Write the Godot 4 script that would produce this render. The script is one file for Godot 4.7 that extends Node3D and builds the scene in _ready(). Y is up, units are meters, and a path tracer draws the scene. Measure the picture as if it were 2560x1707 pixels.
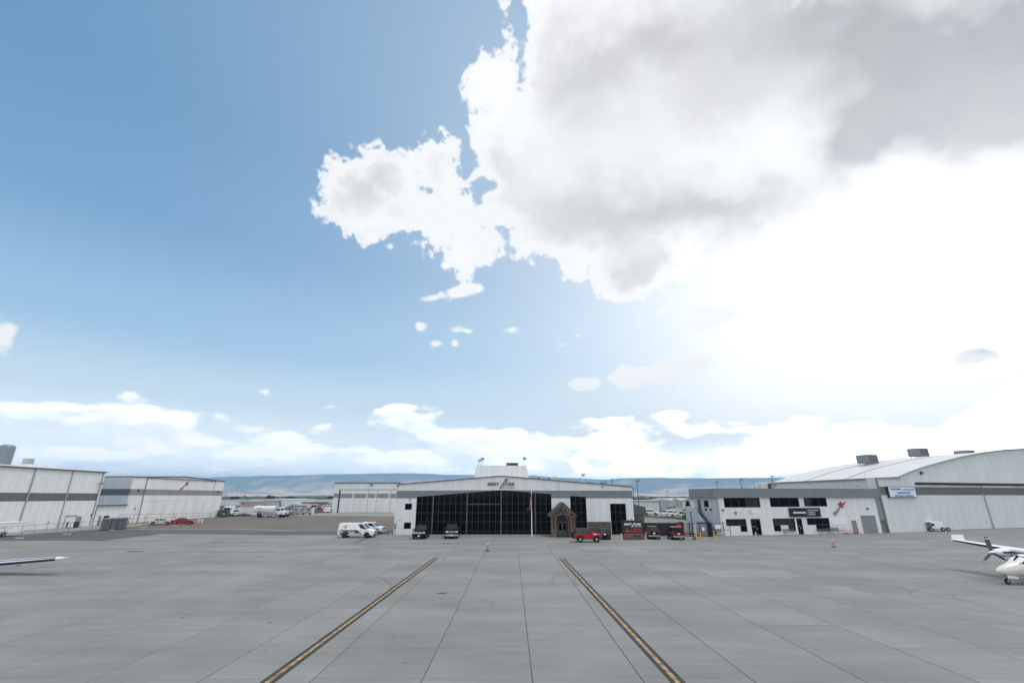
extends Node3D
# An airport apron with hangars, seen from about six metres up. x right, y up, z towards the viewer, metres.

var M := {}
var taken := {}
var rng := RandomNumberGenerator.new()
var bold: SystemFont
var plain_font: SystemFont
var wheel_cache := {}


func _ready() -> void:
	rng.seed = 20
	# ---- camera, sky, sun, exposure
	var cam := Camera3D.new()
	cam.name = "camera"
	cam.fov = 72.69
	cam.near = 0.2
	cam.far = 30000.0
	cam.position = Vector3(0, 6.0, 0)
	cam.rotation_degrees = Vector3(18.47, 0, 0)
	add_child(cam)
	cam.current = true
	var env := Environment.new()
	env.background_mode = Environment.BG_SKY
	var sky := Sky.new()
	var pano := PanoramaSkyMaterial.new()
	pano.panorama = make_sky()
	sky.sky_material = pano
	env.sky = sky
	env.background_energy_multiplier = 1.0
	env.tonemap_mode = Environment.TONE_MAPPER_LINEAR
	env.tonemap_exposure = 1.0
	env.sdfgi_enabled = true
	env.ssao_enabled = true
	env.ssil_enabled = true
	env.fog_enabled = true
	env.fog_density = 0.00019
	env.fog_light_color = Color(0.63, 0.83, 1.0)
	var we := WorldEnvironment.new()
	we.name = "world_environment"
	we.environment = env
	add_child(we)
	var sun := DirectionalLight3D.new()
	sun.name = "sun"
	sun.light_energy = 0.45
	sun.light_angular_distance = 16.0
	sun.light_color = Color(1.0, 0.97, 0.92)
	sun.shadow_enabled = true
	add_child(sun)
	sun.look_at_from_position(Vector3(0.36, 0.92, 0.06) * 100.0, Vector3.ZERO, Vector3(0, 0, -1))
	bold = SystemFont.new()
	bold.font_names = PackedStringArray(["Droid Sans"])
	bold.font_weight = 700
	plain_font = SystemFont.new()
	plain_font.font_names = PackedStringArray(["Droid Sans"])
	make_materials()
	# ---- setting, then buildings, then the things
	build_ground()
	build_hills()
	build_terminal()
	build_porch()
	build_office()
	build_arch_hangar()
	build_left_hangars()
	build_background()
	build_vehicles()
	build_aircraft()
	build_street_things()


# ------------------------------------------------------------------ sky
func lobe_list(src: Array) -> Array:
	var out := []
	for b in src:
		var a := deg_to_rad(b[0])
		var e := deg_to_rad(b[1])
		var c := Vector3(sin(a) * cos(e), sin(e), -cos(a) * cos(e))
		var east := Vector3(cos(a), 0, sin(a))
		var north := east.cross(c) * 1.0
		if north.y < 0.0:
			north = -north
		var r := deg_to_rad(b[4])
		var t1 := (east * cos(r) + north * sin(r)) * 57.3
		var t2 := (north * cos(r) - east * sin(r)) * 57.3
		out.append([c, t1 / b[2], t2 / b[3], minf(b[2], b[3]), b[5] if b.size() > 5 else 0.0])
	return out


func lobe_max(lobes: Array, d: Vector3) -> float:
	var best := -6.0
	for l in lobes:
		var k: float = d.dot(l[0])
		if k < 0.75:
			continue
		var u: float = d.dot(l[1]) / k
		var v: float = d.dot(l[2]) / k
		var s: float = (1.0 - sqrt(u * u + v * v)) * l[3]
		if s > best:
			best = s
	return best


var n_big := FastNoiseLite.new()
var n_fine := FastNoiseLite.new()
var n_bank := FastNoiseLite.new()
var n_lump := FastNoiseLite.new()


func sky_base(el: float) -> Vector3:
	const E := [0.0, 5.0, 10.0, 16.0, 27.0, 38.0, 58.0, 90.0]
	const C := [Vector3(1.6, 1.61, 1.58), Vector3(1.27, 1.34, 1.37), Vector3(0.70, 0.86, 0.97), Vector3(0.37, 0.59, 0.83), Vector3(0.18, 0.36, 0.615), Vector3(0.125, 0.292, 0.525), Vector3(0.11, 0.26, 0.48), Vector3(0.10, 0.24, 0.46)]
	for i in 7:
		if el < E[i + 1]:
			return C[i].lerp(C[i + 1], smoothstep(0.0, 1.0, maxf(0.0, (el - E[i]) / (E[i + 1] - E[i]))) * 0.5 + 0.5 * maxf(0.0, (el - E[i]) / (E[i + 1] - E[i])))
	return C[7]


func sky_color(d: Vector3, az: float, el: float, big: float, small: float, grey: float) -> Vector3:
	# the sun stands behind the cloud on the right; its glare whitens the air around and below it
	var gx := (az - 45.0) * cos(deg_to_rad(el))
	var gy := (el - 15.0) * (1.0 if el > 15.0 else 0.45)
	var ang := sqrt(gx * gx + gy * gy) if az > -120.0 else 180.0
	var g := 0.9 * exp(-pow(ang / 29.0, 2.0)) + 0.42 * exp(-pow(ang / 44.0, 2.0))
	var c := sky_base(el).lerp(Vector3(0.66, 0.90, 1.08), 0.52 * exp(-pow(ang / 52.0, 2.0))).lerp(Vector3(1.06, 1.08, 1.10), clampf(g, 0.0, 1.0))
	c += Vector3.ONE * 0.35 * exp(-pow(ang / 21.0, 2.0))
	var p := d * 60.0
	var f := n_fine.get_noise_3dv(p)
	var lump := 0.0
	if el < 16.0 or big > -4.0 or small > -3.0 or absf(az) > 60.0 or el > 54.0:
		lump = -n_lump.get_noise_3dv(p * (2.0 if el < 14.0 else 1.0)) - 0.45
	# the bank of cumulus low over the mesa, all round the horizon
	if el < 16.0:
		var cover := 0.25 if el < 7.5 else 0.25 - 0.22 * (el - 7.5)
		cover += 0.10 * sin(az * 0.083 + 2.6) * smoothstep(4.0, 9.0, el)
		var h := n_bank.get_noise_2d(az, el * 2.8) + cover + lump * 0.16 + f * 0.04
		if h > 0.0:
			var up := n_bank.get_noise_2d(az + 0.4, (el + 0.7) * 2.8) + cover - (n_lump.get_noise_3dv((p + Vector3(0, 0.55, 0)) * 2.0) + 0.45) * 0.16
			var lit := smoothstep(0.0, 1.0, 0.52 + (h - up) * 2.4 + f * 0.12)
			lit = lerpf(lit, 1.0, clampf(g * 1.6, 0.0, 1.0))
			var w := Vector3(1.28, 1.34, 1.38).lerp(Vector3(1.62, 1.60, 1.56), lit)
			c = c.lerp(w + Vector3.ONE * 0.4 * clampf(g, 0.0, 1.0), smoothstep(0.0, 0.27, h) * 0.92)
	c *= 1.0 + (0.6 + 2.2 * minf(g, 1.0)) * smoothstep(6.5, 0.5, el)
	var a := n_big.get_noise_3dv(p)
	# out of view broken cumulus goes on, brightened to throw more light on the facades
	var wide := minf(1.0, smoothstep(64.0, 84.0, absf(az)) + smoothstep(56.0, 66.0, el))
	if wide > 0.0 and el > 8.0:
		big = maxf(big, (n_big.get_noise_3dv(p * 0.35) * 9.0 + 1.4) * wide - 2.0 * (1.0 - wide))
		grey = maxf(grey, clampf(big * 0.14, 0.0, 0.6))
	var dens := big + a * 1.7 + lump * 2.2 + f * 0.9 + n_fine.get_noise_3dv(p * 2.7) * 0.75
	var alpha := smoothstep(-0.15, 0.5, dens) * (0.86 + 0.14 * smoothstep(0.3, 1.6, dens))
	if alpha > 0.0:
		var dark := clampf(grey * (1.0 + a * 0.35) + lump * 0.06 * grey, 0.0, 1.0) * smoothstep(0.2, 3.0, dens)
		var w := (Vector3.ONE * (1.07 + 0.62 * wide)).lerp(Vector3(0.49, 0.485, 0.50) * (1.0 + 0.5 * wide), dark)
		w -= Vector3(0.10, 0.09, 0.075) * clampf(0.25 - a * 0.9 - lump * 0.6, 0.0, 1.0) * smoothstep(0.3, 2.5, dens)
		w += Vector3.ONE * 0.5 * exp(-pow(ang / 19.0, 2.0))
		c = c.lerp(w, alpha)
	var puff := smoothstep(-0.10, 0.34, small + lump * 0.75 + f * 0.45 + a * 0.2)
	if puff > 0.0:
		c = c.lerp(Vector3(1.10, 1.09, 1.08).lerp(Vector3(0.66, 0.71, 0.80), clampf(grey * 0.75, 0.0, 1.0)), puff * 0.92)
	return c


func make_sky() -> Texture2D:
	for s in [[n_big, 0.085, 5, 7], [n_fine, 0.42, 5, 11], [n_bank, 0.075, 6, 23], [n_lump, 0.30, 3, 41]]:
		s[0].noise_type = FastNoiseLite.TYPE_SIMPLEX_SMOOTH
		s[0].seed = s[3]
		s[0].frequency = s[1]
		s[0].fractal_type = FastNoiseLite.FRACTAL_FBM
		s[0].fractal_octaves = s[2]
		s[0].fractal_gain = 0.52
	n_lump.noise_type = FastNoiseLite.TYPE_CELLULAR
	n_lump.cellular_return_type = FastNoiseLite.RETURN_DISTANCE
	n_lump.cellular_jitter = 1.0
	# where the clouds hang: azimuth, elevation, half widths, turn (degrees)
	var clouds := lobe_list([[-20.2, 33.2, 3.9, 3.6, 20], [-17.4, 36.4, 3.9, 3.2, 30], [-22.2, 35.0, 2.5, 2.2, 0], [-13.6, 34.6, 3.2, 2.6, 5], [-10.2, 30.5, 3.0, 1.5, 2], [-16.0, 33.0, 3.4, 2.4, 20], [-10.3, 38.5, 3.61, 3.89, 6], [-10.2, 33.2, 6.09, 3.42, 6], [-5.0, 30.3, 4.55, 2.83, 2], [-6.1, 28.3, 1.94, 1.92, 3], [-2.6, 47.8, 2.71, 2.78, 2], [3.6, 52.6, 0.89, 2.21, -3], [-4.7, 33.3, 4.65, 2.0, 3], [-17.2, 38.7, 2.84, 1.14, 11], [-1.2, 54.1, 0.61, 1.24, 1], [-0.8, 50.8, 0.73, 1.54, 1], [-3.9, 47.3, 1.5, 1.98, 3], [-0.8, 46.8, 1.89, 1.88, 0], [7.9, 51.7, 4.01, 4.11, -6], [4.2, 39.8, 8.48, 8.39, -3], [7.9, 32.4, 8.22, 5.03, -4], [8.3, 28.6, 2.6, 3.3, -4], [17.2, 27.4, 6.65, 4.64, -8], [16.6, 40.8, 15.03, 13.32, -11], [33.4, 36.9, 18.27, 13.24, -22], [48.8, 36.1, 16.51, 10.97, -34], [27.4, 30.1, 10.05, 5.11, -15], [26.0, 48.5, 16.91, 8.48, -20], [31.4, 26.6, 6.17, 2.75, -15]])
	var puffs := lobe_list([[-19.7, 39.9, 0.76, 0.38, 49], [-10.2, 23.5, 2.2, 0.47, 16], [-6.8, 24.4, 2.12, 0.79, 18], [-4.5, 24.9, 0.96, 0.48, 2], [-11.7, 19.8, 0.88, 0.74, 4], [-6.0, 19.7, 1.06, 0.32, 2], [-9.5, 18.0, 0.79, 0.27, 3], [-7.3, 18.0, 0.74, 0.48, 2], [0.2, 19.9, 1.02, 0.43, 0], [8.7, 18.9, 0.47, 0.21, -3], [6.3, 17.9, 0.43, 0.27, -2], [-9.2, 27.5, 0.47, 0.47, 4], [-16.6, 29.0, 0.3, 0.2, 8], [-49.2, 13.0, 0.59, 1.67, 15], [9.2, 13.1, 2.3, 1.05, -2], [14.3, 13.6, 2.12, 1.56, -3], [19.4, 14.0, 4.83, 1.31, 6], [24.0, 19.7, 3.43, 1.39, -9], [19.2, 20.9, 0.68, 0.51, -7], [18.7, 18.0, 0.44, 0.26, -6], [46.1, 11.6, 1.96, 0.68, -3], [-10.2, 14.4, 0.21, 0.16, 3], [20.6, 22.2, 0.38, 0.35, -8], [-10.5, 10.0, 1.03, 0.21, 2]])
	var holes := lobe_list([[1.5, 52.1, 0.67, 3.55, -5], [1.7, 48.6, 0.65, 1.05, -10], [-6.8, 41.6, 0.62, 2.1, 2], [-6.7, 39.3, 0.7, 1.8, -7], [-4.3, 37.0, 0.9, 0.8, -17], [-11.6, 42.3, 1.89, 0.63, -2]])
	var greys := lobe_list([[16.7, 33.3, 16.06, 5.08, -9, 0.60], [29.8, 30.7, 8.35, 2.51, -11, 0.4], [9.2, 47.2, 4.71, 5.35, 31, 0.4], [21.1, 50.0, 7.99, 4.35, 2, 0.5], [46.8, 42.7, 13.19, 4.89, -36, 0.9], [49.5, 34.3, 9.47, 4.36, -15, 0.95], [55.0, 32.9, 5.89, 6.94, -38, 1.0], [43.3, 33.2, 4.54, 2.83, 10, 0.75], [17.6, 26.1, 5.37, 1.93, 2, 0.4], [-21.0, 33.8, 4.2, 3.4, 40, 0.42], [-16.6, 36.4, 3.0, 2.4, 20, 0.3], [-4.3, 39.9, 3.99, 3.26, 3, 0.35], [29.9, 43.1, 8.99, 4.33, -21, 0.3], [26.6, 41.5, 12.46, 2.56, -9, 0.15], [46.1, 11.6, 2.17, 0.76, -3, 1.2]])
	const W := 4096
	const H := 2048
	# coarse pass over the whole sphere
	var lw := W / 4
	var lh := H / 4
	var px := PackedFloat32Array()
	px.resize(lw * lh * 3)
	for j in lh:
		var el := 90.0 - (j + 0.5) * 180.0 / lh
		for i in lw:
			var az := (i + 0.5) * 360.0 / lw
			if az > 180.0:
				az -= 360.0
			var c := Vector3(0.22, 0.225, 0.23)
			if el > -1.0:
				var d := Vector3(sin(deg_to_rad(az)) * cos(deg_to_rad(el)), sin(deg_to_rad(el)), -cos(deg_to_rad(az)) * cos(deg_to_rad(el)))
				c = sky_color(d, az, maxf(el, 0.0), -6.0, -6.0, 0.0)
			var o := (j * lw + i) * 3
			px[o] = c.x
			px[o + 1] = c.y
			px[o + 2] = c.z
	var whole := Image.create_from_data(lw, lh, false, Image.FORMAT_RGBF, px.to_byte_array())
	whole.resize(W, H, Image.INTERPOLATE_CUBIC)
	# the part of the sky with the large cloud, at full resolution
	var az0 := -80.0
	var el0 := 68.0
	var step := 360.0 / W
	var nx := int(160.0 / step)
	var ny := int(69.0 / step)
	var cx := nx / 4 + 2
	var cy := ny / 4 + 2
	var fld := PackedFloat32Array()
	fld.resize(cx * cy * 3)
	for j in cy:
		var el := deg_to_rad(el0 - (j * 4 + 2.0) * step)
		for i in cx:
			var az := deg_to_rad(az0 + (i * 4 + 2.0) * step)
			var d := Vector3(sin(az) * cos(el), sin(el), -cos(az) * cos(el))
			var big := lobe_max(clouds, d)
			if big > -6.0:
				big = minf(big, -1.5 * lobe_max(holes, d))
			var grey := 0.0
			for l in greys:
				var k: float = d.dot(l[0])
				if k > 0.8:
					var u: float = d.dot(l[1]) / k
					var v: float = d.dot(l[2]) / k
					grey += l[4] * exp(-(u * u + v * v) * 1.1)
			var o := (j * cx + i) * 3
			fld[o] = big
			fld[o + 1] = lobe_max(puffs, d)
			fld[o + 2] = minf(grey, 1.15)
	var field := Image.create_from_data(cx, cy, false, Image.FORMAT_RGBF, fld.to_byte_array())
	field.resize(cx * 4, cy * 4, Image.INTERPOLATE_CUBIC)
	var fd := field.get_data().to_float32_array()
	var win := PackedFloat32Array()
	win.resize(nx * ny * 3)
	for j in ny:
		var eld := el0 - (j + 0.5) * step
		var el := deg_to_rad(eld)
		for i in nx:
			var azd := az0 + (i + 0.5) * step
			var az := deg_to_rad(azd)
			var d := Vector3(sin(az) * cos(el), sin(el), -cos(az) * cos(el))
			var p := d * 60.0
			var wi := clampi(i + int(n_big.get_noise_3dv(p * 0.8 + Vector3(300, 0, 0)) * 62.0 + n_big.get_noise_3dv(p * 2.6 + Vector3(0, 500, 0)) * 20.0), 0, nx - 1)
			var wj := clampi(j + int(n_big.get_noise_3dv(p * 0.8 + Vector3(0, 0, 700)) * 50.0 + n_big.get_noise_3dv(p * 2.6 + Vector3(900, 0, 0)) * 20.0), 0, ny - 1)
			var q := (wj * cx * 4 + wi) * 3
			var qs := (j * cx * 4 + i) * 3
			var qm := (clampi(j + (wj - j) / 4, 0, ny - 1) * cx * 4 + clampi(i + (wi - i) / 4, 0, nx - 1)) * 3
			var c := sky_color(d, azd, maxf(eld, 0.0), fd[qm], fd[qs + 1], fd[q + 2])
			var o := (j * nx + i) * 3
			win[o] = c.x
			win[o + 1] = c.y
			win[o + 2] = c.z
	var part_im := Image.create_from_data(nx, ny, false, Image.FORMAT_RGBF, win.to_byte_array())
	# laid out with straight ahead in the middle, then cut there: the panorama begins at -z
	var full := Image.create(W, H, false, Image.FORMAT_RGBF)
	full.blit_rect(whole, Rect2i(W / 2, 0, W / 2, H), Vector2i(0, 0))
	full.blit_rect(whole, Rect2i(0, 0, W / 2, H), Vector2i(W / 2, 0))
	full.blit_rect(part_im, Rect2i(0, 0, nx, ny), Vector2i(int((az0 + 180.0) / step), int((90.0 - el0) / step)))
	var laid := Image.create(W, H, false, Image.FORMAT_RGBF)
	laid.blit_rect(full, Rect2i(W / 2, 0, W / 2, H), Vector2i(0, 0))
	laid.blit_rect(full, Rect2i(0, 0, W / 2, H), Vector2i(W / 2, 0))
	return ImageTexture.create_from_image(laid)


# ------------------------------------------------------------------ helpers
class MB:
	# collects triangles with normals and one UV per corner
	var v := PackedVector3Array()
	var n := PackedVector3Array()
	var t := PackedVector2Array()
	var c := PackedColorArray()
	var tint := Color.WHITE

	func put(p: Vector3, nn: Vector3, uv := Vector2.ZERO) -> void:
		v.append(p)
		n.append(nn)
		t.append(uv)
		c.append(tint)

	func tri(a: Vector3, b: Vector3, d: Vector3) -> void:
		var nn := (b - a).cross(d - a).normalized()
		put(a, nn)
		put(d, nn)
		put(b, nn)

	func quad(a: Vector3, b: Vector3, d: Vector3, e: Vector3) -> void:
		# counter-clockwise seen from outside: bottom left, bottom right, top right, top left
		var nn := (d - a).cross(e - b).normalized()
		put(a, nn, Vector2(0, 1))
		put(d, nn, Vector2(1, 0))
		put(b, nn, Vector2(1, 1))
		put(a, nn, Vector2(0, 1))
		put(e, nn, Vector2(0, 0))
		put(d, nn, Vector2(1, 0))

	func hexa(q: Array) -> void:
		# eight corners: bottom four counter-clockwise from above (front left, front right, back right, back left), then the top four
		quad(q[0], q[1], q[5], q[4])
		quad(q[1], q[2], q[6], q[5])
		quad(q[2], q[3], q[7], q[6])
		quad(q[3], q[0], q[4], q[7])
		quad(q[4], q[5], q[6], q[7])
		quad(q[3], q[2], q[1], q[0])

	func box(at: Vector3, s: Vector3, b := Basis()) -> void:
		var h := s / 2.0
		var q := []
		for y in [-h.y, h.y]:
			for p in [Vector3(-h.x, y, h.z), Vector3(h.x, y, h.z), Vector3(h.x, y, -h.z), Vector3(-h.x, y, -h.z)]:
				q.append(at + b * p)
		hexa(q)

	func span(x0: float, y0: float, z0: float, x1: float, y1: float, z1: float) -> void:
		box(Vector3((x0 + x1) / 2, (y0 + y1) / 2, (z0 + z1) / 2), Vector3(absf(x1 - x0), absf(y1 - y0), absf(z1 - z0)))

	func bar(a: Vector3, b: Vector3, w: float, h := 0.0, up := Vector3.UP) -> void:
		var d := b - a
		var y := d.normalized()
		var x := y.cross(up)
		if x.length() < 0.01:
			x = y.cross(Vector3.RIGHT)
		x = x.normalized()
		box((a + b) / 2, Vector3(w, d.length(), h if h > 0 else w), Basis(x, y, x.cross(y)))

	func tube(a: Vector3, b: Vector3, r0: float, r1 := -1.0, seg := 10, caps := true) -> void:
		if r1 < 0.0:
			r1 = r0
		var y := (b - a).normalized()
		var x := y.cross(Vector3.RIGHT if absf(y.x) < 0.9 else Vector3.UP).normalized()
		var z := x.cross(y)
		var slope := (r0 - r1) / maxf(0.0001, (b - a).length())
		for i in seg:
			var p0 := x * cos(TAU * i / seg) + z * sin(TAU * i / seg)
			var p1 := x * cos(TAU * (i + 1) / seg) + z * sin(TAU * (i + 1) / seg)
			var n0 := (p0 + y * slope).normalized()
			var n1 := (p1 + y * slope).normalized()
			put(a + p0 * r0, n0)
			put(b + p1 * r1, n1)
			put(b + p0 * r1, n0)
			put(a + p0 * r0, n0)
			put(a + p1 * r0, n1)
			put(b + p1 * r1, n1)
			if caps:
				var down := -y
				put(a, down)
				put(a + p1 * r0, down)
				put(a + p0 * r0, down)
				put(b, y)
				put(b + p0 * r1, y)
				put(b + p1 * r1, y)

	func grid(rings: Array, closed := true) -> void:
		# rings of equal length, each a PackedVector3Array; smooth normals
		var k: int = rings[0].size()
		var m := rings.size()
		var nn := []
		for i in m:
			var row := PackedVector3Array()
			for j in k:
				var a: Vector3 = rings[mini(i + 1, m - 1)][j] - rings[maxi(i - 1, 0)][j]
				var jl := (j + k - 1) % k if closed else maxi(j - 1, 0)
				var jr := (j + 1) % k if closed else mini(j + 1, k - 1)
				var b: Vector3 = rings[i][jr] - rings[i][jl]
				if b.length() < 0.0001 and m > 1:
					b = rings[1 if i == 0 else m - 2][jr] - rings[1 if i == 0 else m - 2][jl]
				row.append(a.cross(b).normalized())
			nn.append(row)
		for i in m - 1:
			for j in (k if closed else k - 1):
				var j2 := (j + 1) % k
				var q := [[i, j], [i + 1, j], [i + 1, j2], [i, j], [i + 1, j2], [i, j2]]
				for e in [q[0], q[2], q[1], q[3], q[5], q[4]]:
					put(rings[e[0]][e[1]], nn[e[0]][e[1]])

	func flip() -> void:
		for i in range(0, v.size(), 3):
			var a := v[i + 1]
			v[i + 1] = v[i + 2]
			v[i + 2] = a
			var b := n[i + 1]
			n[i + 1] = -n[i + 2]
			n[i + 2] = -b
			n[i] = -n[i]
			var u := t[i + 1]
			t[i + 1] = t[i + 2]
			t[i + 2] = u

	func poly(pts: PackedVector2Array, f: Callable) -> void:
		# a flat polygon; f turns a 2D point into space
		var idx := Geometry2D.triangulate_polygon(pts)
		for i in range(0, idx.size(), 3):
			tri(f.call(pts[idx[i]]), f.call(pts[idx[i + 1]]), f.call(pts[idx[i + 2]]))

	func prism(pts: PackedVector2Array, z0: float, z1: float, xf := Transform3D()) -> void:
		# pts in x-y, from depth z0 (back) to z1 (front)
		if Geometry2D.is_polygon_clockwise(pts):
			pts = pts.duplicate()
			pts.reverse()
		var idx := Geometry2D.triangulate_polygon(pts)
		for i in range(0, idx.size(), 3):
			var p := [pts[idx[i]], pts[idx[i + 1]], pts[idx[i + 2]]]
			if (p[1] - p[0]).cross(p[2] - p[0]) < 0.0:
				p = [p[0], p[2], p[1]]
			tri(xf * Vector3(p[0].x, p[0].y, z1), xf * Vector3(p[1].x, p[1].y, z1), xf * Vector3(p[2].x, p[2].y, z1))
			tri(xf * Vector3(p[0].x, p[0].y, z0), xf * Vector3(p[2].x, p[2].y, z0), xf * Vector3(p[1].x, p[1].y, z0))
		for i in pts.size():
			var a := pts[i]
			var b := pts[(i + 1) % pts.size()]
			quad(xf * Vector3(a.x, a.y, z1), xf * Vector3(a.x, a.y, z0), xf * Vector3(b.x, b.y, z0), xf * Vector3(b.x, b.y, z1))

	func shift(by: Transform3D) -> void:
		for i in v.size():
			v[i] = by * v[i]
			n[i] = (by.basis * n[i]).normalized()

	func done() -> ArrayMesh:
		var a := []
		a.resize(Mesh.ARRAY_MAX)
		a[Mesh.ARRAY_VERTEX] = v
		a[Mesh.ARRAY_NORMAL] = n
		a[Mesh.ARRAY_TEX_UV] = t
		if c.size() and c.count(Color.WHITE) < c.size():
			a[Mesh.ARRAY_COLOR] = c
		var m := ArrayMesh.new()
		if v.size():
			m.add_surface_from_arrays(Mesh.PRIMITIVE_TRIANGLES, a)
		return m


func numbered(called: String) -> String:
	taken[called] = taken.get(called, -1) + 1
	return called if taken[called] == 0 else "%s_%03d" % [called, taken[called]]


func thing(called: String, label: String, category: String, at := Vector3.ZERO, turn := 0.0, group := "") -> Node3D:
	var o := Node3D.new()
	o.name = numbered(called)
	add_child(o)
	o.position = at
	o.rotation.y = turn
	o.set_meta("label", label)
	o.set_meta("category", category)
	if group:
		o.set_meta("group", group)
	return o


func part(parent: Node3D, called: String, shape, mat: Material, stuff := false) -> MeshInstance3D:
	var o := MeshInstance3D.new()
	o.name = called
	o.mesh = shape.done() if shape is MB else shape
	o.material_override = mat
	parent.add_child(o, true)
	if stuff:
		o.set_meta("kind", "stuff")
	return o


func lone(called: String, label: String, category: String, shape, mat: Material, at := Vector3.ZERO, turn := 0.0, group := "") -> MeshInstance3D:
	var o := MeshInstance3D.new()
	o.name = numbered(called)
	o.mesh = shape.done() if shape is MB else shape
	o.material_override = mat
	add_child(o)
	o.position = at
	o.rotation.y = turn
	o.set_meta("label", label)
	o.set_meta("category", category)
	if group:
		o.set_meta("group", group)
	return o


func setting(called: String, shape, mat: Material, kind := "structure") -> MeshInstance3D:
	var o := MeshInstance3D.new()
	o.name = numbered(called)
	o.mesh = shape.done() if shape is MB else shape
	o.material_override = mat
	add_child(o)
	o.set_meta("kind", kind)
	return o


func again(o: Node3D, at: Vector3, turn: float, label: String) -> Node3D:
	# a copy of a thing, its parts and their sub-parts, under the next number and with a label of its own
	var c: Node3D = o.duplicate()
	c.name = numbered(String(o.name).rstrip("0123456789").rstrip("_"))
	add_child(c)
	c.position = at
	c.rotation.y = turn
	c.set_meta("label", label)
	return c


func words(parent: Node3D, text: String, at: Vector3, height: float, width: float, mat: Material, depth := 0.02, slant := 0.0, font: Font = null, called := "lettering") -> MeshInstance3D:
	# lettering of that cap height and width, centred on "at", facing +z
	var tm := TextMesh.new()
	tm.text = text
	tm.font = font if font else bold
	tm.font_size = 64
	tm.pixel_size = 0.01
	tm.depth = 0.05
	tm.curve_step = 2.0
	var bb := tm.get_aabb()
	var o := MeshInstance3D.new()
	o.name = called
	o.mesh = tm
	if font == null:
		# heavy face: three copies a hair apart
		var st := SurfaceTool.new()
		for k in 3:
			st.append_from(tm, 0, Transform3D(Basis(), Vector3([0.0, 0.022, -0.022][k], [0.0, 0.012, -0.012][k], -0.002 * k)))
		o.mesh = st.commit()
	o.material_override = mat
	parent.add_child(o, true)
	var sx := width / maxf(0.01, bb.size.x)
	var sy := height / maxf(0.01, bb.size.y)
	var b := Basis(Vector3(sx, 0, 0), Vector3(slant * sy, sy, 0), Vector3(0, 0, depth / 0.05))
	o.transform = Transform3D(b, at - b * (bb.position + Vector3(bb.size.x, bb.size.y, 0) / 2.0 + Vector3(0, 0, bb.size.z * 0.5)) + Vector3(0, 0, depth * 0.5))
	return o


func lin(r: float, g: float, b: float) -> Color:
	return Color(r, g, b).linear_to_srgb()


func mat(called: String, col: Color, rough := 0.7, metal := 0.0, spec := 0.5) -> StandardMaterial3D:
	var m := StandardMaterial3D.new()
	m.resource_name = called
	m.albedo_color = col
	m.roughness = rough
	m.metallic = metal
	m.metallic_specular = spec
	M[called] = m
	return m


func noise_tex(seed_: int, freq: float, octaves: int, lo: float, hi: float, warm := 0.0, size := 512) -> NoiseTexture2D:
	var t := NoiseTexture2D.new()
	t.width = size
	t.height = size
	t.seamless = true
	var f := FastNoiseLite.new()
	f.seed = seed_
	f.noise_type = FastNoiseLite.TYPE_SIMPLEX_SMOOTH
	f.frequency = freq
	f.fractal_octaves = octaves
	t.noise = f
	var g := Gradient.new()
	g.set_color(0, Color(lo, lo * (1.0 - warm), lo * (1.0 - 2.0 * warm)))
	g.set_color(1, Color(hi, hi, hi))
	g.set_offset(0, 0.15)
	g.set_offset(1, 0.85)
	t.color_ramp = g
	return t


func worn(m: StandardMaterial3D, tex: Texture2D, scale: Vector3, tex2: Texture2D = null, scale2 := Vector3.ONE) -> StandardMaterial3D:
	m.albedo_texture = tex
	m.uv1_triplanar = true
	m.uv1_world_triplanar = true
	m.uv1_scale = scale
	if tex2:
		m.detail_enabled = true
		m.detail_albedo = tex2
		m.detail_blend_mode = BaseMaterial3D.BLEND_MODE_MUL
		m.detail_uv_layer = BaseMaterial3D.DETAIL_UV_2
		m.uv2_triplanar = true
		m.uv2_world_triplanar = true
		m.uv2_scale = scale2
	return m


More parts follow.
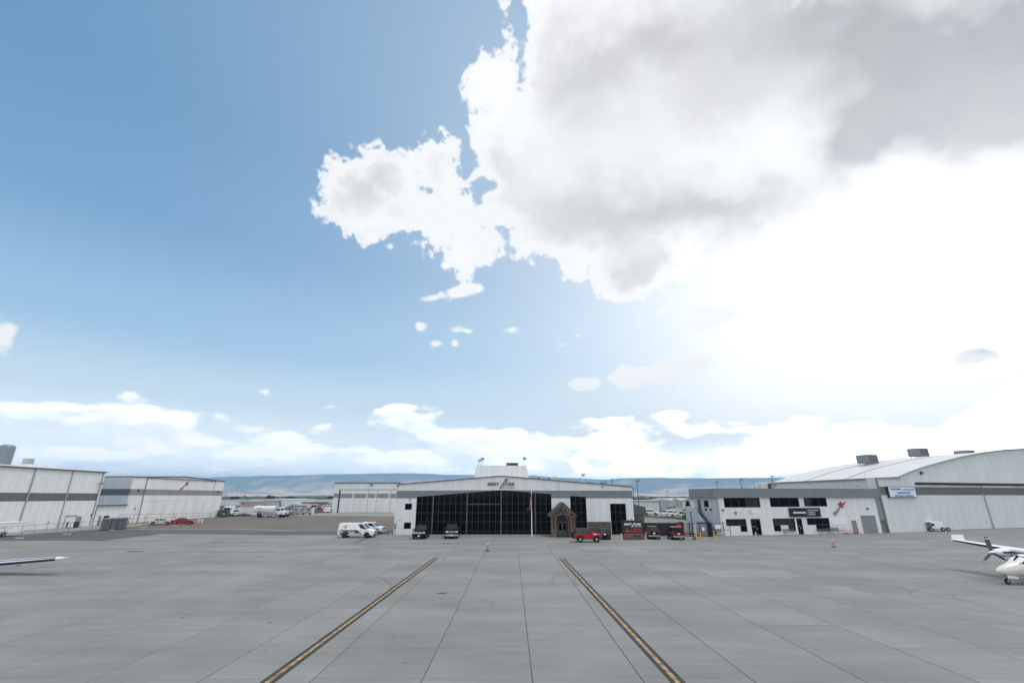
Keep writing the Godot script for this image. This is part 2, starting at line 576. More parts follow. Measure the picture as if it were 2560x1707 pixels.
func make_materials() -> void:
	var broad := noise_tex(3, 0.006, 5, 0.90, 1.0, 0.006)
	var streak := noise_tex(5, 0.012, 5, 0.955, 1.0)
	var grain := noise_tex(9, 0.05, 4, 0.92, 1.0)
	var dirt := noise_tex(13, 0.009, 5, 0.95, 1.0, 0.006)
	var rough_ := noise_tex(17, 0.02, 5, 0.60, 1.0, 0.03)
	for i in 5:
		var k: float = [1.0, 0.955, 1.045, 0.98, 1.02][i]
		worn(mat("concrete_%d" % i, lin(0.258 * k, 0.262 * k, 0.258 * k), 0.86, 0.0, 0.4), broad, Vector3(0.021 + 0.002 * i, 0.03, 0.043), streak, Vector3(0.035, 0.2, 0.3))
	worn(mat("concrete_strip", lin(0.254, 0.257, 0.252), 0.86, 0.0, 0.4), broad, Vector3(0.02, 0.03, 0.05), streak, Vector3(0.05, 0.2, 0.7))
	worn(mat("concrete_pale", lin(0.33, 0.33, 0.315), 0.9, 0.0, 0.3), broad, Vector3(0.05, 0.05, 0.05), grain, Vector3(0.4, 0.4, 0.4))
	var pale_ := mat("pale_seal", Color(0.62, 0.63, 0.64, 0.5), 0.9)
	pale_.transparency = BaseMaterial3D.TRANSPARENCY_ALPHA
	worn(mat("joint", lin(0.10, 0.097, 0.09), 0.9), grain, Vector3(0.5, 0.5, 0.5))
	worn(mat("asphalt", lin(0.182, 0.163, 0.140), 0.93, 0.0, 0.3), broad, Vector3(0.016, 0.03, 0.05), streak, Vector3(0.03, 0.1, 0.35))
	worn(mat("asphalt_dark", lin(0.135, 0.133, 0.13), 0.93, 0.0, 0.3), broad, Vector3(0.02, 0.03, 0.06), grain, Vector3(0.2, 0.2, 0.2))
	worn(mat("road", lin(0.26, 0.25, 0.245), 0.92, 0.0, 0.3), broad, Vector3(0.03, 0.03, 0.05), grain, Vector3(0.2, 0.2, 0.2))
	worn(mat("soil", lin(0.21, 0.19, 0.165), 0.95, 0.0, 0.2), rough_, Vector3(0.012, 0.02, 0.03), rough_, Vector3(0.07, 0.07, 0.11))
	worn(mat("grass", lin(0.11, 0.165, 0.05), 0.95, 0.0, 0.2), rough_, Vector3(0.12, 0.1, 0.12), grain, Vector3(0.9, 0.9, 0.9))
	worn(mat("drain", lin(0.07, 0.066, 0.06), 0.85), grain, Vector3(0.3, 0.3, 0.3))
	worn(mat("iron", lin(0.05, 0.045, 0.04), 0.6, 0.6), grain, Vector3(1, 1, 1))
	worn(mat("line_yellow", lin(0.55, 0.365, 0.165), 0.75), rough_, Vector3(0.3, 0.3, 0.2), grain, Vector3(1.3, 1.3, 1.3))
	worn(mat("line_black", lin(0.052, 0.058, 0.066), 0.85), rough_, Vector3(0.3, 0.3, 0.3), grain, Vector3(1.7, 1.7, 1.7))
	worn(mat("line_faded", lin(0.34, 0.25, 0.19), 0.85), rough_, Vector3(0.4, 0.3, 0.4))
	worn(mat("line_orange", lin(0.56, 0.33, 0.12), 0.85), rough_, Vector3(0.5, 0.5, 0.5))
	# buildings
	worn(mat("white_siding", lin(0.82, 0.84, 0.845), 0.5, 0.0, 0.45), dirt, Vector3(0.18, 0.02, 0.18), grain, Vector3(0.5, 0.08, 0.5))
	worn(mat("white_wall", lin(0.83, 0.845, 0.845), 0.55, 0.0, 0.4), dirt, Vector3(0.06, 0.03, 0.06), grain, Vector3(0.3, 0.06, 0.3))
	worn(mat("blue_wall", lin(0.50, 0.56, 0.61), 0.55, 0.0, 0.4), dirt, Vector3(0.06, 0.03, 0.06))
	worn(mat("grey_siding", lin(0.20, 0.22, 0.235), 0.5, 0.0, 0.45), dirt, Vector3(0.15, 0.05, 0.15))
	worn(mat("dark_band", lin(0.150, 0.147, 0.145), 0.55, 0.0, 0.4), dirt, Vector3(0.15, 0.05, 0.15))
	worn(mat("band_plain", lin(0.255, 0.265, 0.27), 0.55, 0.0, 0.4), dirt, Vector3(0.1, 0.05, 0.1))
	worn(mat("mint_siding", lin(0.69, 0.745, 0.75), 0.45, 0.0, 0.5), dirt, Vector3(0.12, 0.03, 0.12), grain, Vector3(0.5, 0.08, 0.5))
	worn(mat("metal_roof", lin(0.68, 0.70, 0.71), 0.45, 0.1, 0.5), dirt, Vector3(0.03, 0.03, 0.015), dirt, Vector3(0.2, 0.2, 0.05))
	worn(mat("roof_grey", lin(0.42, 0.43, 0.44), 0.7), broad, Vector3(0.05, 0.05, 0.05))
	mat("trim_dark", lin(0.105, 0.09, 0.085), 0.5)
	mat("trim_black", lin(0.022, 0.022, 0.022), 0.6)
	mat("mullion", lin(0.044, 0.040, 0.036), 0.45, 0.4)
	mat("column", lin(0.075, 0.07, 0.065), 0.5, 0.2)
	var g := mat("glass", Color(0.024, 0.019, 0.015, 0.9), 0.05, 0.0, 0.17)
	g.transparency = BaseMaterial3D.TRANSPARENCY_ALPHA
	g = mat("glass_bronze", Color(0.06, 0.052, 0.045, 0.42), 0.05, 0.0, 0.25)
	g.transparency = BaseMaterial3D.TRANSPARENCY_ALPHA
	g = mat("car_glass", Color(0.018, 0.022, 0.026, 0.9), 0.03, 0.0, 0.5)
	g.transparency = BaseMaterial3D.TRANSPARENCY_ALPHA
	g = mat("screen_glass", Color(0.035, 0.045, 0.055, 0.85), 0.03, 0.0, 0.4)
	g.transparency = BaseMaterial3D.TRANSPARENCY_ALPHA
	worn(mat("blind", lin(0.42, 0.39, 0.35), 0.8), grain, Vector3(0.2, 2.0, 0.2))
	mat("red_blind", lin(0.26, 0.085, 0.085), 0.8)
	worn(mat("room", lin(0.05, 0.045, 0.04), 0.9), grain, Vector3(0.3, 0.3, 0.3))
	for i in 6:
		var c: Color = [lin(0.23, 0.18, 0.145), lin(0.30, 0.245, 0.20), lin(0.165, 0.13, 0.105), lin(0.36, 0.30, 0.255), lin(0.21, 0.19, 0.175), lin(0.27, 0.185, 0.135)][i]
		worn(mat("stone_%d" % i, c, 0.9, 0.0, 0.2), rough_, Vector3(0.9, 0.9, 0.9))
	worn(mat("mortar", lin(0.16, 0.145, 0.125), 0.95), grain, Vector3(1, 1, 1))
	worn(mat("timber", lin(0.20, 0.105, 0.062), 0.75), streak, Vector3(0.6, 0.6, 0.6))
	worn(mat("slate_roof", lin(0.062, 0.078, 0.098), 0.6), grain, Vector3(0.6, 0.6, 0.6))
	worn(mat("tan_wall", lin(0.43, 0.40, 0.335), 0.7), dirt, Vector3(0.1, 0.04, 0.1))
	worn(mat("tan_light", lin(0.52, 0.49, 0.42), 0.7), dirt, Vector3(0.1, 0.04, 0.1))
	worn(mat("brown_roof", lin(0.12, 0.062, 0.05), 0.7), grain, Vector3(0.4, 0.4, 0.4))
	worn(mat("brown_wall", lin(0.19, 0.135, 0.10), 0.8), grain, Vector3(0.4, 0.4, 0.4))
	mat("door_grey", lin(0.20, 0.21, 0.22), 0.55)
	worn(mat("shutter", lin(0.23, 0.245, 0.26), 0.5), dirt, Vector3(0.2, 0.2, 0.2))
	mat("yellow_pane", lin(0.50, 0.50, 0.33), 0.4)
	# metals, paints
	mat("steel", lin(0.42, 0.43, 0.44), 0.4, 0.7)
	mat("galvanised", lin(0.26, 0.265, 0.27), 0.55, 0.5)
	mat("black_steel", lin(0.016, 0.016, 0.017), 0.5, 0.2)
	mat("white_paint", lin(0.72, 0.74, 0.75), 0.35)
	mat("lamp_glass", lin(0.55, 0.57, 0.58), 0.15)
	mat("lamp_dark", lin(0.03, 0.03, 0.032), 0.6)
	mat("red_paint", lin(0.50, 0.022, 0.03), 0.4)
	mat("red_star", lin(0.42, 0.022, 0.035), 0.5)
	mat("letter_grey", lin(0.13, 0.14, 0.15), 0.5)
	mat("tail_grey", lin(0.20, 0.235, 0.26), 0.4, 0.3)
	mat("letter_white", lin(0.78, 0.79, 0.80), 0.5)
	mat("sign_black", lin(0.010, 0.010, 0.011), 0.55)
	mat("sign_white", lin(0.62, 0.67, 0.77), 0.4)
	mat("sign_blue", lin(0.075, 0.17, 0.42), 0.5)
	mat("sign_navy", lin(0.010, 0.021, 0.042), 0.6, 0.0, 0.25)
	mat("letter_dark", lin(0.015, 0.012, 0.013), 0.5)
	var led := mat("led_red", lin(0.5, 0.01, 0.03), 0.5)
	led.emission_enabled = true
	led.emission = Color(0.86, 0.05, 0.16)
	led.emission_energy_multiplier = 0.5
	mat("safety_orange", lin(0.62, 0.27, 0.10), 0.6)
	mat("safety_yellow", lin(0.55, 0.36, 0.045), 0.55)
	mat("post_red", lin(0.58, 0.055, 0.055), 0.5)
	mat("peach_paint", lin(0.60, 0.36, 0.22), 0.6)
	mat("rubber", lin(0.013, 0.013, 0.013), 0.85, 0.0, 0.3)
	mat("alloy", lin(0.45, 0.46, 0.47), 0.3, 0.8)
	mat("chrome", lin(0.62, 0.63, 0.64), 0.15, 1.0)
	mat("plastic_black", lin(0.02, 0.02, 0.021), 0.6)
	mat("plastic_grey", lin(0.085, 0.1, 0.115), 0.5)
	worn(mat("toilet_grey", lin(0.115, 0.135, 0.155), 0.5), dirt, Vector3(0.3, 0.3, 0.3))
	mat("green_paint", lin(0.012, 0.075, 0.04), 0.5)
	mat("bin_white", lin(0.62, 0.62, 0.58), 0.5)
	mat("tail_lamp", lin(0.42, 0.008, 0.012), 0.2)
	mat("amber", lin(0.6, 0.16, 0.02), 0.3)
	mat("head_lamp", lin(0.66, 0.68, 0.70), 0.08, 0.0, 0.8)
	for p in [["car_white", lin(0.74, 0.75, 0.76)], ["car_black", lin(0.008, 0.008, 0.009)], ["car_red", lin(0.42, 0.018, 0.028)], ["car_crimson", lin(0.36, 0.014, 0.03)], ["car_maroon", lin(0.085, 0.008, 0.014)], ["car_silver", lin(0.50, 0.52, 0.54)], ["car_gold", lin(0.44, 0.42, 0.39)], ["car_green", lin(0.010, 0.016, 0.016)], ["cream", lin(0.66, 0.64, 0.58)], ["plane_white", lin(0.76, 0.77, 0.79)]]:
		var m := mat(p[0], p[1], 0.3, 0.0, 0.5)
		if p[1].get_luminance() < 0.35:
			m.metallic_specular = 0.22
			continue
		m.clearcoat_enabled = true
		m.clearcoat = 0.7
		m.clearcoat_roughness = 0.05
	mat("boot_black", lin(0.012, 0.012, 0.014), 0.6)
	mat("plane_blue", lin(0.03, 0.045, 0.20), 0.35)
	mat("tail_blue", lin(0.10, 0.24, 0.36), 0.4)
	mat("blade", lin(0.085, 0.095, 0.105), 0.5, 0.2)
	mat("bark", lin(0.06, 0.045, 0.035), 0.9)
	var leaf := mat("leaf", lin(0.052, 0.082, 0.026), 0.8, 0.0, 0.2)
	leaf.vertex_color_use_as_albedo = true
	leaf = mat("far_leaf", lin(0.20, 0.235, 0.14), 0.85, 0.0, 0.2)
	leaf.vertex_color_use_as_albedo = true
	leaf = mat("needle", lin(0.040, 0.062, 0.030), 0.85, 0.0, 0.2)
	leaf.vertex_color_use_as_albedo = true
	mat("flag_red", lin(0.32, 0.03, 0.05), 0.8)
	mat("flag_white", lin(0.60, 0.58, 0.60), 0.8)
	mat("flag_blue", lin(0.02, 0.025, 0.085), 0.8)
	var scr := mat("screen_cloth", lin(0.018, 0.018, 0.019), 0.9)
	scr.cull_mode = BaseMaterial3D.CULL_DISABLED
	for nm in ["flag_red", "flag_white", "flag_blue"]:
		M[nm].cull_mode = BaseMaterial3D.CULL_DISABLED
	var hill := mat("hill", Color.WHITE, 0.95, 0.0, 0.1)
	hill.vertex_color_use_as_albedo = true
	var tm := mat("tyre_mark", Color(0.10, 0.10, 0.10, 0.13), 0.9)
	tm.transparency = BaseMaterial3D.TRANSPARENCY_ALPHA


# ------------------------------------------------------------------ the setting
func v2(a: Array) -> PackedVector2Array:
	var o := PackedVector2Array()
	for i in range(0, a.size(), 2):
		o.append(Vector2(a[i], a[i + 1]))
	return o


func sheet(mb: MB, pts: PackedVector2Array, y: float) -> void:
	# a level polygon; pts are x, z
	var idx := Geometry2D.triangulate_polygon(pts)
	for i in range(0, idx.size(), 3):
		var a := pts[idx[i]]
		var b := pts[idx[i + 1]]
		var d := pts[idx[i + 2]]
		if (b - a).cross(d - a) > 0.0:
			var e := b
			b = d
			d = e
		mb.tri(Vector3(a.x, y, a.y), Vector3(b.x, y, b.y), Vector3(d.x, y, d.y))


func ribbon(mb: MB, pts: PackedVector2Array, w: float, y: float, off := 0.0) -> void:
	# a strip of that width along a line on the ground
	var l := PackedVector2Array()
	var r := PackedVector2Array()
	for i in pts.size():
		var d := (pts[mini(i + 1, pts.size() - 1)] - pts[maxi(i - 1, 0)]).normalized().orthogonal()
		l.append(pts[i] + d * (off + w / 2))
		r.append(pts[i] + d * (off - w / 2))
	for i in pts.size() - 1:
		var q := [l[i], r[i], r[i + 1], l[i + 1]]
		sheet(mb, PackedVector2Array(q), y)


func build_ground() -> void:
	var mb := MB.new()
	sheet(mb, v2([-9000, 60, 9000, 60, 9000, -9500, -9000, -9500]), -0.10)
	setting("ground", mb, M.soil)
	# concrete apron, slab by slab
	var apron := Node3D.new()
	apron.name = "apron"
	apron.set_meta("kind", "structure")
	add_child(apron)
	mb = MB.new()
	sheet(mb, v2([-125, 20, 125, 20, 125, -67.4, -125, -67.4]), -0.022)
	part(apron, "joint_sealant", mb, M.joint)
	var sx := 3.8
	var sz := 3.55
	var g := 0.015
	var slab := MB.new()
	slab_shape(slab, sx - g * 2, sz - g)
	var slab_mesh := slab.done()
	var cells := []
	for i in range(-33, 33):
		for j in range(-8, 20):
			var c := Vector3(0.7 + sx * (i + 0.5), 0.0, 2.33 - sz * (j + 0.5) - 0.0)
			if c.z - sz / 2 < -68.4:
				continue
			var seen: bool = c.z < -14.0 and absf(c.x) < 3.0 - c.z * 1.13
			cells.append([c, c.length() if seen else c.length() + 1000.0])
	cells.sort_custom(func(a, b): return a[1] < b[1])
	var rest := MB.new()
	for k in cells.size():
		var c: Vector3 = cells[k][0]
		var pick := rng.randi() % 5
		if k < 290:
			var o := part(apron, "slab", slab_mesh, M["concrete_%d" % pick])
			o.position = c
		else:
			var kk: float = [1.0, 0.955, 1.045, 0.98, 1.02][pick]
			rest.tint = Color(kk, kk, kk)
			slab_shape(rest, sx - g * 2, sz - g, c)
	var cm: StandardMaterial3D = M.concrete_0.duplicate()
	cm.vertex_color_use_as_albedo = true
	part(apron, "slab", rest, cm, true)
	# concrete between the drain and the buildings
	mb = MB.new()
	sheet(mb, v2([-21.3, -65.14, 125, -65.14, 125, -110, 64, -88, 33.5, -82.5, 26.5, -82.5, 20, -84.5, -19.7, -84.5, -19.9, -88.5, -21.8, -82.8]), 0.0)
	setting("concrete_strip", mb, M.concrete_strip)
	mb = MB.new()
	sheet(mb, v2([-21.3, -65.14, -22.2, -82.7, -28.6, -82.5, -42, -82.6, -59.3, -84.9, -58.6, -71.5, -73.5, -72.3, -125, -73.2, -125, -65.14]), 0.0)
	setting("concrete_strip", mb, M.concrete_strip)
	# asphalt ramp, its darker edge, the pale gutter across it
	mb = MB.new()
	sheet(mb, v2([-125, -70, -15, -70, -15, -159.5, -38, -160, -75, -167, -93, -163.5, -125, -163]), -0.03)
	setting("asphalt_ramp", mb, M.asphalt)
	mb = MB.new()
	sheet(mb, v2([-83, -72.7, -73.5, -72.4, -58.8, -71.6, -59.4, -85.0, -42, -82.7, -28.6, -82.6, -22.3, -82.8, -20.2, -88.6, -20.2, -94, -30, -89.4, -45, -90.6, -60, -94.0, -74, -95.4, -79, -93]), -0.026)
	setting("asphalt_patch", mb, M.asphalt_dark)
	mb = MB.new()
	ribbon(mb, v2([-76, -96.6, -66, -97.1, -56, -97.1, -50, -96.2, -44.5, -93.9, -39.8, -91.6]), 1.5, 0.004)
	setting("concrete_gutter", mb, M.concrete_pale)
	mb = MB.new()
	sheet(mb, v2([-90.4, -70, -84, -70, -81.0, -92, -80.5, -107, -84, -116.5, -90.4, -116.5]), -0.016)
	setting("hangar_walk", mb, M.concrete_pale)
	mb = MB.new()
	sheet(mb, v2([-74.8, -166.0, -38, -159, -15, -155, -15, -194, -73, -194]), -0.012)
	setting("far_apron", mb, M.concrete_pale)
	# roads and lawns behind the buildings on the right
	mb = MB.new()
	sheet(mb, v2([20, -84.6, 33, -84.6, 46, -100, 90, -150, 90, -176, 60, -188, 20, -188]), -0.03)
	setting("service_road", mb, M.road)
	mb = MB.new()
	sheet(mb, v2([33, -159, 40, -153.5, 46.6, -135, 52, -124, 54, -126, 49.0, -142, 45, -168, 34, -178]), 0.0)
	sheet(mb, v2([20, -189, 50, -193, 56, -186.5, 70, -180, 90, -177, 90, -200, 50, -212, 20, -206]), 0.0)
	setting("lawn", mb, M.grass, "stuff")
	# drains: a slotted line along the front of the apron and a second one on the left
	mb = MB.new()
	ribbon(mb, v2([-58.7, -71.2, -37.6, -69.6, -21.9, -68.6, -9.6, -67.5, 6.4, -67.5, 19.5, -68.1, 26.8, -69.6, 58, -75.7, 78, -76.4, 120, -77]), 0.17, 0.005)
	ribbon(mb, v2([-58.3, -58.45, -45.2, -58.05]), 0.15, 0.005)
	ribbon(mb, v2([-41.4, -57.95, -24.7, -57.0]), 0.15, 0.005)
	ribbon(mb, v2([-21.6, -68.6, -22.2, -82.9]), 0.22, 0.005)
	setting("slot_drain", mb, M.drain)
	mb = MB.new()
	ribbon(mb, v2([-21.35, -68.7, -21.9, -82.6]), 0.12, 0.005)
	ribbon(mb, v2([-74.5, -58.0, -58.6, -71.2]), 0.07, 0.005)
	setting("pavement_edge", mb, M.line_faded)
	for p in [[-41.2, -70.0, 1.5], [-43.2, -58.1, 1.9], [-8.67, -67.5, 1.35], [3.4, -67.5, 0.0]]:
		if p[2] > 0.0:
			var gr := thing("drain_grate", ["Rust dark drain grate far left on the apron nearest the fence", "Dark drain grate in the second drain line left of the van", "Dark drain grate in front of the parked pickup truck"][[-41.2, -43.2, -8.67].find(p[0])], "drain grate", Vector3(p[0], 0.006, p[1]), 0.0, "drain grates in the apron")
			mb = MB.new()
			for s in [-1, 1]:
				mb.span(-p[2] / 2 - 0.04, 0, s * 0.34 - 0.04, p[2] / 2 + 0.04, 0.02, s * 0.34 + 0.04)
			part(gr, "frame", mb, M.concrete_pale)
			mb = MB.new()
			for k in 9:
				mb.span(-p[2] / 2 + k * p[2] / 9.0, 0, -0.3, -p[2] / 2 + k * p[2] / 9.0 + 0.09, 0.018, 0.3)
			part(gr, "bar", mb, M.iron, true)
	mb = MB.new()
	for p in [[-4.6, -34.0, 0.34], [-12.2, -26.6, 0.09], [13.2, -33.5, 0.10], [-5.4, -24.2, 0.07], [-17.2, -27.5, 0.1]]:
		var ring := PackedVector2Array()
		for k in 12:
			ring.append(Vector2(p[0] + cos(k * TAU / 12) * p[2], p[1] + sin(k * TAU / 12) * p[2] * 0.8))
		sheet(mb, ring, 0.004)
	for k in 16:
		var c := Vector2(rng.randf_range(-30, 30), rng.randf_range(-48, -17))
		var ring := PackedVector2Array()
		var q := rng.randf_range(0.03, 0.09)
		for j in 9:
			ring.append(c + Vector2(cos(j * TAU / 9) * q * rng.randf_range(1.0, 2.4), sin(j * TAU / 9) * q * rng.randf_range(0.6, 1.1)))
		sheet(mb, ring, 0.004)
	setting("oil_stain", mb, M.drain)
	mb = MB.new()
	ribbon(mb, v2([-70, -22.95, 70, -22.95]), 0.10, 0.004)
	ribbon(mb, v2([-60, -29.75, 3, -29.75]), 0.09, 0.004)
	ribbon(mb, v2([2.6, -26.1, 50, -26.1]), 0.07, 0.004)
	setting("pale_joint", mb, M.pale_seal)
	# painted lines: two yellow lead-in lines with black borders
	for side in 2:
		var a: Vector2 = [Vector2(-7.83, -52.3), Vector2(5.08, -52.1)][side]
		var b: Vector2 = [Vector2(-8.46, -10.0), Vector2(5.80, -10.0)][side]
		mb = MB.new()
		ribbon(mb, PackedVector2Array([a, b]), 0.52, 0.004)
		setting("line_border", mb, M.line_black)
		mb = MB.new()
		ribbon(mb, PackedVector2Array([a, b]), 0.165, 0.008)
		setting("taxi_line", mb, M.line_yellow)
	mb = MB.new()
	ribbon(mb, v2([34.6, -59.5, 34.9, -56.5, 35.6, -47, 36.5, -36.8, 37.2, -30, 38.5, -20]), 0.24, 0.004)
	ribbon(mb, v2([49.4, -57.0, 50.3, -51.7, 51.3, -44.0]), 0.12, 0.004)
	setting("faded_line", mb, M.line_faded)
	mb = MB.new()
	for p in [[-18.5, -75.0, -18.9, -77.6], [-15.5, -74.9, -15.9, -77.0], [-11.1, -74.7, -12.1, -77.2], [-8.9, -74.7, -9.8, -77.2], [-7.2, -74.7, -7.9, -77.2], [-4.5, -74.7, -6.0, -77.6], [-1.8, -74.7, -3.4, -77.4], [-0.1, -74.6, -1.7, -77.4]]:
		ribbon(mb, v2([p[0], p[1], p[2], p[3]]), 0.13, 0.004)
	setting("parking_line", mb, M.line_orange)
	# rubber marks of turning wheels, as faint sheets
	mb = MB.new()
	for arc in [[29.5, -31.5, 4.3, 2.0, 4.6], [29.9, -31.6, 2.4, 2.1, 4.3], [27.0, -43.5, 3.2, 2.4, 5.2], [33.0, -44.0, 3.0, 4.4, 7.0], [42.5, -54.0, 4.2, 2.2, 4.4], [-2.0, -31.0, 0.9, 4.4, 6.6], [12.0, -38.0, 9.0, 2.9, 4.4], [12.0, -38.0, 7.4, 2.9, 4.2], [-20.0, -33.0, 12.0, 5.2, 6.4], [-22.0, -50.0, 16.0, 4.4, 5.6]]:
		var line := PackedVector2Array()
		for k in 17:
			var th := lerpf(arc[3], arc[4], k / 16.0)
			line.append(Vector2(arc[0] + cos(th) * arc[2], arc[1] + sin(th) * arc[2]))
		ribbon(mb, line, 0.16, 0.004)
	setting("tyre_mark", mb, M.tyre_mark)


func slab_shape(mb: MB, w: float, d: float, at := Vector3.ZERO) -> void:
	var b := 0.012
	var t := []
	for e in [[b, 0.0], [0.0, -0.012], [0.0, -0.03]]:
		t.append([at + Vector3(-w / 2 + e[0], e[1], d / 2 - e[0]), at + Vector3(w / 2 - e[0], e[1], d / 2 - e[0]), at + Vector3(w / 2 - e[0], e[1], -d / 2 + e[0]), at + Vector3(-w / 2 + e[0], e[1], -d / 2 + e[0])])
	mb.quad(t[0][0], t[0][1], t[0][2], t[0][3])
	for k in 2:
		for i in 4:
			var j := (i + 1) % 4
			mb.quad(t[k + 1][i], t[k + 1][j], t[k][j], t[k][i])


func build_hills() -> void:
	# a long mesa about eight kilometres off, with tan foothills: azimuth (deg), tangent of its rim's elevation
	var rim := [[-62, 0.029], [-46.6, 0.029], [-33.5, 0.0302], [-32.2, 0.0309], [-31.5, 0.0321], [-30.0, 0.0346], [-28.4, 0.0344], [-28.1, 0.0359], [-24.2, 0.0376], [-20.6, 0.0407], [-14.9, 0.0441], [-12.0, 0.0447], [-9.8, 0.0443], [-8.3, 0.0423], [-4.6, 0.0423], [3.0, 0.0411], [3.8, 0.0389], [5.3, 0.0369], [8.3, 0.0352], [10.1, 0.0328], [11.2, 0.0326], [12.6, 0.0349], [16.5, 0.0357], [19.5, 0.0338], [23.6, 0.0331], [29.7, 0.0326], [34.2, 0.0318], [46.7, 0.030], [62, 0.03]]
	var nz := FastNoiseLite.new()
	nz.seed = 4
	nz.frequency = 0.0011
	nz.fractal_octaves = 5
	var patch := FastNoiseLite.new()
	patch.seed = 31
	patch.frequency = 0.0022
	patch.fractal_octaves = 4
	var rows := []
	var cols := []
	# distance, share of the rim height
	var prof := [[1500, 0.0], [2100, 0.004], [2700, 0.02], [3200, 0.05], [3700, 0.085], [4200, 0.13], [4700, 0.19], [5200, 0.27], [5700, 0.37], [6200, 0.50], [6600, 0.63], [6950, 0.76], [7250, 0.88], [7500, 0.955], [7700, 1.0], [8400, 1.04]]
	var naz := 230
	for pr in prof:
		var row := PackedVector3Array()
		var crow := PackedColorArray()
		for i in naz + 1:
			var az := lerpf(-62.0, 62.0, i / float(naz))
			var rh := 0.0
			for k in rim.size() - 1:
				if az >= rim[k][0] and az <= rim[k + 1][0]:
					rh = lerpf(rim[k][1], rim[k + 1][1], (az - rim[k][0]) / float(rim[k + 1][0] - rim[k][0]))
			var dist: float = pr[0]
			var x := sin(deg_to_rad(az)) * dist
			var z := -cos(deg_to_rad(az)) * dist
			var share: float = pr[1]
			var h: float = (rh * 7700.0 + 6.0) * share
			var bump := 4.0 * share * (1.0 - share)
			h += nz.get_noise_2d(x, z) * 75.0 * bump + absf(nz.get_noise_2d(x * 2.1 + 900, z * 0.6)) * -60.0 * bump
			if share >= 1.0:
				h += nz.get_noise_2d(x * 1.2, 77.0) * 5.0
			row.append(Vector3(x, h - 0.5, z))
			var t := patch.get_noise_2d(x * 0.5, z * 1.6)
			var tan_ := Color(0.72, 0.58, 0.47)
			var sage := Color(0.27, 0.28, 0.25)
			var orch := Color(0.075, 0.12, 0.05)
			var c := tan_.lerp(sage, smoothstep(-0.2, 0.2, t + share * 0.9 - 0.22))
			if share < 0.03:
				c = orch.lerp(Color(0.20, 0.21, 0.12), smoothstep(0.0, 0.35, t))
			if share > 0.9:
				c = c.lerp(Color(0.22, 0.22, 0.2), 0.6)
			crow.append(c)
		rows.append(row)
		cols.append(crow)
	var mb := MB.new()
	for i in rows.size() - 1:
		for j in naz:
			for e in [[0, 0], [1, 0], [1, 1], [0, 0], [1, 1], [0, 1]]:
				var r: int = i + e[0]
				var q: int = j + e[1]
				var a: Vector3 = rows[mini(r + 1, rows.size() - 1)][q] - rows[maxi(r - 1, 0)][q]
				var b: Vector3 = rows[r][mini(q + 1, naz)] - rows[r][maxi(q - 1, 0)]
				var nn := b.cross(a).normalized()
				if nn.y < 0:
					nn = -nn
				mb.v.append(rows[r][q])
				mb.n.append(nn)
				mb.t.append(Vector2.ZERO)
				mb.c.append(cols[r][q])
	setting("mesa", mb, M.hill)
	# the green belt of far orchards and town trees below it
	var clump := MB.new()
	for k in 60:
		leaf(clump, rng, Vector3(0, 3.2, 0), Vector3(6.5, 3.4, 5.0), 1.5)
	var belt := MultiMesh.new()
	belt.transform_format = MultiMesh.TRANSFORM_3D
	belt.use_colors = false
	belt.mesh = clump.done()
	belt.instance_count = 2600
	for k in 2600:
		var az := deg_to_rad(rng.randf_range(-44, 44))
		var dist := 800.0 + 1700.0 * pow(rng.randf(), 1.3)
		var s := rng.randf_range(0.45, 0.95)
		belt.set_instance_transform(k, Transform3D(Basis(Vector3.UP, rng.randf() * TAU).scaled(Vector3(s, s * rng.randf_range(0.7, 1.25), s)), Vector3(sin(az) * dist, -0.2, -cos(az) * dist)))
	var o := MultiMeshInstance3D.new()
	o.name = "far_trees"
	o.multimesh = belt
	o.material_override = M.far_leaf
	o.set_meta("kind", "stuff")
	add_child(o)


func leaf(mb: MB, r: RandomNumberGenerator, at: Vector3, half: Vector3, size: float) -> void:
	# one leaf clump: a crooked pair of triangles somewhere in an uneven crown
	var d := Vector3(r.randfn(), r.randfn(), r.randfn()).normalized()
	var p := at + d * half * pow(r.randf(), 0.42)
	var b := Basis.from_euler(Vector3(r.randf() * TAU, r.randf() * TAU, r.randf() * TAU))
	var s := size * r.randf_range(0.6, 1.3)
	var k := r.randf_range(0.65, 1.35)
	mb.tint = Color(k, k * r.randf_range(0.95, 1.05), k * 0.95, 1.0)
	mb.tri(p + b * Vector3(-s, -s * 0.6, 0), p + b * Vector3(s, -s * 0.5, s * 0.3), p + b * Vector3(0.2 * s, s * 0.8, 0))
	mb.tri(p + b * Vector3(-s, -s * 0.6, 0), p + b * Vector3(0.2 * s, s * 0.8, 0), p + b * Vector3(-s * 0.9, s * 0.5, -s * 0.4))
	mb.tint = Color.WHITE


# ------------------------------------------------------------------ walls
func at_x(f, x: float) -> float:
	return f.call(x) if f is Callable else float(f)


func line_fn(pts: Array) -> Callable:
	# a height that runs straight between x, y pairs
	return func(x: float) -> float:
		for i in range(0, pts.size() - 2, 2):
			if x <= pts[i + 2] or i == pts.size() - 4:
				return lerpf(pts[i + 1], pts[i + 3], (x - pts[i]) / (pts[i + 2] - pts[i]))
		return pts[1]


func spans_at(x: float, lo, hi, holes: Array) -> Array:
	var list := []
	for h in holes:
		if x > h[0] and x < h[1]:
			list.append(h)
	list.sort_custom(func(a, b): return at_x(a[2], x) < at_x(b[2], x))
	var out := []
	var cur = lo
	for h in list:
		out.append([cur, h[2]])
		cur = h[3]
	out.append([cur, hi])
	return out


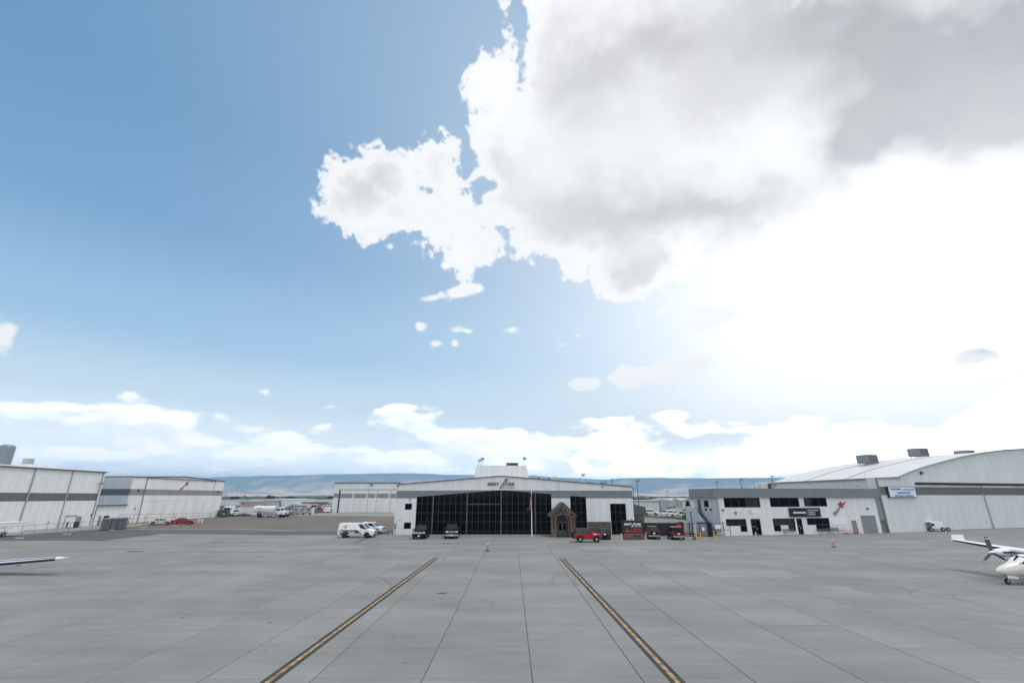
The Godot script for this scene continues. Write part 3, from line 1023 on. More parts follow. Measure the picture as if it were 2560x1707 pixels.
func wall(mb: MB, x0: float, x1: float, lo, hi, holes := [], kinks := [], z0 := -0.25, z1 := 0.0) -> void:
	# a wall from x0 to x1 with holes [x0, x1, y0, y1]; heights may be numbers or functions of x
	var xs := [x0, x1]
	for h in holes:
		xs.append(clampf(h[0], x0, x1))
		xs.append(clampf(h[1], x0, x1))
	for k in kinks:
		if k > x0 and k < x1:
			xs.append(k)
	xs.sort()
	for i in xs.size() - 1:
		var a: float = xs[i]
		var b: float = xs[i + 1]
		if b - a < 0.001:
			continue
		for s in spans_at((a + b) / 2, lo, hi, holes):
			var ya := maxf(at_x(s[0], a), at_x(lo, a))
			var yb := maxf(at_x(s[0], b), at_x(lo, b))
			var ta := minf(at_x(s[1], a), at_x(hi, a))
			var tb := minf(at_x(s[1], b), at_x(hi, b))
			if (ta - ya) + (tb - yb) < 0.02:
				continue
			ta = maxf(ta, ya)
			tb = maxf(tb, yb)
			mb.hexa([Vector3(a, ya, z1), Vector3(b, yb, z1), Vector3(b, yb, z0), Vector3(a, ya, z0), Vector3(a, ta, z1), Vector3(b, tb, z1), Vector3(b, tb, z0), Vector3(a, ta, z0)])


func ribs(mb: MB, x0: float, x1: float, step: float, lo, hi, holes := [], z := 0.0, w := 0.05, d := 0.028) -> void:
	var x := x0 + step / 2
	while x < x1:
		for s in spans_at(x, lo, hi, holes):
			var y0 := maxf(at_x(s[0], x), at_x(lo, x))
			var y1 := minf(at_x(s[1], x), at_x(hi, x))
			if y1 - y0 > 0.06:
				var q := []
				for y in [y0, y1]:
					q.append_array([Vector3(x - w * 0.3, y, z + d), Vector3(x + w * 0.3, y, z + d), Vector3(x + w, y, z - 0.005), Vector3(x - w, y, z - 0.005)])
				mb.hexa(q)
		x += step


func pane(parent: Node3D, x0: float, x1: float, y0, y1, z: float, m: Material, called := "pane") -> MeshInstance3D:
	var mb := MB.new()
	mb.hexa([Vector3(x0, at_x(y0, x0), z + 0.012), Vector3(x1, at_x(y0, x1), z + 0.012), Vector3(x1, at_x(y0, x1), z), Vector3(x0, at_x(y0, x0), z), Vector3(x0, at_x(y1, x0), z + 0.012), Vector3(x1, at_x(y1, x1), z + 0.012), Vector3(x1, at_x(y1, x1), z), Vector3(x0, at_x(y1, x0), z)])
	return part(parent, called, mb, m)


func window_in(parent: Node3D, x0: float, y0: float, x1: float, y1: float, cuts: Array, glass, behind = null, z := 0.0) -> MeshInstance3D:
	# a window: frame, with one pane for each light; cuts are x positions between panes
	var f := MB.new()
	var w := 0.055
	f.span(x0, y0, z - 0.18, x1, y0 + w, z + 0.02)
	f.span(x0, y1 - w, z - 0.18, x1, y1, z + 0.02)
	f.span(x0, y0 + w, z - 0.18, x0 + w, y1 - w, z + 0.018)
	f.span(x1 - w, y0 + w, z - 0.18, x1, y1 - w, z + 0.018)
	for c in cuts:
		f.span(c - w / 2, y0 + w, z - 0.12, c + w / 2, y1 - w, z + 0.012)
	var o := part(parent, "window", f, M.mullion)
	var xs := [x0 + w] + cuts + [x1 - w]
	for i in xs.size() - 1:
		pane(o, xs[i] + (w / 2 if i > 0 else 0.0), xs[i + 1] - (w / 2 if i < xs.size() - 2 else 0.0), y0 + w, y1 - w, z - 0.07, glass[i % glass.size()] if glass is Array else glass)
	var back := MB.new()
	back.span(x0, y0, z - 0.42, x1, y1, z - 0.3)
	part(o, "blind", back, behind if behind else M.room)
	return o


func wall_lamp(parent: Node3D, at: Vector3, s := 0.3) -> void:
	var mb := MB.new()
	mb.hexa([at + Vector3(-s / 2, -s * 0.45, s * 0.55), at + Vector3(s / 2, -s * 0.45, s * 0.55), at + Vector3(s / 2, -s * 0.45, 0), at + Vector3(-s / 2, -s * 0.45, 0), at + Vector3(-s / 2, s * 0.3, s * 0.75), at + Vector3(s / 2, s * 0.3, s * 0.75), at + Vector3(s / 2, s * 0.5, 0), at + Vector3(-s / 2, s * 0.5, 0)])
	var o := part(parent, "wall_lamp", mb, M.lamp_dark)
	mb = MB.new()
	mb.box(at + Vector3(0, -s * 0.08, s * 0.66), Vector3(s * 0.8, s * 0.45, 0.02))
	part(o, "lens", mb, M.lamp_glass)


func star_pts(c: Vector2, r: float, q: float, turn: float, stretch := 1.0) -> PackedVector2Array:
	# a five-pointed star; the first point may be longer
	var o := PackedVector2Array()
	for k in 10:
		var a := turn + k * TAU / 10
		var l := (r if k % 2 == 0 else q) * (stretch if k == 0 else 1.0)
		o.append(c + Vector2(cos(a), sin(a)) * l)
	return o


func tail_pts(a: Vector2, b: Vector2, w0: float, w1: float, bend: float) -> PackedVector2Array:
	# a curved comet tail from a (wide) to b (narrow)
	var l := PackedVector2Array()
	var r := PackedVector2Array()
	var m := (a + b) / 2 + (b - a).orthogonal().normalized() * bend
	for k in 9:
		var t := k / 8.0
		var p := a.lerp(m, t).lerp(m.lerp(b, t), t)
		var d := (m - a).lerp(b - m, t).normalized().orthogonal() * lerpf(w0, w1, t) / 2
		l.append(p + d)
		r.append(p - d)
	r.reverse()
	l.append_array(r)
	return l


func build_terminal() -> void:
	var b := thing("terminal_building", "long white ribbed hangar building with a low gable and a black glass front", "building", Vector3(0, 0, -82.7))
	var top := line_fn([-19.2, 7.9, -1.87, 9.28, 20.4, 7.52])
	var gt := line_fn([-16.1, 5.95, -1.86, 7.04, 6.65, 6.39])
	var g2 := line_fn([9.8, 6.11, 12.53, 5.91])
	var holes := [[-16.1, 6.65, 0.02, gt], [9.82, 12.5, 0.02, g2], [16.45, 19.12, 0.02, 4.85], [-18.0, -16.84, 3.9, 4.87], [-17.96, -16.8, 0.92, 1.9], [-18.03, -16.3, -1.0, -0.5]]
	var mb := MB.new()
	wall(mb, -19.2, 20.4, 0.0, 5.7, holes, [-1.86])
	ribs(mb, -19.2, 20.4, 0.62, 0.0, 5.7, holes)
	part(b, "wall", mb, M.white_siding)
	mb = MB.new()
	wall(mb, -19.2, 20.4, 5.7, 6.95, holes, [-1.86], -0.25, 0.004)
	ribs(mb, -19.2, 20.4, 0.31, 5.7, 6.95, holes, 0.004)
	part(b, "grey_band", mb, M.grey_siding)
	mb = MB.new()
	wall(mb, -19.2, 20.4, 6.95, top, holes, [-1.87, -1.86])
	ribs(mb, -19.2, 20.4, 0.62, 6.95, top, holes)
	part(b, "gable_wall", mb, M.white_siding)
	mb = MB.new()
	for e in [[-19.35, 7.89, -1.87, 9.28], [-1.87, 9.28, 20.5, 7.51]]:
		var a := Vector3(e[0], e[1], 0.05)
		var c := Vector3(e[2], e[3], 0.05)
		mb.bar(a + Vector3(0, 0.06, 0), c + Vector3(0, 0.06, 0), 0.13, 0.32, Vector3(0, 0, 1))
	part(b, "roof_trim", mb, M.trim_dark)
	# body behind the front
	mb = MB.new()
	mb.span(-19.72, 0, -0.9, -19.2, 6.9, -0.35)
	mb.span(-19.2, 0, -42, -18.95, 7.7, -0.25)
	mb.span(20.15, 0, -42, 20.4, 7.4, -0.25)
	mb.span(-19.2, 0, -42.25, 20.4, 7.4, -42)
	mb.span(-19.72, 6.9, -0.9, -19.2, 7.55, -0.35)
	part(b, "side_wall", mb, M.white_wall)
	mb = MB.new()
	mb.span(-19.76, 7.55, -0.95, -19.15, 7.66, -0.3)
	part(b, "pilaster_cap", mb, M.trim_dark)
	mb = MB.new()
	mb.span(-19.6, 0.9, -0.35, -19.25, 1.7, -0.15)
	part(b, "meter_box", mb, M.galvanised)
	mb = MB.new()
	mb.span(-19.6, 5.7, -0.34, -19.2, 6.9, -0.1)
	part(b, "band_return", mb, M.grey_siding)
	mb = MB.new()
	mb.hexa([Vector3(-19.2, 7.62, -0.1), Vector3(-1.87, 9.0, -0.1), Vector3(-1.87, 9.0, -42.2), Vector3(-19.2, 7.62, -42.2), Vector3(-19.2, 7.8, -0.1), Vector3(-1.87, 9.18, -0.1), Vector3(-1.87, 9.18, -42.2), Vector3(-19.2, 7.8, -42.2)])
	mb.hexa([Vector3(-1.87, 9.0, -0.1), Vector3(20.4, 7.24, -0.1), Vector3(20.4, 7.24, -42.2), Vector3(-1.87, 9.0, -42.2), Vector3(-1.87, 9.18, -0.1), Vector3(20.4, 7.42, -0.1), Vector3(20.4, 7.42, -42.2), Vector3(-1.87, 9.18, -42.2)])
	part(b, "roof", mb, M.metal_roof)
	# the raised block on the roof
	mb = MB.new()
	mb.hexa([Vector3(-6.95, 8.6, -5.3), Vector3(3.1, 8.6, -5.3), Vector3(3.1, 8.6, -13), Vector3(-6.95, 8.6, -13), Vector3(-6.56, 11.38, -5.3), Vector3(2.69, 11.38, -5.3), Vector3(2.69, 11.38, -13), Vector3(-6.56, 11.38, -13)])
	var rise := line_fn([-6.95, 8.7, -6.56, 11.36, 2.69, 11.36, 3.1, 8.7])
	ribs(mb, -6.9, 3.05, 0.42, 8.9, rise, [], -5.3)
	part(b, "roof_block", mb, M.white_siding)
	# curtain wall: mullions, transoms, panes
	var xs := [-16.1, -15.17, -14.24]
	for c in [-13.31, -7.57, -1.83]:
		for k in 6:
			xs.append(c + k * 0.957)
	xs.append_array([3.91, 4.82, 5.73, 6.65])
	var rows := [0.04, 0.56, 2.01, 3.43, 4.86]
	for i in xs.size():
		var thick: bool = i == 3 or i == 9 or i == 15 or i == 21
		mb = MB.new()
		var w := 0.11 if thick else 0.028
		mb.span(xs[i] - w, 0.03, -0.2, xs[i] + w, minf(gt.call(clampf(xs[i] - w, -16.1, 6.65)), gt.call(clampf(xs[i] + w, -16.1, 6.65))), -0.02 if thick else -0.05)
		part(b, "column" if thick else "mullion", mb, M.column if thick else M.mullion)
	for y in rows:
		mb = MB.new()
		mb.span(-16.1, y - 0.03, -0.17, 6.65, y + 0.03, -0.066)
		part(b, "transom", mb, M.mullion)
	mb = MB.new()
	mb.span(-7.46, 4.68, -0.165, -1.94, 4.79, -0.068)
	part(b, "transom", mb, M.column)
	for i in xs.size() - 1:
		for r in rows.size():
			pane(b, xs[i] + 0.03, xs[i + 1] - 0.03, rows[r] + 0.03, (rows[r + 1] - 0.03) if r < 4 else gt, -0.11, M.glass)
	for e in [[[9.82, 10.72, 11.61, 12.5], [0.04, 2.01, 3.43, 4.86], g2], [[16.45, 17.34, 18.23, 19.12], [0.04, 0.6, 2.01, 3.43], 4.85]]:
		for i in e[0].size():
			mb = MB.new()
			mb.span(e[0][i] - 0.028, 0.03, -0.2, e[0][i] + 0.028, at_x(e[2], e[0][i]), -0.05)
			part(b, "mullion", mb, M.mullion)
			if i == 3:
				continue
			for r in 4:
				pane(b, e[0][i] + 0.03, e[0][i + 1] - 0.03, e[1][r] + 0.03, (e[1][r + 1] - 0.03) if r < 3 else e[2], -0.11, M.glass)
		for y in e[1]:
			mb = MB.new()
			mb.span(e[0][0], y - 0.025, -0.17, e[0][3], y + 0.025, -0.066)
			part(b, "transom", mb, M.mullion)
	window_in(b, -18.0, 3.9, -16.84, 4.87, [], M.glass)
	window_in(b, -17.96, 0.92, -16.8, 1.9, [], M.glass)
	# rooms behind the glass
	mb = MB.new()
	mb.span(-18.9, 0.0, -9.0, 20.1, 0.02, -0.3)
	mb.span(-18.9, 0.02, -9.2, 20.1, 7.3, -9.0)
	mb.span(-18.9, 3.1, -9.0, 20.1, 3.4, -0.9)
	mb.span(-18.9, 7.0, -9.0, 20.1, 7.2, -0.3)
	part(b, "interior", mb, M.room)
	# service door at the left, stone wainscot at the right
	mb = MB.new()
	mb.span(-17.9, 0.02, 0.03, -16.35, 0.86, 0.07)
	mb.span(-18.95, 0.02, 0.03, -18.15, 0.55, 0.1)
	part(b, "wall_panel", mb, M.white_paint)
	stones(b, 12.53, 0.02, 16.42, 2.02, 0.03, 0.33)
	for p in [Vector3(-5.97, 8.94, 0.1), Vector3(2.27, 8.94, 0.1), Vector3(15.4, 7.54, 0.02), Vector3(-17.24, 5.52, 0.02)]:
		wall_lamp(b, p, 0.26)
	mb = MB.new()
	mb.prism(PackedVector2Array([Vector2(-18.95, 2.2), Vector2(-18.1, 2.2), Vector2(-18.52, 2.75)]), 0.035, 0.045)
	var warn := part(b, "warning_plate", mb, M.peach_paint)
	mb = MB.new()
	mb.prism(PackedVector2Array([Vector2(-18.83, 2.26), Vector2(-18.22, 2.26), Vector2(-18.52, 2.65)]), 0.04, 0.048)
	part(warn, "plate_face", mb, M.white_paint)
	# rail along the left roof slope
	mb = MB.new()
	var p0 := Vector3(-18.4, 8.0, -1.4)
	var p1 := Vector3(-6.7, 8.93, -1.4)
	mb.bar(p0 + Vector3(0, 0.36, 0), p1 + Vector3(0, 0.36, 0), 0.03)
	for k in 10:
		var p := p0.lerp(p1, k / 9.0)
		mb.bar(p, p + Vector3(0, 0.36, 0), 0.03)
	part(b, "roof_rail", mb, M.white_paint)

	# the lettering on the gable
	var s := thing("building_sign", "grey raised gable lettering with a red star and a curved tail", "sign", Vector3(0, 0, -82.64))
	words(s, "WEST", Vector3(-3.22, 8.0, 0), 0.54, 1.95, M.letter_grey, 0.05, 0.15)
	words(s, "STAR", Vector3(-0.62, 8.0, 0), 0.54, 2.15, M.letter_grey, 0.05, 0.15)
	words(s, "A V I A T I O N", Vector3(-0.75, 7.4, 0), 0.2, 2.35, M.letter_grey, 0.04, 0.1)
	mb = MB.new()
	mb.prism(tail_pts(Vector2(-2.1, 7.32), Vector2(-1.2, 8.5), 0.34, 0.12, 0.12), 0.0, 0.07)
	part(s, "comet_tail", mb, M.tail_grey)
	mb = MB.new()
	mb.prism(star_pts(Vector2(-0.98, 8.62), 0.26, 0.11, 0.5, 1.7), 0.0, 0.09)
	part(s, "star", mb, M.red_star)
	mb = MB.new()
	mb.prism(star_pts(Vector2(-0.99, 8.64), 0.33, 0.14, 0.5, 1.7), -0.01, 0.03)
	part(s, "star_border", mb, M.letter_dark)

	roof_things()


func roof_things() -> void:
	# floodlights, masts and cooling units up on the roofs
	for e in [[-5.54, 11.38, -88.5, 1.33, -0.3, "White twin floodlight on the left end of the roof block"], [2.2, 11.38, -88.5, 1.4, 0.35, "White floodlight on the right end of the roof block"], [13.2, 8.0, -90.5, 1.95, 0.2, "White square floodlight on a pole above the right roof slope"]]:
		var t := thing("floodlight", e[5], "floodlight", Vector3(e[0], e[1], e[2]), 0.0, "floodlights on the terminal roof")
		var mb := MB.new()
		mb.tube(Vector3(0, 0, 0), Vector3(0, e[3] - 0.2, 0), 0.06)
		mb.span(-0.14, 0, -0.14, 0.14, 0.05, 0.14)
		part(t, "post", mb, M.white_paint)
		for k in (2 if e[4] < 0 else 1):
			var f := MB.new()
			var xf := Transform3D(Basis.from_euler(Vector3(0.35, e[4] * (1.0 if k == 0 else -2.5), 0.0)), Vector3(0.1 - k * 0.62, e[3] - 0.1 - k * 0.3, 0.1))
			f.hexa([xf * Vector3(-0.36, -0.28, 0.12), xf * Vector3(0.36, -0.28, 0.12), xf * Vector3(0.25, -0.2, -0.16), xf * Vector3(-0.25, -0.2, -0.16), xf * Vector3(-0.36, 0.28, 0.12), xf * Vector3(0.36, 0.28, 0.12), xf * Vector3(0.25, 0.2, -0.16), xf * Vector3(-0.25, 0.2, -0.16)])
			var o := part(t, "head", f, M.white_paint)
			f = MB.new()
			f.hexa([xf * Vector3(-0.3, -0.22, 0.14), xf * Vector3(0.3, -0.22, 0.14), xf * Vector3(0.3, -0.22, 0.1), xf * Vector3(-0.3, -0.22, 0.1), xf * Vector3(-0.3, 0.22, 0.14), xf * Vector3(0.3, 0.22, 0.14), xf * Vector3(0.3, 0.22, 0.1), xf * Vector3(-0.3, 0.22, 0.1)])
			part(o, "lens", f, M.steel)
		if e[4] < 0:
			var br := MB.new()
			br.tube(Vector3(-0.62, 0, 0), Vector3(-0.55, e[3] - 0.4, 0), 0.04)
			br.tube(Vector3(-0.2, 0, 0), Vector3(0, 0.6, 0), 0.03)
			part(t, "brace", br, M.white_paint)
	for e in [[-1.03, 11.38, -88.3, 1.95, "Whip aerial at the left edge of the dark roof cooler"], [1.1, 11.38, -88.3, 1.6, "Short whip aerial at the right edge of the dark roof cooler"], [2.3, 12.7, -88.5, 1.4, "Thin pale aerial standing on the right roof block floodlight"], [7.6, 8.55, -90.0, 2.05, "Thin aerial beside the tan cooler on the right slope"], [7.95, 6.4, -82.5, 2.2, "Thin wire aerial on the gable right of the lettering"], [-6.2, 11.38, -88.3, 1.3, "Thin aerial left of the twin floodlight on the roof block"]]:
		var mb := MB.new()
		mb.tube(Vector3.ZERO, Vector3(0, e[3], 0), 0.03, 0.014, 6)
		mb.tube(Vector3.ZERO, Vector3(0, 0.25, 0), 0.05, 0.05, 6)
		lone("aerial", e[4], "aerial", mb, M.galvanised, Vector3(e[0], e[1], e[2]), 0.0, "whip aerials on the terminal")
	var c := thing("roof_cooler", "dark louvred cooling unit on top of the white roof block", "cooling unit", Vector3(0.06, 11.38, -88.6))
	var mb := MB.new()
	mb.span(-1.07, 0, -0.6, 1.07, 0.5, 0.6)
	part(c, "cabinet", mb, M.plastic_grey)
	mb = MB.new()
	mb.span(-0.35, 0.03, 0.6, 1.04, 0.46, 0.615)
	part(c, "grille", mb, M.lamp_dark)
	c = thing("roof_cooler", "tan box cooling unit on the right slope of the terminal roof", "cooling unit", Vector3(7.85, 8.4, -90.0))
	mb = MB.new()
	mb.span(-0.55, 0.0, -0.5, 0.55, 1.02, 0.5)
	part(c, "cabinet", mb, M.tan_wall)
	mb = MB.new()
	for k in 5:
		mb.span(-0.48, 0.14 + k * 0.17, 0.5, 0.48, 0.22 + k * 0.17, 0.52)
	part(c, "louvre", mb, M.tan_light)
	mb = MB.new()
	mb.span(-1.1, 0, -0.2, -0.56, 0.55, 0.2)
	part(c, "duct", mb, M.galvanised)
	for e in [[4.97, 8.75, -90.0, "Small dark vent cap right of the roof block"], [6.85, 8.6, -89.6, "Small dark vent cap beside the tan roof cooler"]]:
		mb = MB.new()
		mb.tube(Vector3.ZERO, Vector3(0, 0.4, 0), 0.07)
		mb.tube(Vector3(0, 0.36, 0), Vector3(0, 0.6, 0), 0.17, 0.15)
		lone("vent_cap", e[3], "vent", mb, M.lamp_dark, Vector3(e[0], e[1], e[2]), 0.0, "vent caps on the terminal roof")


func stones(parent: Node3D, x0: float, y0: float, x1: float, y1: float, z: float, size: float) -> void:
	# rubble facing: a mortar bed and uneven proud stones, too small to pick apart, in one part of several tones
	var bed := MB.new()
	bed.span(x0, y0, z - 0.06, x1, y1, z + 0.02)
	part(parent, "mortar_bed", bed, M.mortar)
	var sets := []
	for i in 6:
		sets.append(MB.new())
	var y := y0
	while y < y1 - 0.05:
		var h := minf(size * rng.randf_range(0.6, 1.15), y1 - y)
		var x := x0
		while x < x1 - 0.04:
			var w := minf(size * rng.randf_range(0.6, 1.6), x1 - x)
			if x1 - x - w < 0.1:
				w = x1 - x
			var mb: MB = sets[rng.randi() % 6]
			var d := z + rng.randf_range(0.05, 0.11)
			var q := []
			var g := 0.02
			for e in [[z, 0.0], [d, minf(0.05, w * 0.25)]]:
				var k: float = e[1] + g
				var kk: float = minf(k, h * 0.3)
				q.append([Vector3(x + k + rng.randf() * 0.03, y + kk, e[0]), Vector3(x + w - k - rng.randf() * 0.03, y + kk + rng.randf() * 0.03, e[0]), Vector3(x + w - k, y + h - kk - rng.randf() * 0.03, e[0]), Vector3(x + k, y + h - kk, e[0])])
			mb.quad(q[1][0], q[1][1], q[1][2], q[1][3])
			for i in 4:
				var j := (i + 1) % 4
				mb.quad(q[0][i], q[0][j], q[1][j], q[1][i])
			x += w
		y += h
	for i in 6:
		if sets[i].v.size():
			part(parent, "stone", sets[i], M["stone_%d" % i], true)


func build_porch() -> void:
	# timber gable on stone piers before the main door
	var p := thing("entrance_porch", "timber framed gable porch on stone piers before the dark doors", "porch", Vector3(8.08, 0, -78.0))
	for s in [-1, 1]:
		var pier := Node3D.new()
		pier.name = "stone_pier"
		p.add_child(pier, true)
		stones(pier, s * 1.5 - 0.42, 0.0, s * 1.5 + 0.42, 0.92, 0.0, 0.2)
		var mb := MB.new()
		mb.span(s * 1.5 - 0.4, 0.0, -0.85, s * 1.5 + 0.4, 0.92, -0.05)
		part(pier, "core", mb, M.stone_0)
		mb = MB.new()
		mb.span(s * 1.5 - 0.48, 0.92, -0.9, s * 1.5 + 0.48, 1.0, 0.12)
		part(pier, "cap", mb, M.stone_3)
		mb = MB.new()
		for dx in [-0.27, 0.27]:
			mb.span(s * 1.5 + dx - 0.085, 1.0, -0.3, s * 1.5 + dx + 0.085, 3.0, -0.12)
		part(p, "post", mb, M.timber)
		# stone side of the door recess
		var side := Node3D.new()
		side.name = "stone_side"
		p.add_child(side, true)
		stones(side, s * 1.4 - 0.45, 0.0, s * 1.4 + 0.45, 2.9, -2.0, 0.22)
		stones(side, s * 1.02 - 0.12, 0.0, s * 1.02 + 0.12, 2.25, -1.6, 0.2)
	var beam := MB.new()
	beam.bar(Vector3(-2.0, 3.02, 0.02), Vector3(0.02, 4.86, 0.02), 0.24, 0.2, Vector3(0, 0, 1))
	beam.bar(Vector3(2.0, 3.02, 0.0), Vector3(-0.02, 4.86, 0.0), 0.24, 0.2, Vector3(0, 0, 1))
	part(p, "rafter", beam, M.timber)
	beam = MB.new()
	beam.bar(Vector3(0, 3.3, -0.02), Vector3(0, 4.75, -0.02), 0.17, 0.16, Vector3(0, 0, 1))
	part(p, "king_post", beam, M.timber)
	beam = MB.new()
	for s in [-1, 1]:
		beam.bar(Vector3(s * 1.75, 2.9, -0.03), Vector3(s * 0.05, 3.42, -0.03), 0.17, 0.15, Vector3(0, 0, 1))
		beam.bar(Vector3(s * 0.05, 3.42, -0.04), Vector3(s * 1.22, 3.82, -0.04), 0.13, 0.13, Vector3(0, 0, 1))
		beam.span(s * 1.9 - 0.1, 2.86, -4.4, s * 1.9 + 0.1, 3.06, -0.1)
	part(p, "tie_beam", beam, M.timber)
	beam = MB.new()
	beam.prism(PackedVector2Array([Vector2(-0.26, 3.3), Vector2(0.26, 3.3), Vector2(0.26, 3.55), Vector2(0, 3.62), Vector2(-0.26, 3.55)]), 0.0, 0.06)
	part(p, "steel_plate", beam, M.slate_roof)
	var roof := MB.new()
	for s in [-1, 1]:
		var a := Vector3(s * 2.24, 2.98, 0)
		var c := Vector3(0, 5.02, 0)
		var up := Vector3(0, 0.13, 0)
		var q := [a + Vector3(0, 0, 0.35), c + Vector3(0, 0, 0.35), c + Vector3(0, 0, -4.6), a + Vector3(0, 0, -4.6)]
		if s > 0:
			q = [q[1], q[0], q[3], q[2]]
		roof.hexa(q + [q[0] + up, q[1] + up, q[2] + up, q[3] + up])
	part(p, "roof", roof, M.slate_roof)
	# arched dark doorway at the back
	var mb := MB.new()
	var arch := PackedVector2Array([Vector2(-0.92, 0.0), Vector2(0.92, 0.0), Vector2(0.92, 2.3)])
	for k in 9:
		arch.append(Vector2(cos(k * PI / 8) * 0.92, 2.3 + sin(k * PI / 8) * 0.8))
	arch.append(Vector2(-0.92, 2.3))
	mb.prism(arch, -2.3, -1.9)
	part(p, "door_surround", mb, M.trim_black)
	for s in [-1, 1]:
		mb = MB.new()
		mb.span(s * 0.36 - 0.33, 0.05, -1.9, s * 0.36 + 0.33, 2.15, -1.85)
		var d := part(p, "door", mb, M.trim_dark)
		pane(d, s * 0.36 - 0.22, s * 0.36 + 0.22, 0.9, 1.95, -1.845, M.glass)
		mb = MB.new()
		mb.span(s * 0.1 - 0.02, 0.95, -1.85, s * 0.1 + 0.02, 1.35, -1.80)
		part(d, "handle", mb, M.iron)
	mb = MB.new()
	mb.span(-0.9, 2.2, -1.85, 0.9, 2.32, -1.75)
	part(p, "lintel", mb, M.trim_black)
	var back := MB.new()
	back.span(-1.9, 2.9, -4.5, 1.9, 3.0, -2.3)
	part(p, "ceiling", back, M.timber)
	mb = MB.new()
	mb.tube(Vector3(0, 2.85, -1.2), Vector3(0, 3.3, -1.2), 0.02)
	mb.tube(Vector3(0, 2.55, -1.2), Vector3(0, 2.85, -1.2), 0.09, 0.11)
	part(p, "lantern", mb, M.iron)
	mb = MB.new()
	mb.span(-1.0, 0.002, -1.5, 1.0, 0.02, 0.35)
	lone("door_mat", "dark flat mat on the concrete before the porch doors", "door mat", mb, M.plastic_black, Vector3(8.08, 0.004, -77.9))


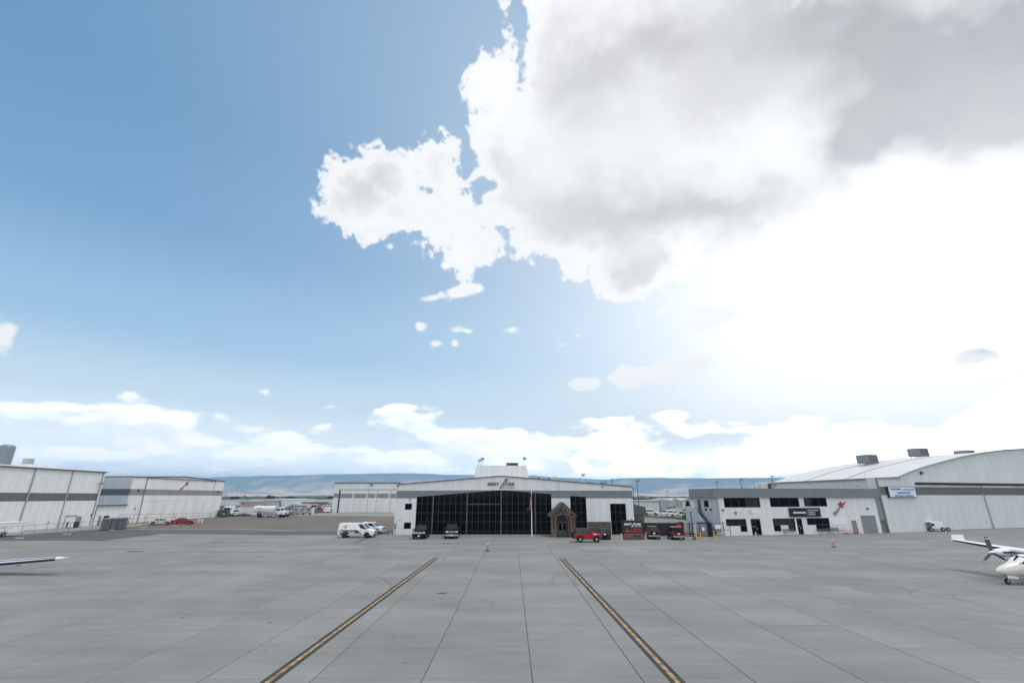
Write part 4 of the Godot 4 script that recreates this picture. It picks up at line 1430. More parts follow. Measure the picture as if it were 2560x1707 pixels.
# ------------------------------------------------------------------ the two buildings on the right
func build_office() -> void:
	var b := thing("office_building", "two storey white ribbed office with a grey fascia, dark windows and outside stairs", "building", Vector3(33.8, 0, -80.84), 0.1865)
	var L := 30.85
	var holes := [[1.25, 7.92, 4.28, 5.8], [9.85, 15.44, 4.33, 5.85], [16.4, 20.92, 4.38, 5.88], [1.15, 4.82, 1.45, 2.5], [3.64, 4.82, 0.54, 1.45], [5.65, 7.43, 0.0, 2.5], [9.78, 13.95, 1.46, 2.52], [9.78, 11.12, 0.53, 1.46], [12.55, 13.9, 0.53, 1.46], [14.3, 15.32, 0.0, 2.52], [16.3, 20.65, 1.45, 2.54], [17.9, 20.63, 0.46, 1.45], [25.0, 26.08, 0.0, 2.08], [27.05, 30.1, 0.0, 2.88]]
	var mb := MB.new()
	wall(mb, 0.0, L, 0.0, 6.0, holes)
	ribs(mb, 0.0, L, 0.31, 0.0, 6.0, holes, 0.0, 0.035, 0.025)
	part(b, "wall", mb, M.white_siding)
	mb = MB.new()
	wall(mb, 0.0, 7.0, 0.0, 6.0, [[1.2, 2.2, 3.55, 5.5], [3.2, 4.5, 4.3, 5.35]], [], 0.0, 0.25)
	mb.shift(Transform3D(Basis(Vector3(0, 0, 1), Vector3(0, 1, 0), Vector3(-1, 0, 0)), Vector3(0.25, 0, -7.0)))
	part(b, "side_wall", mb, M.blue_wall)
	mb = MB.new()
	mb.span(0.25, 0, -7.0, L, 6.9, -6.8)
	mb.span(L - 0.25, 0, -6.8, L, 6.0, -0.25)
	part(b, "back_wall", mb, M.white_wall)
	mb = MB.new()
	mb.span(-0.3, 6.85, -7.2, L + 0.6, 7.0, 0.1)
	part(b, "roof", mb, M.roof_grey)
	# fascia
	mb = MB.new()
	mb.span(-0.35, 5.84, 0.1, L + 0.75, 7.22, 0.4)
	mb.span(-0.6, 5.84, -7.3, -0.3, 7.2, 0.395)
	ribs(mb, -0.35, L + 0.75, 0.29, 5.86, 7.2, [], 0.4, 0.035, 0.03)
	part(b, "fascia", mb, M.grey_siding)
	mb = MB.new()
	mb.span(-0.65, 7.22, -7.3, -0.25, 7.28, 0.42)
	mb.span(-0.25, 7.22, 0.05, L + 0.78, 7.28, 0.44)
	mb.span(-0.3, 5.80, -7.2, L + 0.6, 5.838, 0.38)
	part(b, "fascia_trim", mb, M.galvanised)
	# windows
	window_in(b, 1.25, 4.28, 7.92, 5.8, [2.6, 3.95, 5.25, 6.65], [M.glass, M.glass, M.glass, M.glass_bronze, M.glass_bronze], M.blind)
	window_in(b, 9.85, 4.33, 15.44, 5.85, [11.7, 13.55], M.glass)
	window_in(b, 16.4, 4.38, 20.92, 5.88, [17.9, 19.4], [M.glass_bronze, M.glass, M.glass], M.blind)
	window_in(b, 1.15, 1.45, 4.82, 2.5, [2.35, 3.6], M.glass_bronze, M.red_blind)
	window_in(b, 3.64, 0.54, 4.82, 1.448, [], M.glass)
	window_in(b, 9.78, 1.46, 13.95, 2.52, [11.15, 12.53], M.glass_bronze, M.blind)
	window_in(b, 9.78, 0.53, 11.12, 1.458, [], M.glass)
	window_in(b, 12.55, 0.53, 13.9, 1.458, [], M.glass_bronze, M.blind)
	window_in(b, 16.3, 1.45, 20.65, 2.54, [17.88, 19.3], M.glass)
	window_in(b, 17.9, 0.46, 20.63, 1.448, [19.3], M.glass)
	# doors
	for d in [[5.65, 7.43, 2.5], [14.3, 15.32, 2.52]]:
		var f := MB.new()
		f.span(d[0], 0.02, -0.16, d[0] + 0.08, d[2], 0.01)
		f.span(d[1] - 0.08, 0.02, -0.16, d[1], d[2], 0.01)
		f.span(d[0] + 0.08, d[2] - 0.2, -0.16, d[1] - 0.08, d[2], 0.008)
		f.span((d[0] + d[1]) / 2 - 0.03, 0.02, -0.12, (d[0] + d[1]) / 2 + 0.03, d[2] - 0.2, 0.0)
		f.span(d[0] + 0.08, 0.02, -0.12, d[1] - 0.08, 0.2, -0.01)
		var o := part(b, "door", f, M.trim_black)
		pane(o, d[0] + 0.08, (d[0] + d[1]) / 2 - 0.03, 0.2, d[2] - 0.2, -0.08, M.glass_bronze)
		pane(o, (d[0] + d[1]) / 2 + 0.03, d[1] - 0.08, 0.2, d[2] - 0.2, -0.08, M.glass)
		f = MB.new()
		f.span(d[0] + 0.15, 1.26, 0.0, (d[0] + d[1]) / 2 - 0.1, 1.32, 0.05)
		f.span((d[0] + d[1]) / 2 + 0.1, 0.85, -0.06, (d[0] + d[1]) / 2 + 0.22, 1.1, -0.03)
		part(o, "handle", f, M.steel)
		f = MB.new()
		f.span(d[0], 0, -0.8, d[1], d[2], -0.6)
		part(o, "hall", f, M.room)
	mb = MB.new()
	mb.span(25.0, 0.01, -0.15, 26.08, 2.08, -0.04)
	var dr := part(b, "door", mb, M.door_grey)
	mb = MB.new()
	mb.span(25.92, 0.95, -0.04, 25.99, 1.05, 0.03)
	part(dr, "handle", mb, M.steel)
	mb = MB.new()
	for k in 12:
		mb.span(27.05, 0.02 + k * 0.24, -0.16, 30.1, 0.245 + k * 0.24, -0.05 - 0.012 * (k % 2))
	part(b, "roller_door", mb, M.shutter)
	mb = MB.new()
	mb.span(26.95, 0, 0.001, 27.05, 2.98, 0.05)
	mb.span(30.1, 0, 0.001, 30.2, 2.98, 0.05)
	mb.span(27.05, 2.88, 0.001, 30.1, 2.98, 0.048)
	part(b, "door_trim", mb, M.white_paint)
	window_side(b, 3.2, 4.3, 4.5, 5.35)
	mb = MB.new()
	mb.span(-0.02, 3.55, -5.8, 0.08, 5.5, -4.8)
	part(b, "upper_door", mb, M.trim_dark)
	for p in [[0.85, 3.85], [28.85, 3.95]]:
		wall_lamp(b, Vector3(p[0], p[1], 0.02), 0.34)
	for z in [-3.3, -1.9]:
		mb = MB.new()
		mb.span(-0.24, 3.75, z - 0.15, 0.0, 4.05, z + 0.15)
		part(b, "wall_lamp", mb, M.lamp_dark)
	for e in [[20.87, 1.42, 24.0, 2.57, M.white_paint, "wall_panel"], [25.52, 3.25, 26.15, 3.82, M.white_wall, "vent_cover"], [30.86, 0.0, 31.55, 6.1, M.door_grey, "corner_gap"]]:
		mb = MB.new()
		mb.span(e[0], e[1], 0.025 if e[5] != "corner_gap" else -0.5, e[2], e[3], 0.06 if e[5] != "corner_gap" else -0.3)
		part(b, e[5], mb, e[4])
	# signs on the wall
	var s := thing("office_sign", "dark navy box sign over the middle door with white capitals and an arrowhead", "sign", b.position, b.rotation.y)
	mb = MB.new()
	mb.span(13.12, 2.74, 0.03, 19.0, 4.16, 0.33)
	part(s, "case", mb, M.trim_black)
	mb = MB.new()
	mb.span(13.22, 2.83, 0.33, 18.9, 4.07, 0.35)
	part(s, "face", mb, M.sign_navy)
	words(s, "EMBRAER", Vector3(15.05, 3.43, 0.355), 0.26, 1.95, M.letter_white, 0.02)
	words(s, "AUTHORIZED", Vector3(17.55, 3.78, 0.355), 0.21, 2.05, M.letter_white, 0.02, 0.0, plain_font)
	words(s, "SERVICE", Vector3(17.22, 3.45, 0.355), 0.21, 1.4, M.letter_white, 0.02, 0.0, plain_font)
	words(s, "CENTER", Vector3(17.2, 3.12, 0.355), 0.21, 1.35, M.letter_white, 0.02, 0.0, plain_font)
	mb = MB.new()
	mb.prism(PackedVector2Array([Vector2(13.6, 3.43), Vector2(14.0, 3.68), Vector2(13.88, 3.43), Vector2(14.0, 3.18)]), 0.35, 0.37)
	mb.span(16.27, 3.0, 0.35, 16.3, 3.9, 0.365)
	part(s, "arrow_mark", mb, M.letter_white)
	s = thing("star_emblem", "big red star with a pale curved tail on the white office wall", "emblem", b.position, b.rotation.y)
	mb = MB.new()
	mb.prism(star_pts(Vector2(23.65, 4.6), 0.56, 0.25, 0.38, 1.9), 0.03, 0.16)
	part(s, "star", mb, M.red_star)
	mb = MB.new()
	mb.prism(star_pts(Vector2(23.62, 4.62), 0.64, 0.3, 0.38, 1.85), 0.026, 0.1)
	part(s, "star_border", mb, M.letter_dark)
	mb = MB.new()
	mb.prism(tail_pts(Vector2(21.85, 3.1), Vector2(23.35, 4.35), 0.55, 0.16, 0.2), 0.03, 0.12)
	part(s, "comet_tail", mb, M.tail_grey)
	for e in [[2.55, 2.86, 4.97, 3.88, "White poster with a round crest over a star, left of the pair"], [5.36, 2.83, 7.7, 3.87, "White poster with blue bars and dark text, right of the pair"]]:
		s = thing("wall_poster", e[4], "poster", b.position, b.rotation.y)
		mb = MB.new()
		mb.span(e[0], e[1], 0.026, e[2], e[3], 0.05)
		part(s, "board", mb, M.white_paint)
		if e[0] < 4.0:
			mb = MB.new()
			for k in 16:
				var a0 := k * TAU / 16
				var a1 := (k + 1) * TAU / 16
				mb.tri(Vector3(3.05, 3.45, 0.053), Vector3(3.05 + cos(a0) * 0.36, 3.45 + sin(a0) * 0.25, 0.053), Vector3(3.05 + cos(a1) * 0.36, 3.45 + sin(a1) * 0.25, 0.053))
			part(s, "crest", mb, M.shutter)
			mb = MB.new()
			mb.prism(star_pts(Vector2(3.08, 3.17), 0.24, 0.1, -PI / 2), 0.051, 0.058)
			part(s, "crest_star", mb, M.stone_1)
			mb = MB.new()
			for k in 6:
				mb.span(3.6, 2.98 + k * 0.13, 0.05, 4.5 + 0.3 * ((k * 3) % 2), 3.01 + k * 0.13, 0.054)
			part(s, "text_line", mb, M.tail_grey)
		else:
			mb = MB.new()
			mb.span(5.45, 3.66, 0.05, 6.1, 3.74, 0.055)
			part(s, "blue_bar", mb, M.plane_blue)
			mb = MB.new()
			mb.span(5.48, 3.4, 0.05, 6.15, 3.48, 0.055)
			mb.span(5.5, 3.24, 0.05, 7.45, 3.29, 0.056)
			mb.span(5.5, 3.06, 0.05, 6.3, 3.09, 0.056)
			part(s, "text_line", mb, M.letter_grey)
	# outside stairs at the left end
	mb = MB.new()
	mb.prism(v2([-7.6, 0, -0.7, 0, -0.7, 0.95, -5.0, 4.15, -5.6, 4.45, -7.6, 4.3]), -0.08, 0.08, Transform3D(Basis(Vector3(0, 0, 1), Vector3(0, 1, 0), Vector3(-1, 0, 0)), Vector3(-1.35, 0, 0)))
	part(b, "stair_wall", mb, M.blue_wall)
	mb = MB.new()
	for k in 16:
		mb.span(-1.27, 3.5 - (k + 1) * 0.215, -4.75 + k * 0.25, -0.02, 3.5 - k * 0.215 - 0.16, -4.45 + k * 0.25)
	mb.span(-1.27, 3.38, -7.0, -0.02, 3.5, -4.7)
	part(b, "stair_flight", mb, M.galvanised)
	mb = MB.new()
	mb.span(-1.27, 0.0, -1.2, -0.02, 3.2, -1.15)
	mb.shift(Transform3D(Basis(), Vector3(0, 0, -3.6)))
	part(b, "stair_support", mb, M.plastic_grey)

	# things on the office roof
	var c := thing("roof_cooler", "pale box cooling unit with a dark grille on the office roof beside the dishes", "cooling unit", Vector3(45.3, 7.0, -87.0))
	mb = MB.new()
	mb.span(-0.9, 0, -0.6, 0.2, 1.1, 0.6)
	part(c, "cabinet", mb, M.tan_light)
	mb = MB.new()
	mb.span(0.2, 0.25, -0.55, 0.95, 1.08, 0.55)
	part(c, "grille", mb, M.lamp_dark)
	for e in [[47.25, 0.42, "Larger grey satellite dish on the office roof"], [46.5, 0.3, "Smaller grey satellite dish beside the cooler on the office roof"]]:
		var t := thing("satellite_dish", e[2], "satellite dish", Vector3(e[0], 7.0, -87.5), -0.4, "dishes on the office roof")
		var rings := []
		for k in 5:
			var r := PackedVector3Array()
			for j in 14:
				var a := j * TAU / 14
				var q: float = e[1] * k / 4.0
				r.append(Vector3(cos(a) * q, 1.0 + sin(a) * q, 0.3 * q * q / e[1]))
			rings.append(r)
		mb = MB.new()
		mb.grid(rings)
		part(t, "bowl", mb, M.galvanised)
		mb = MB.new()
		mb.tube(Vector3(0, 0, -0.1), Vector3(0, 1.0, -0.03), 0.04)
		mb.tube(Vector3(0, 0.75, 0.05), Vector3(0, 0.9, 0.45), 0.015)
		part(t, "mount", mb, M.galvanised)
	mb = MB.new()
	mb.tube(Vector3.ZERO, Vector3(0, 1.75, 0), 0.03, 0.02, 6)
	mb.bar(Vector3(-1.1, 1.7, 0), Vector3(1.1, 1.75, 0), 0.03)
	for k in 7:
		mb.bar(Vector3(-1.0 + k * 0.33, 1.72, -0.3), Vector3(-1.0 + k * 0.33, 1.72, 0.3), 0.015)
	for s_ in [-1, 1]:
		mb.bar(Vector3(s_ * 0.2, 0, 0), Vector3(0, 0.7, 0), 0.02)
	lone("television_aerial", "thin horizontal comb aerial on a tripod, left on the office roof", "aerial", mb, M.galvanised, Vector3(43.7, 7.0, -87.5))
	for e in [[62.4, 1.0, "Small tilted dish on the office roof near the arched hangar", 0], [64.2, 3.4, "Tall thin mast on the office roof against the arched roof", 1], [46.05, 1.7, "Thin aerial behind the satellite dishes on the office roof", 1], [35.6, 0.45, "Low pale dome vent on the left end of the office roof", 2]]:
		mb = MB.new()
		if e[3] == 0:
			mb.tube(Vector3.ZERO, Vector3(0, 0.6, 0), 0.03)
			mb.box(Vector3(0, 0.75, 0.05), Vector3(0.5, 0.5, 0.05), Basis.from_euler(Vector3(-0.5, -0.6, 0.5)))
		elif e[3] == 1:
			mb.tube(Vector3.ZERO, Vector3(0, e[1], 0), 0.035, 0.015, 6)
		else:
			mb.tube(Vector3.ZERO, Vector3(0, 0.3, 0), 0.35, 0.35, 12)
			mb.tube(Vector3(0, 0.3, 0), Vector3(0, 0.45, 0), 0.4, 0.12, 12)
		lone(["roof_dish", "roof_mast", "roof_vent"][e[3]], e[2], ["satellite dish", "aerial", "vent"][e[3]], mb, [M.galvanised, M.steel, M.white_paint][e[3]], Vector3(e[0], 7.0, -87.6))


func window_side(b: Node3D, z0: float, y0: float, z1: float, y1: float) -> void:
	# window in the left side wall of the office; z measured from the back corner
	var hold := Node3D.new()
	hold.name = "side_window"
	b.add_child(hold, true)
	var mb := MB.new()
	mb.span(0.06, y0, -7.0 + z0, 0.12, y1, -7.0 + z1)
	part(hold, "pane", mb, M.glass)
	mb = MB.new()
	for e in [[y0 - 0.03, y0 + 0.05, z0, z1], [y1 - 0.05, y1 + 0.03, z0, z1], [y0, y1, z0 - 0.03, z0 + 0.05], [y0, y1, z1 - 0.05, z1 + 0.03]]:
		mb.span(-0.02, e[0], -7.0 + e[2], 0.05, e[1], -7.0 + e[3])
	part(hold, "frame", mb, M.trim_dark)
	mb = MB.new()
	mb.span(0.3, y0 - 0.2, -7.0 + z0 - 0.2, 0.34, y1 + 0.2, -7.0 + z1 + 0.2)
	part(hold, "blind", mb, M.room)


func corrugated(mb: MB, x0: float, x1: float, pitch: float, lo, hi, z: float, amp: float) -> void:
	# wavy sheet metal
	var x := x0
	var step := pitch / 6.0
	while x < x1 - 0.01:
		var xe := minf(x + step, x1)
		var za := z + amp * cos(TAU * x / pitch)
		var zb := z + amp * cos(TAU * xe / pitch)
		var na := Vector3(amp * TAU / pitch * sin(TAU * x / pitch), 0, 1).normalized()
		var nb := Vector3(amp * TAU / pitch * sin(TAU * xe / pitch), 0, 1).normalized()
		var a0 := Vector3(x, at_x(lo, x), za)
		var b0 := Vector3(xe, at_x(lo, xe), zb)
		var a1 := Vector3(x, at_x(hi, x), za)
		var b1 := Vector3(xe, at_x(hi, xe), zb)
		for e in [[a0, na], [b1, nb], [b0, nb], [a0, na], [a1, na], [b1, nb]]:
			mb.put(e[0], e[1])
		x = xe


func build_arch_hangar() -> void:
	var b := thing("arched_hangar", "huge pale hangar with a barrel roof, corrugated front and tall sliding doors", "hangar", Vector3(66.0, 0, -87.7), 0.3209)
	var half := [6.05, 9.4, 9.33, 10.3, 12.95, 11.14, 18.5, 12.22, 24.9, 13.36, 31.5, 14.3, 38.4, 15.1, 47.0, 15.7, 50.0, 15.78]
	var pts := half.duplicate()
	for i in range(half.size() - 4, -1, -2):
		pts.append_array([100.0 - half[i], half[i + 1]])
	var arch := line_fn(pts)
	var mb := MB.new()
	corrugated(mb, 0.0, 9.9, 0.76, 0.0, 6.2, 0.0, 0.055)
	corrugated(mb, 0.0, 9.9, 0.76, 7.72, line_fn([0.0, 9.02, 6.0, 9.06, 6.05, 9.4, 9.33, 10.3, 9.9, 10.42]), 0.0, 0.055)
	corrugated(mb, 9.9, 94.0, 0.76, 8.5, arch, 0.0, 0.055)
	part(b, "front_sheeting", mb, M.mint_siding)
	mb = MB.new()
	corrugated(mb, 0.0, 9.9, 0.76, 6.2, 7.72, 0.0, 0.055)
	part(b, "grey_band", mb, M.dark_band)
	# door leaves
	var edges := [9.85, 19.8, 29.85, 40.4, 50.6, 60.8, 71.0, 81.2, 91.0]
	for i in edges.size() - 1:
		var z := -0.35 - 0.2 * (i % 2)
		var leaf_ := MB.new()
		leaf_.span(edges[i], 0.05, z - 0.15, edges[i + 1], 6.25, z)
		ribs(leaf_, edges[i], edges[i + 1], 0.36, 0.08, 6.25, [], z, 0.03, 0.03)
		leaf_.span(edges[i], 7.7, z - 0.15, edges[i + 1], 8.1, z)
		var o := part(b, "door_leaf", leaf_, M.mint_siding)
		leaf_ = MB.new()
		leaf_.span(edges[i], 6.25, z - 0.15, edges[i + 1], 7.7, z)
		ribs(leaf_, edges[i], edges[i + 1], 0.36, 6.25, 7.7, [], z, 0.03, 0.03)
		part(o, "grey_band", leaf_, M.dark_band)
		leaf_ = MB.new()
		leaf_.span(edges[i] + 0.01, 0.06, z, edges[i] + 0.12, 8.08, z + 0.05)
		part(o, "seam", leaf_, M.galvanised)
	mb = MB.new()
	mb.span(10.4, 8.12, -1.4, 94, 8.5, -0.2)
	mb.span(9.85, 8.1, -1.5, 94, 8.12, -0.1)
	part(b, "door_track", mb, M.trim_black)
	mb = MB.new()
	mb.span(10.2, 8.48, 0.06, 94, 8.56, 0.16)
	mb.span(-0.1, 0.0, 0.02, 0.12, 9.0, 0.22)
	part(b, "trim", mb, M.galvanised)
	# pocket at the left, side wall, roof
	mb = MB.new()
	mb.span(0.0, 0, -1.6, 0.12, 9.0, -0.02)
	mb.span(0.12, 0, -1.75, 6.0, 9.0, -1.6)
	mb.span(0.0, 9.0, -1.75, 6.1, 9.08, 0.04)
	part(b, "door_pocket", mb, M.mint_siding)
	var back := Vector3(0.239 * 37.0, 0, -37.0)
	mb = MB.new()
	var dir := back.normalized()
	var base := Vector3(6.05, 0, -0.1)
	var flat_ := MB.new()
	corrugated(flat_, 0.0, back.length(), 0.76, 0.0, 9.3, 0.0, 0.055)
	flat_.shift(Transform3D(Basis(-dir, Vector3.UP, (-dir).cross(Vector3.UP)), base + back))
	part(b, "side_wall", flat_, M.mint_siding)
	mb = MB.new()
	mb.bar(Vector3(0.0, 9.16, 0.12), Vector3(6.2, 9.2, 0.12), 0.2, 0.26, Vector3(0, 0, 1))
	mb.bar(base + Vector3(-0.15, 9.3, 0), base + back + Vector3(-0.15, 9.3, 0), 0.22, 0.3)
	part(b, "gutter", mb, M.galvanised)
	mb = MB.new()
	mb.tube(Vector3(-0.14, 0.05, 0.05), Vector3(-0.14, 9.1, 0.05), 0.07)
	part(b, "downpipe", mb, M.galvanised)
	var rings := []
	for w in 2:
		var r := PackedVector3Array()
		for i in 61:
			var u := lerpf(5.8, 94.2, i / 60.0)
			r.append(Vector3(u, arch.call(clampf(u, 6.05, 93.95)) + 0.08, 0.25) + back * w)
		rings.append(r)
	mb = MB.new()
	mb.grid(rings, false)
	mb.flip()
	part(b, "roof", mb, M.metal_roof)
	# joints of the roof sheets and the thin edge at the front
	mb = MB.new()
	for k in [0.0, 0.34, 0.66]:
		for i in 40:
			var u0 := lerpf(6.0, 60.0, i / 40.0)
			var u1 := lerpf(6.0, 60.0, (i + 1) / 40.0)
			mb.bar(Vector3(u0, arch.call(u0) + 0.11, 0.2) + back * k, Vector3(u1, arch.call(u1) + 0.11, 0.2) + back * k, 0.34 if k == 0.0 else 0.2, 0.09, Vector3(0, 1, 0.01))
	part(b, "roof_edge", mb, M.galvanised)
	mb = MB.new()
	mb.hexa([Vector3(94, 0, 0), Vector3(94.2, 0, 0), Vector3(94.2, 0, 0) + back, Vector3(94, 0, 0) + back, Vector3(94, 9.3, 0), Vector3(94.2, 9.3, 0), Vector3(94.2, 9.3, 0) + back, Vector3(94, 9.3, 0) + back])
	part(b, "far_wall", mb, M.mint_siding)
	wall_lamp(b, Vector3(12.4, 10.2, 0.08), 0.55)
	var fr := b.transform
	# sign on the grey band
	var s := thing("service_sign", "white box sign with blue and black lettering on the arched hangar", "sign", b.position, b.rotation.y)
	mb = MB.new()
	mb.span(1.95, 5.8, 0.06, 9.1, 7.72, 0.42)
	part(s, "case", mb, M.trim_black)
	mb = MB.new()
	mb.span(2.05, 5.9, 0.42, 9.0, 7.62, 0.44)
	part(s, "face", mb, M.sign_white)
	words(s, "CESSNA", Vector3(3.85, 7.28, 0.445), 0.27, 2.75, M.letter_dark, 0.02, 0.3)
	words(s, "CITATION", Vector3(7.15, 7.18, 0.445), 0.27, 3.1, M.sign_blue, 0.02, 0.3)
	words(s, "Authorized", Vector3(5.7, 6.68, 0.445), 0.36, 3.4, M.sign_blue, 0.02)
	words(s, "Service Center", Vector3(5.75, 6.16, 0.445), 0.36, 4.8, M.sign_blue, 0.02)
	# vents on the roof
	for e in [[25.0, 22.0, "Leftmost slatted grey cooler on the barrel roof"], [44.2, 22.0, "Middle slatted grey cooler near the crown of the barrel roof"], [59.5, 20.0, "Rightmost grey cooler beyond the crown, beside the tall aerial"]]:
		var u: float = e[0] + 0.0
		var p: Vector3 = fr * (Vector3(u, arch.call(u), 0.2) + back * (e[1] / 37.0))
		var t := thing("roof_cooler", e[2], "cooling unit", p, 0.3209, "coolers on the barrel roof")
		mb = MB.new()
		mb.span(-1.65, 0.35, -1.5, 1.65, 2.35, 1.5)
		part(t, "cabinet", mb, M.galvanised)
		mb = MB.new()
		for k in 9:
			mb.span(-1.6 + k * 0.36, 0.45, 1.5, -1.42 + k * 0.36, 2.25, 1.54)
		part(t, "louvre", mb, M.stone_4)
		mb = MB.new()
		for k in 4:
			mb.span(-1.4 + 2.7 * (k % 2), -0.6, -1.2 + 2.3 * (k / 2), -1.3 + 2.7 * (k % 2), 0.35, -1.1 + 2.3 * (k / 2))
		part(t, "stand", mb, M.galvanised)
	var p2: Vector3 = fr * (Vector3(61.0, arch.call(61.0), 0.2) + back * 0.55)
	mb = MB.new()
	mb.tube(Vector3.ZERO, Vector3(0, 6.2, 0), 0.07, 0.03, 6)
	lone("aerial", "tall thin aerial standing on the crown of the barrel roof", "aerial", mb, M.steel, p2)


# ------------------------------------------------------------------ hangars on the left and in the distance
func build_left_hangars() -> void:
	var turn := PI / 2
	# nearest hangar: local x runs away from the viewer
	var b := thing("banded_hangar", "nearest left hangar, ribbed white wall with a dark band and downpipes", "hangar", Vector3(-90.5, 0, -70), turn)
	var L := 37.0
	var holes := [[30.4, 32.9, 0.0, 2.2], [33.15, 34.2, 0.0, 2.02]]
	var mb := MB.new()
	wall(mb, 0, L, 0, 5.15, holes)
	ribs(mb, 0, L, 0.31, 0, 5.15, holes, 0.0, 0.04, 0.035)
	part(b, "wall", mb, M.white_siding)
	mb = MB.new()
	wall(mb, 0, L, 5.15, 6.65, [], [], -0.25, 0.004)
	ribs(mb, 0, L, 0.31, 5.15, 6.65, [], 0.004, 0.04, 0.035)
	part(b, "dark_band", mb, M.dark_band)
	mb = MB.new()
	wall(mb, 0, L, 6.65, 11.0)
	ribs(mb, 0, L, 0.31, 6.65, 11.0, [], 0.0, 0.04, 0.035)
	part(b, "upper_wall", mb, M.white_siding)
	mb = MB.new()
	mb.span(0, 0, -30, L, 11.0, -29.8)
	mb.span(L - 0.2, 0, -29.8, L, 11.0, -0.25)
	mb.span(0, 0, -29.8, 0.2, 11.0, -0.25)
	part(b, "end_wall", mb, M.white_wall)
	mb = MB.new()
	mb.hexa([Vector3(-0.3, 11.0, 0.2), Vector3(L + 0.3, 11.0, 0.2), Vector3(L + 0.3, 12.3, -15), Vector3(-0.3, 12.3, -15), Vector3(-0.3, 11.15, 0.2), Vector3(L + 0.3, 11.15, 0.2), Vector3(L + 0.3, 12.45, -15), Vector3(-0.3, 12.45, -15)])
	mb.hexa([Vector3(-0.3, 12.3, -15), Vector3(L + 0.3, 12.3, -15), Vector3(L + 0.3, 11.0, -30.2), Vector3(-0.3, 11.0, -30.2), Vector3(-0.3, 12.45, -15), Vector3(L + 0.3, 12.45, -15), Vector3(L + 0.3, 11.15, -30.2), Vector3(-0.3, 11.15, -30.2)])
	part(b, "roof", mb, M.metal_roof)
	mb = MB.new()
	mb.span(-0.3, 10.98, 0.05, L + 0.35, 11.2, 0.3)
	part(b, "gutter", mb, M.trim_dark)
	for x in [5.2, 13.2, 21.2, 29.1, 36.6]:
		mb = MB.new()
		mb.span(x - 0.09, 0.1, 0.03, x + 0.09, 10.98, 0.2)
		part(b, "downpipe", mb, M.roof_grey)
	mb = MB.new()
	mb.span(L - 0.22, 0, 0.01, L + 0.05, 10.95, 0.1)
	part(b, "corner_trim", mb, M.white_paint)
	mb = MB.new()
	for k in 5:
		mb.span(30.45, 0.02 + k * 0.43, -0.12, 32.85, 0.43 + k * 0.43, -0.05 - 0.015 * (k % 2))
	part(b, "garage_door", mb, M.white_paint)
	mb = MB.new()
	mb.span(30.28, 0, 0.01, 30.4, 2.32, 0.06)
	mb.span(32.9, 0, 0.01, 33.02, 2.32, 0.06)
	mb.span(30.4, 2.2, 0.01, 32.9, 2.32, 0.058)
	part(b, "door_trim", mb, M.galvanised)
	mb = MB.new()
	mb.span(33.2, 0.02, -0.12, 34.15, 2.0, -0.03)
	var d := part(b, "door", mb, M.door_grey)
	mb = MB.new()
	mb.span(33.28, 0.95, -0.03, 33.36, 1.05, 0.04)
	part(d, "handle", mb, M.steel)
	wall_lamp(b, Vector3(36.3, 2.3, 0.03), 0.34)
	mb = MB.new()
	mb.tube(Vector3(35.9, 8.7, 0.0), Vector3(35.9, 8.8, 0.7), 0.07)
	mb.tube(Vector3(35.9, 8.8, 0.45), Vector3(36.15, 8.85, 0.95), 0.32, 0.36, 14)
	part(b, "flood_lamp", mb, M.steel)
	mb = MB.new()
	mb.tube(Vector3(-0.2 + 8.0, 0, 0.2), Vector3(-0.2 + 8.0, 0.6, 0.2), 0.05)
	part(b, "pipe_stub", mb, M.galvanised)
	var v := thing("roof_fan", "round white mushroom fan on a curb on the nearest left hangar", "fan", Vector3(-96.2, 11.5, -95.0))
	mb = MB.new()
	mb.span(-1.1, 0, -1.1, 1.1, 0.55, 1.1)
	part(v, "curb", mb, M.white_paint)
	mb = MB.new()
	mb.tube(Vector3(0, 0.5, 0), Vector3(0, 0.75, 0), 0.9, 0.95, 18)
	mb.tube(Vector3(0, 0.75, 0), Vector3(0, 1.6, 0), 0.8, 0.82, 18)
	part(v, "hood", mb, M.steel)
	mb = MB.new()
	var rings := []
	for k in 8:
		var r := PackedVector3Array()
		var q: float = [1.25, 1.25, 1.25, 1.25, 1.2, 1.05, 0.7, 0.01][k]
		var y: float = [0.0, 1.6, 2.8, 4.0, 4.3, 4.5, 4.62, 4.66][k]
		for j in 16:
			r.append(Vector3(cos(-j * TAU / 16) * q, y, sin(-j * TAU / 16) * q))
		rings.append(r)
	mb.grid(rings)
	mb.flip()
	lone("exhaust_stack", "blue grey round-topped stack cut by the left edge of the photo", "stack", mb, M.tail_grey, Vector3(-101.3, 11.2, -95.0))

	# low annex between the two hangars
	b = thing("annex", "low white ribbed annex between the two left hangars with one grey door", "building", Vector3(-90.5, 0, -107.05), turn)
	holes = [[1.35, 2.2, 0.0, 1.95], [2.65, 4.2, 1.0, 1.92]]
	mb = MB.new()
	wall(mb, 0, 8.3, 0, 4.05, holes)
	ribs(mb, 0, 8.3, 0.31, 0, 4.05, holes, 0.0, 0.04, 0.035)
	part(b, "wall", mb, M.white_siding)
	mb = MB.new()
	mb.span(-0.02, 4.05, -20, 8.35, 4.3, 0.25)
	part(b, "roof", mb, M.roof_grey)
	mb = MB.new()
	mb.span(-0.02, 4.02, 0.25, 8.35, 4.28, 0.4)
	mb.span(0.03, 0.1, 0.04, 0.16, 4.02, 0.17)
	part(b, "gutter", mb, M.trim_dark)
	mb = MB.new()
	mb.span(1.38, 0.02, -0.12, 2.17, 1.93, -0.03)
	part(b, "door", mb, M.door_grey)
	window_in(b, 2.65, 1.0, 4.2, 1.92, [], M.glass_bronze)
	mb = MB.new()
	mb.span(2.3, 0.0, 0.05, 3.4, 0.85, 0.7)
	part(b, "cabinet", mb, M.white_paint)

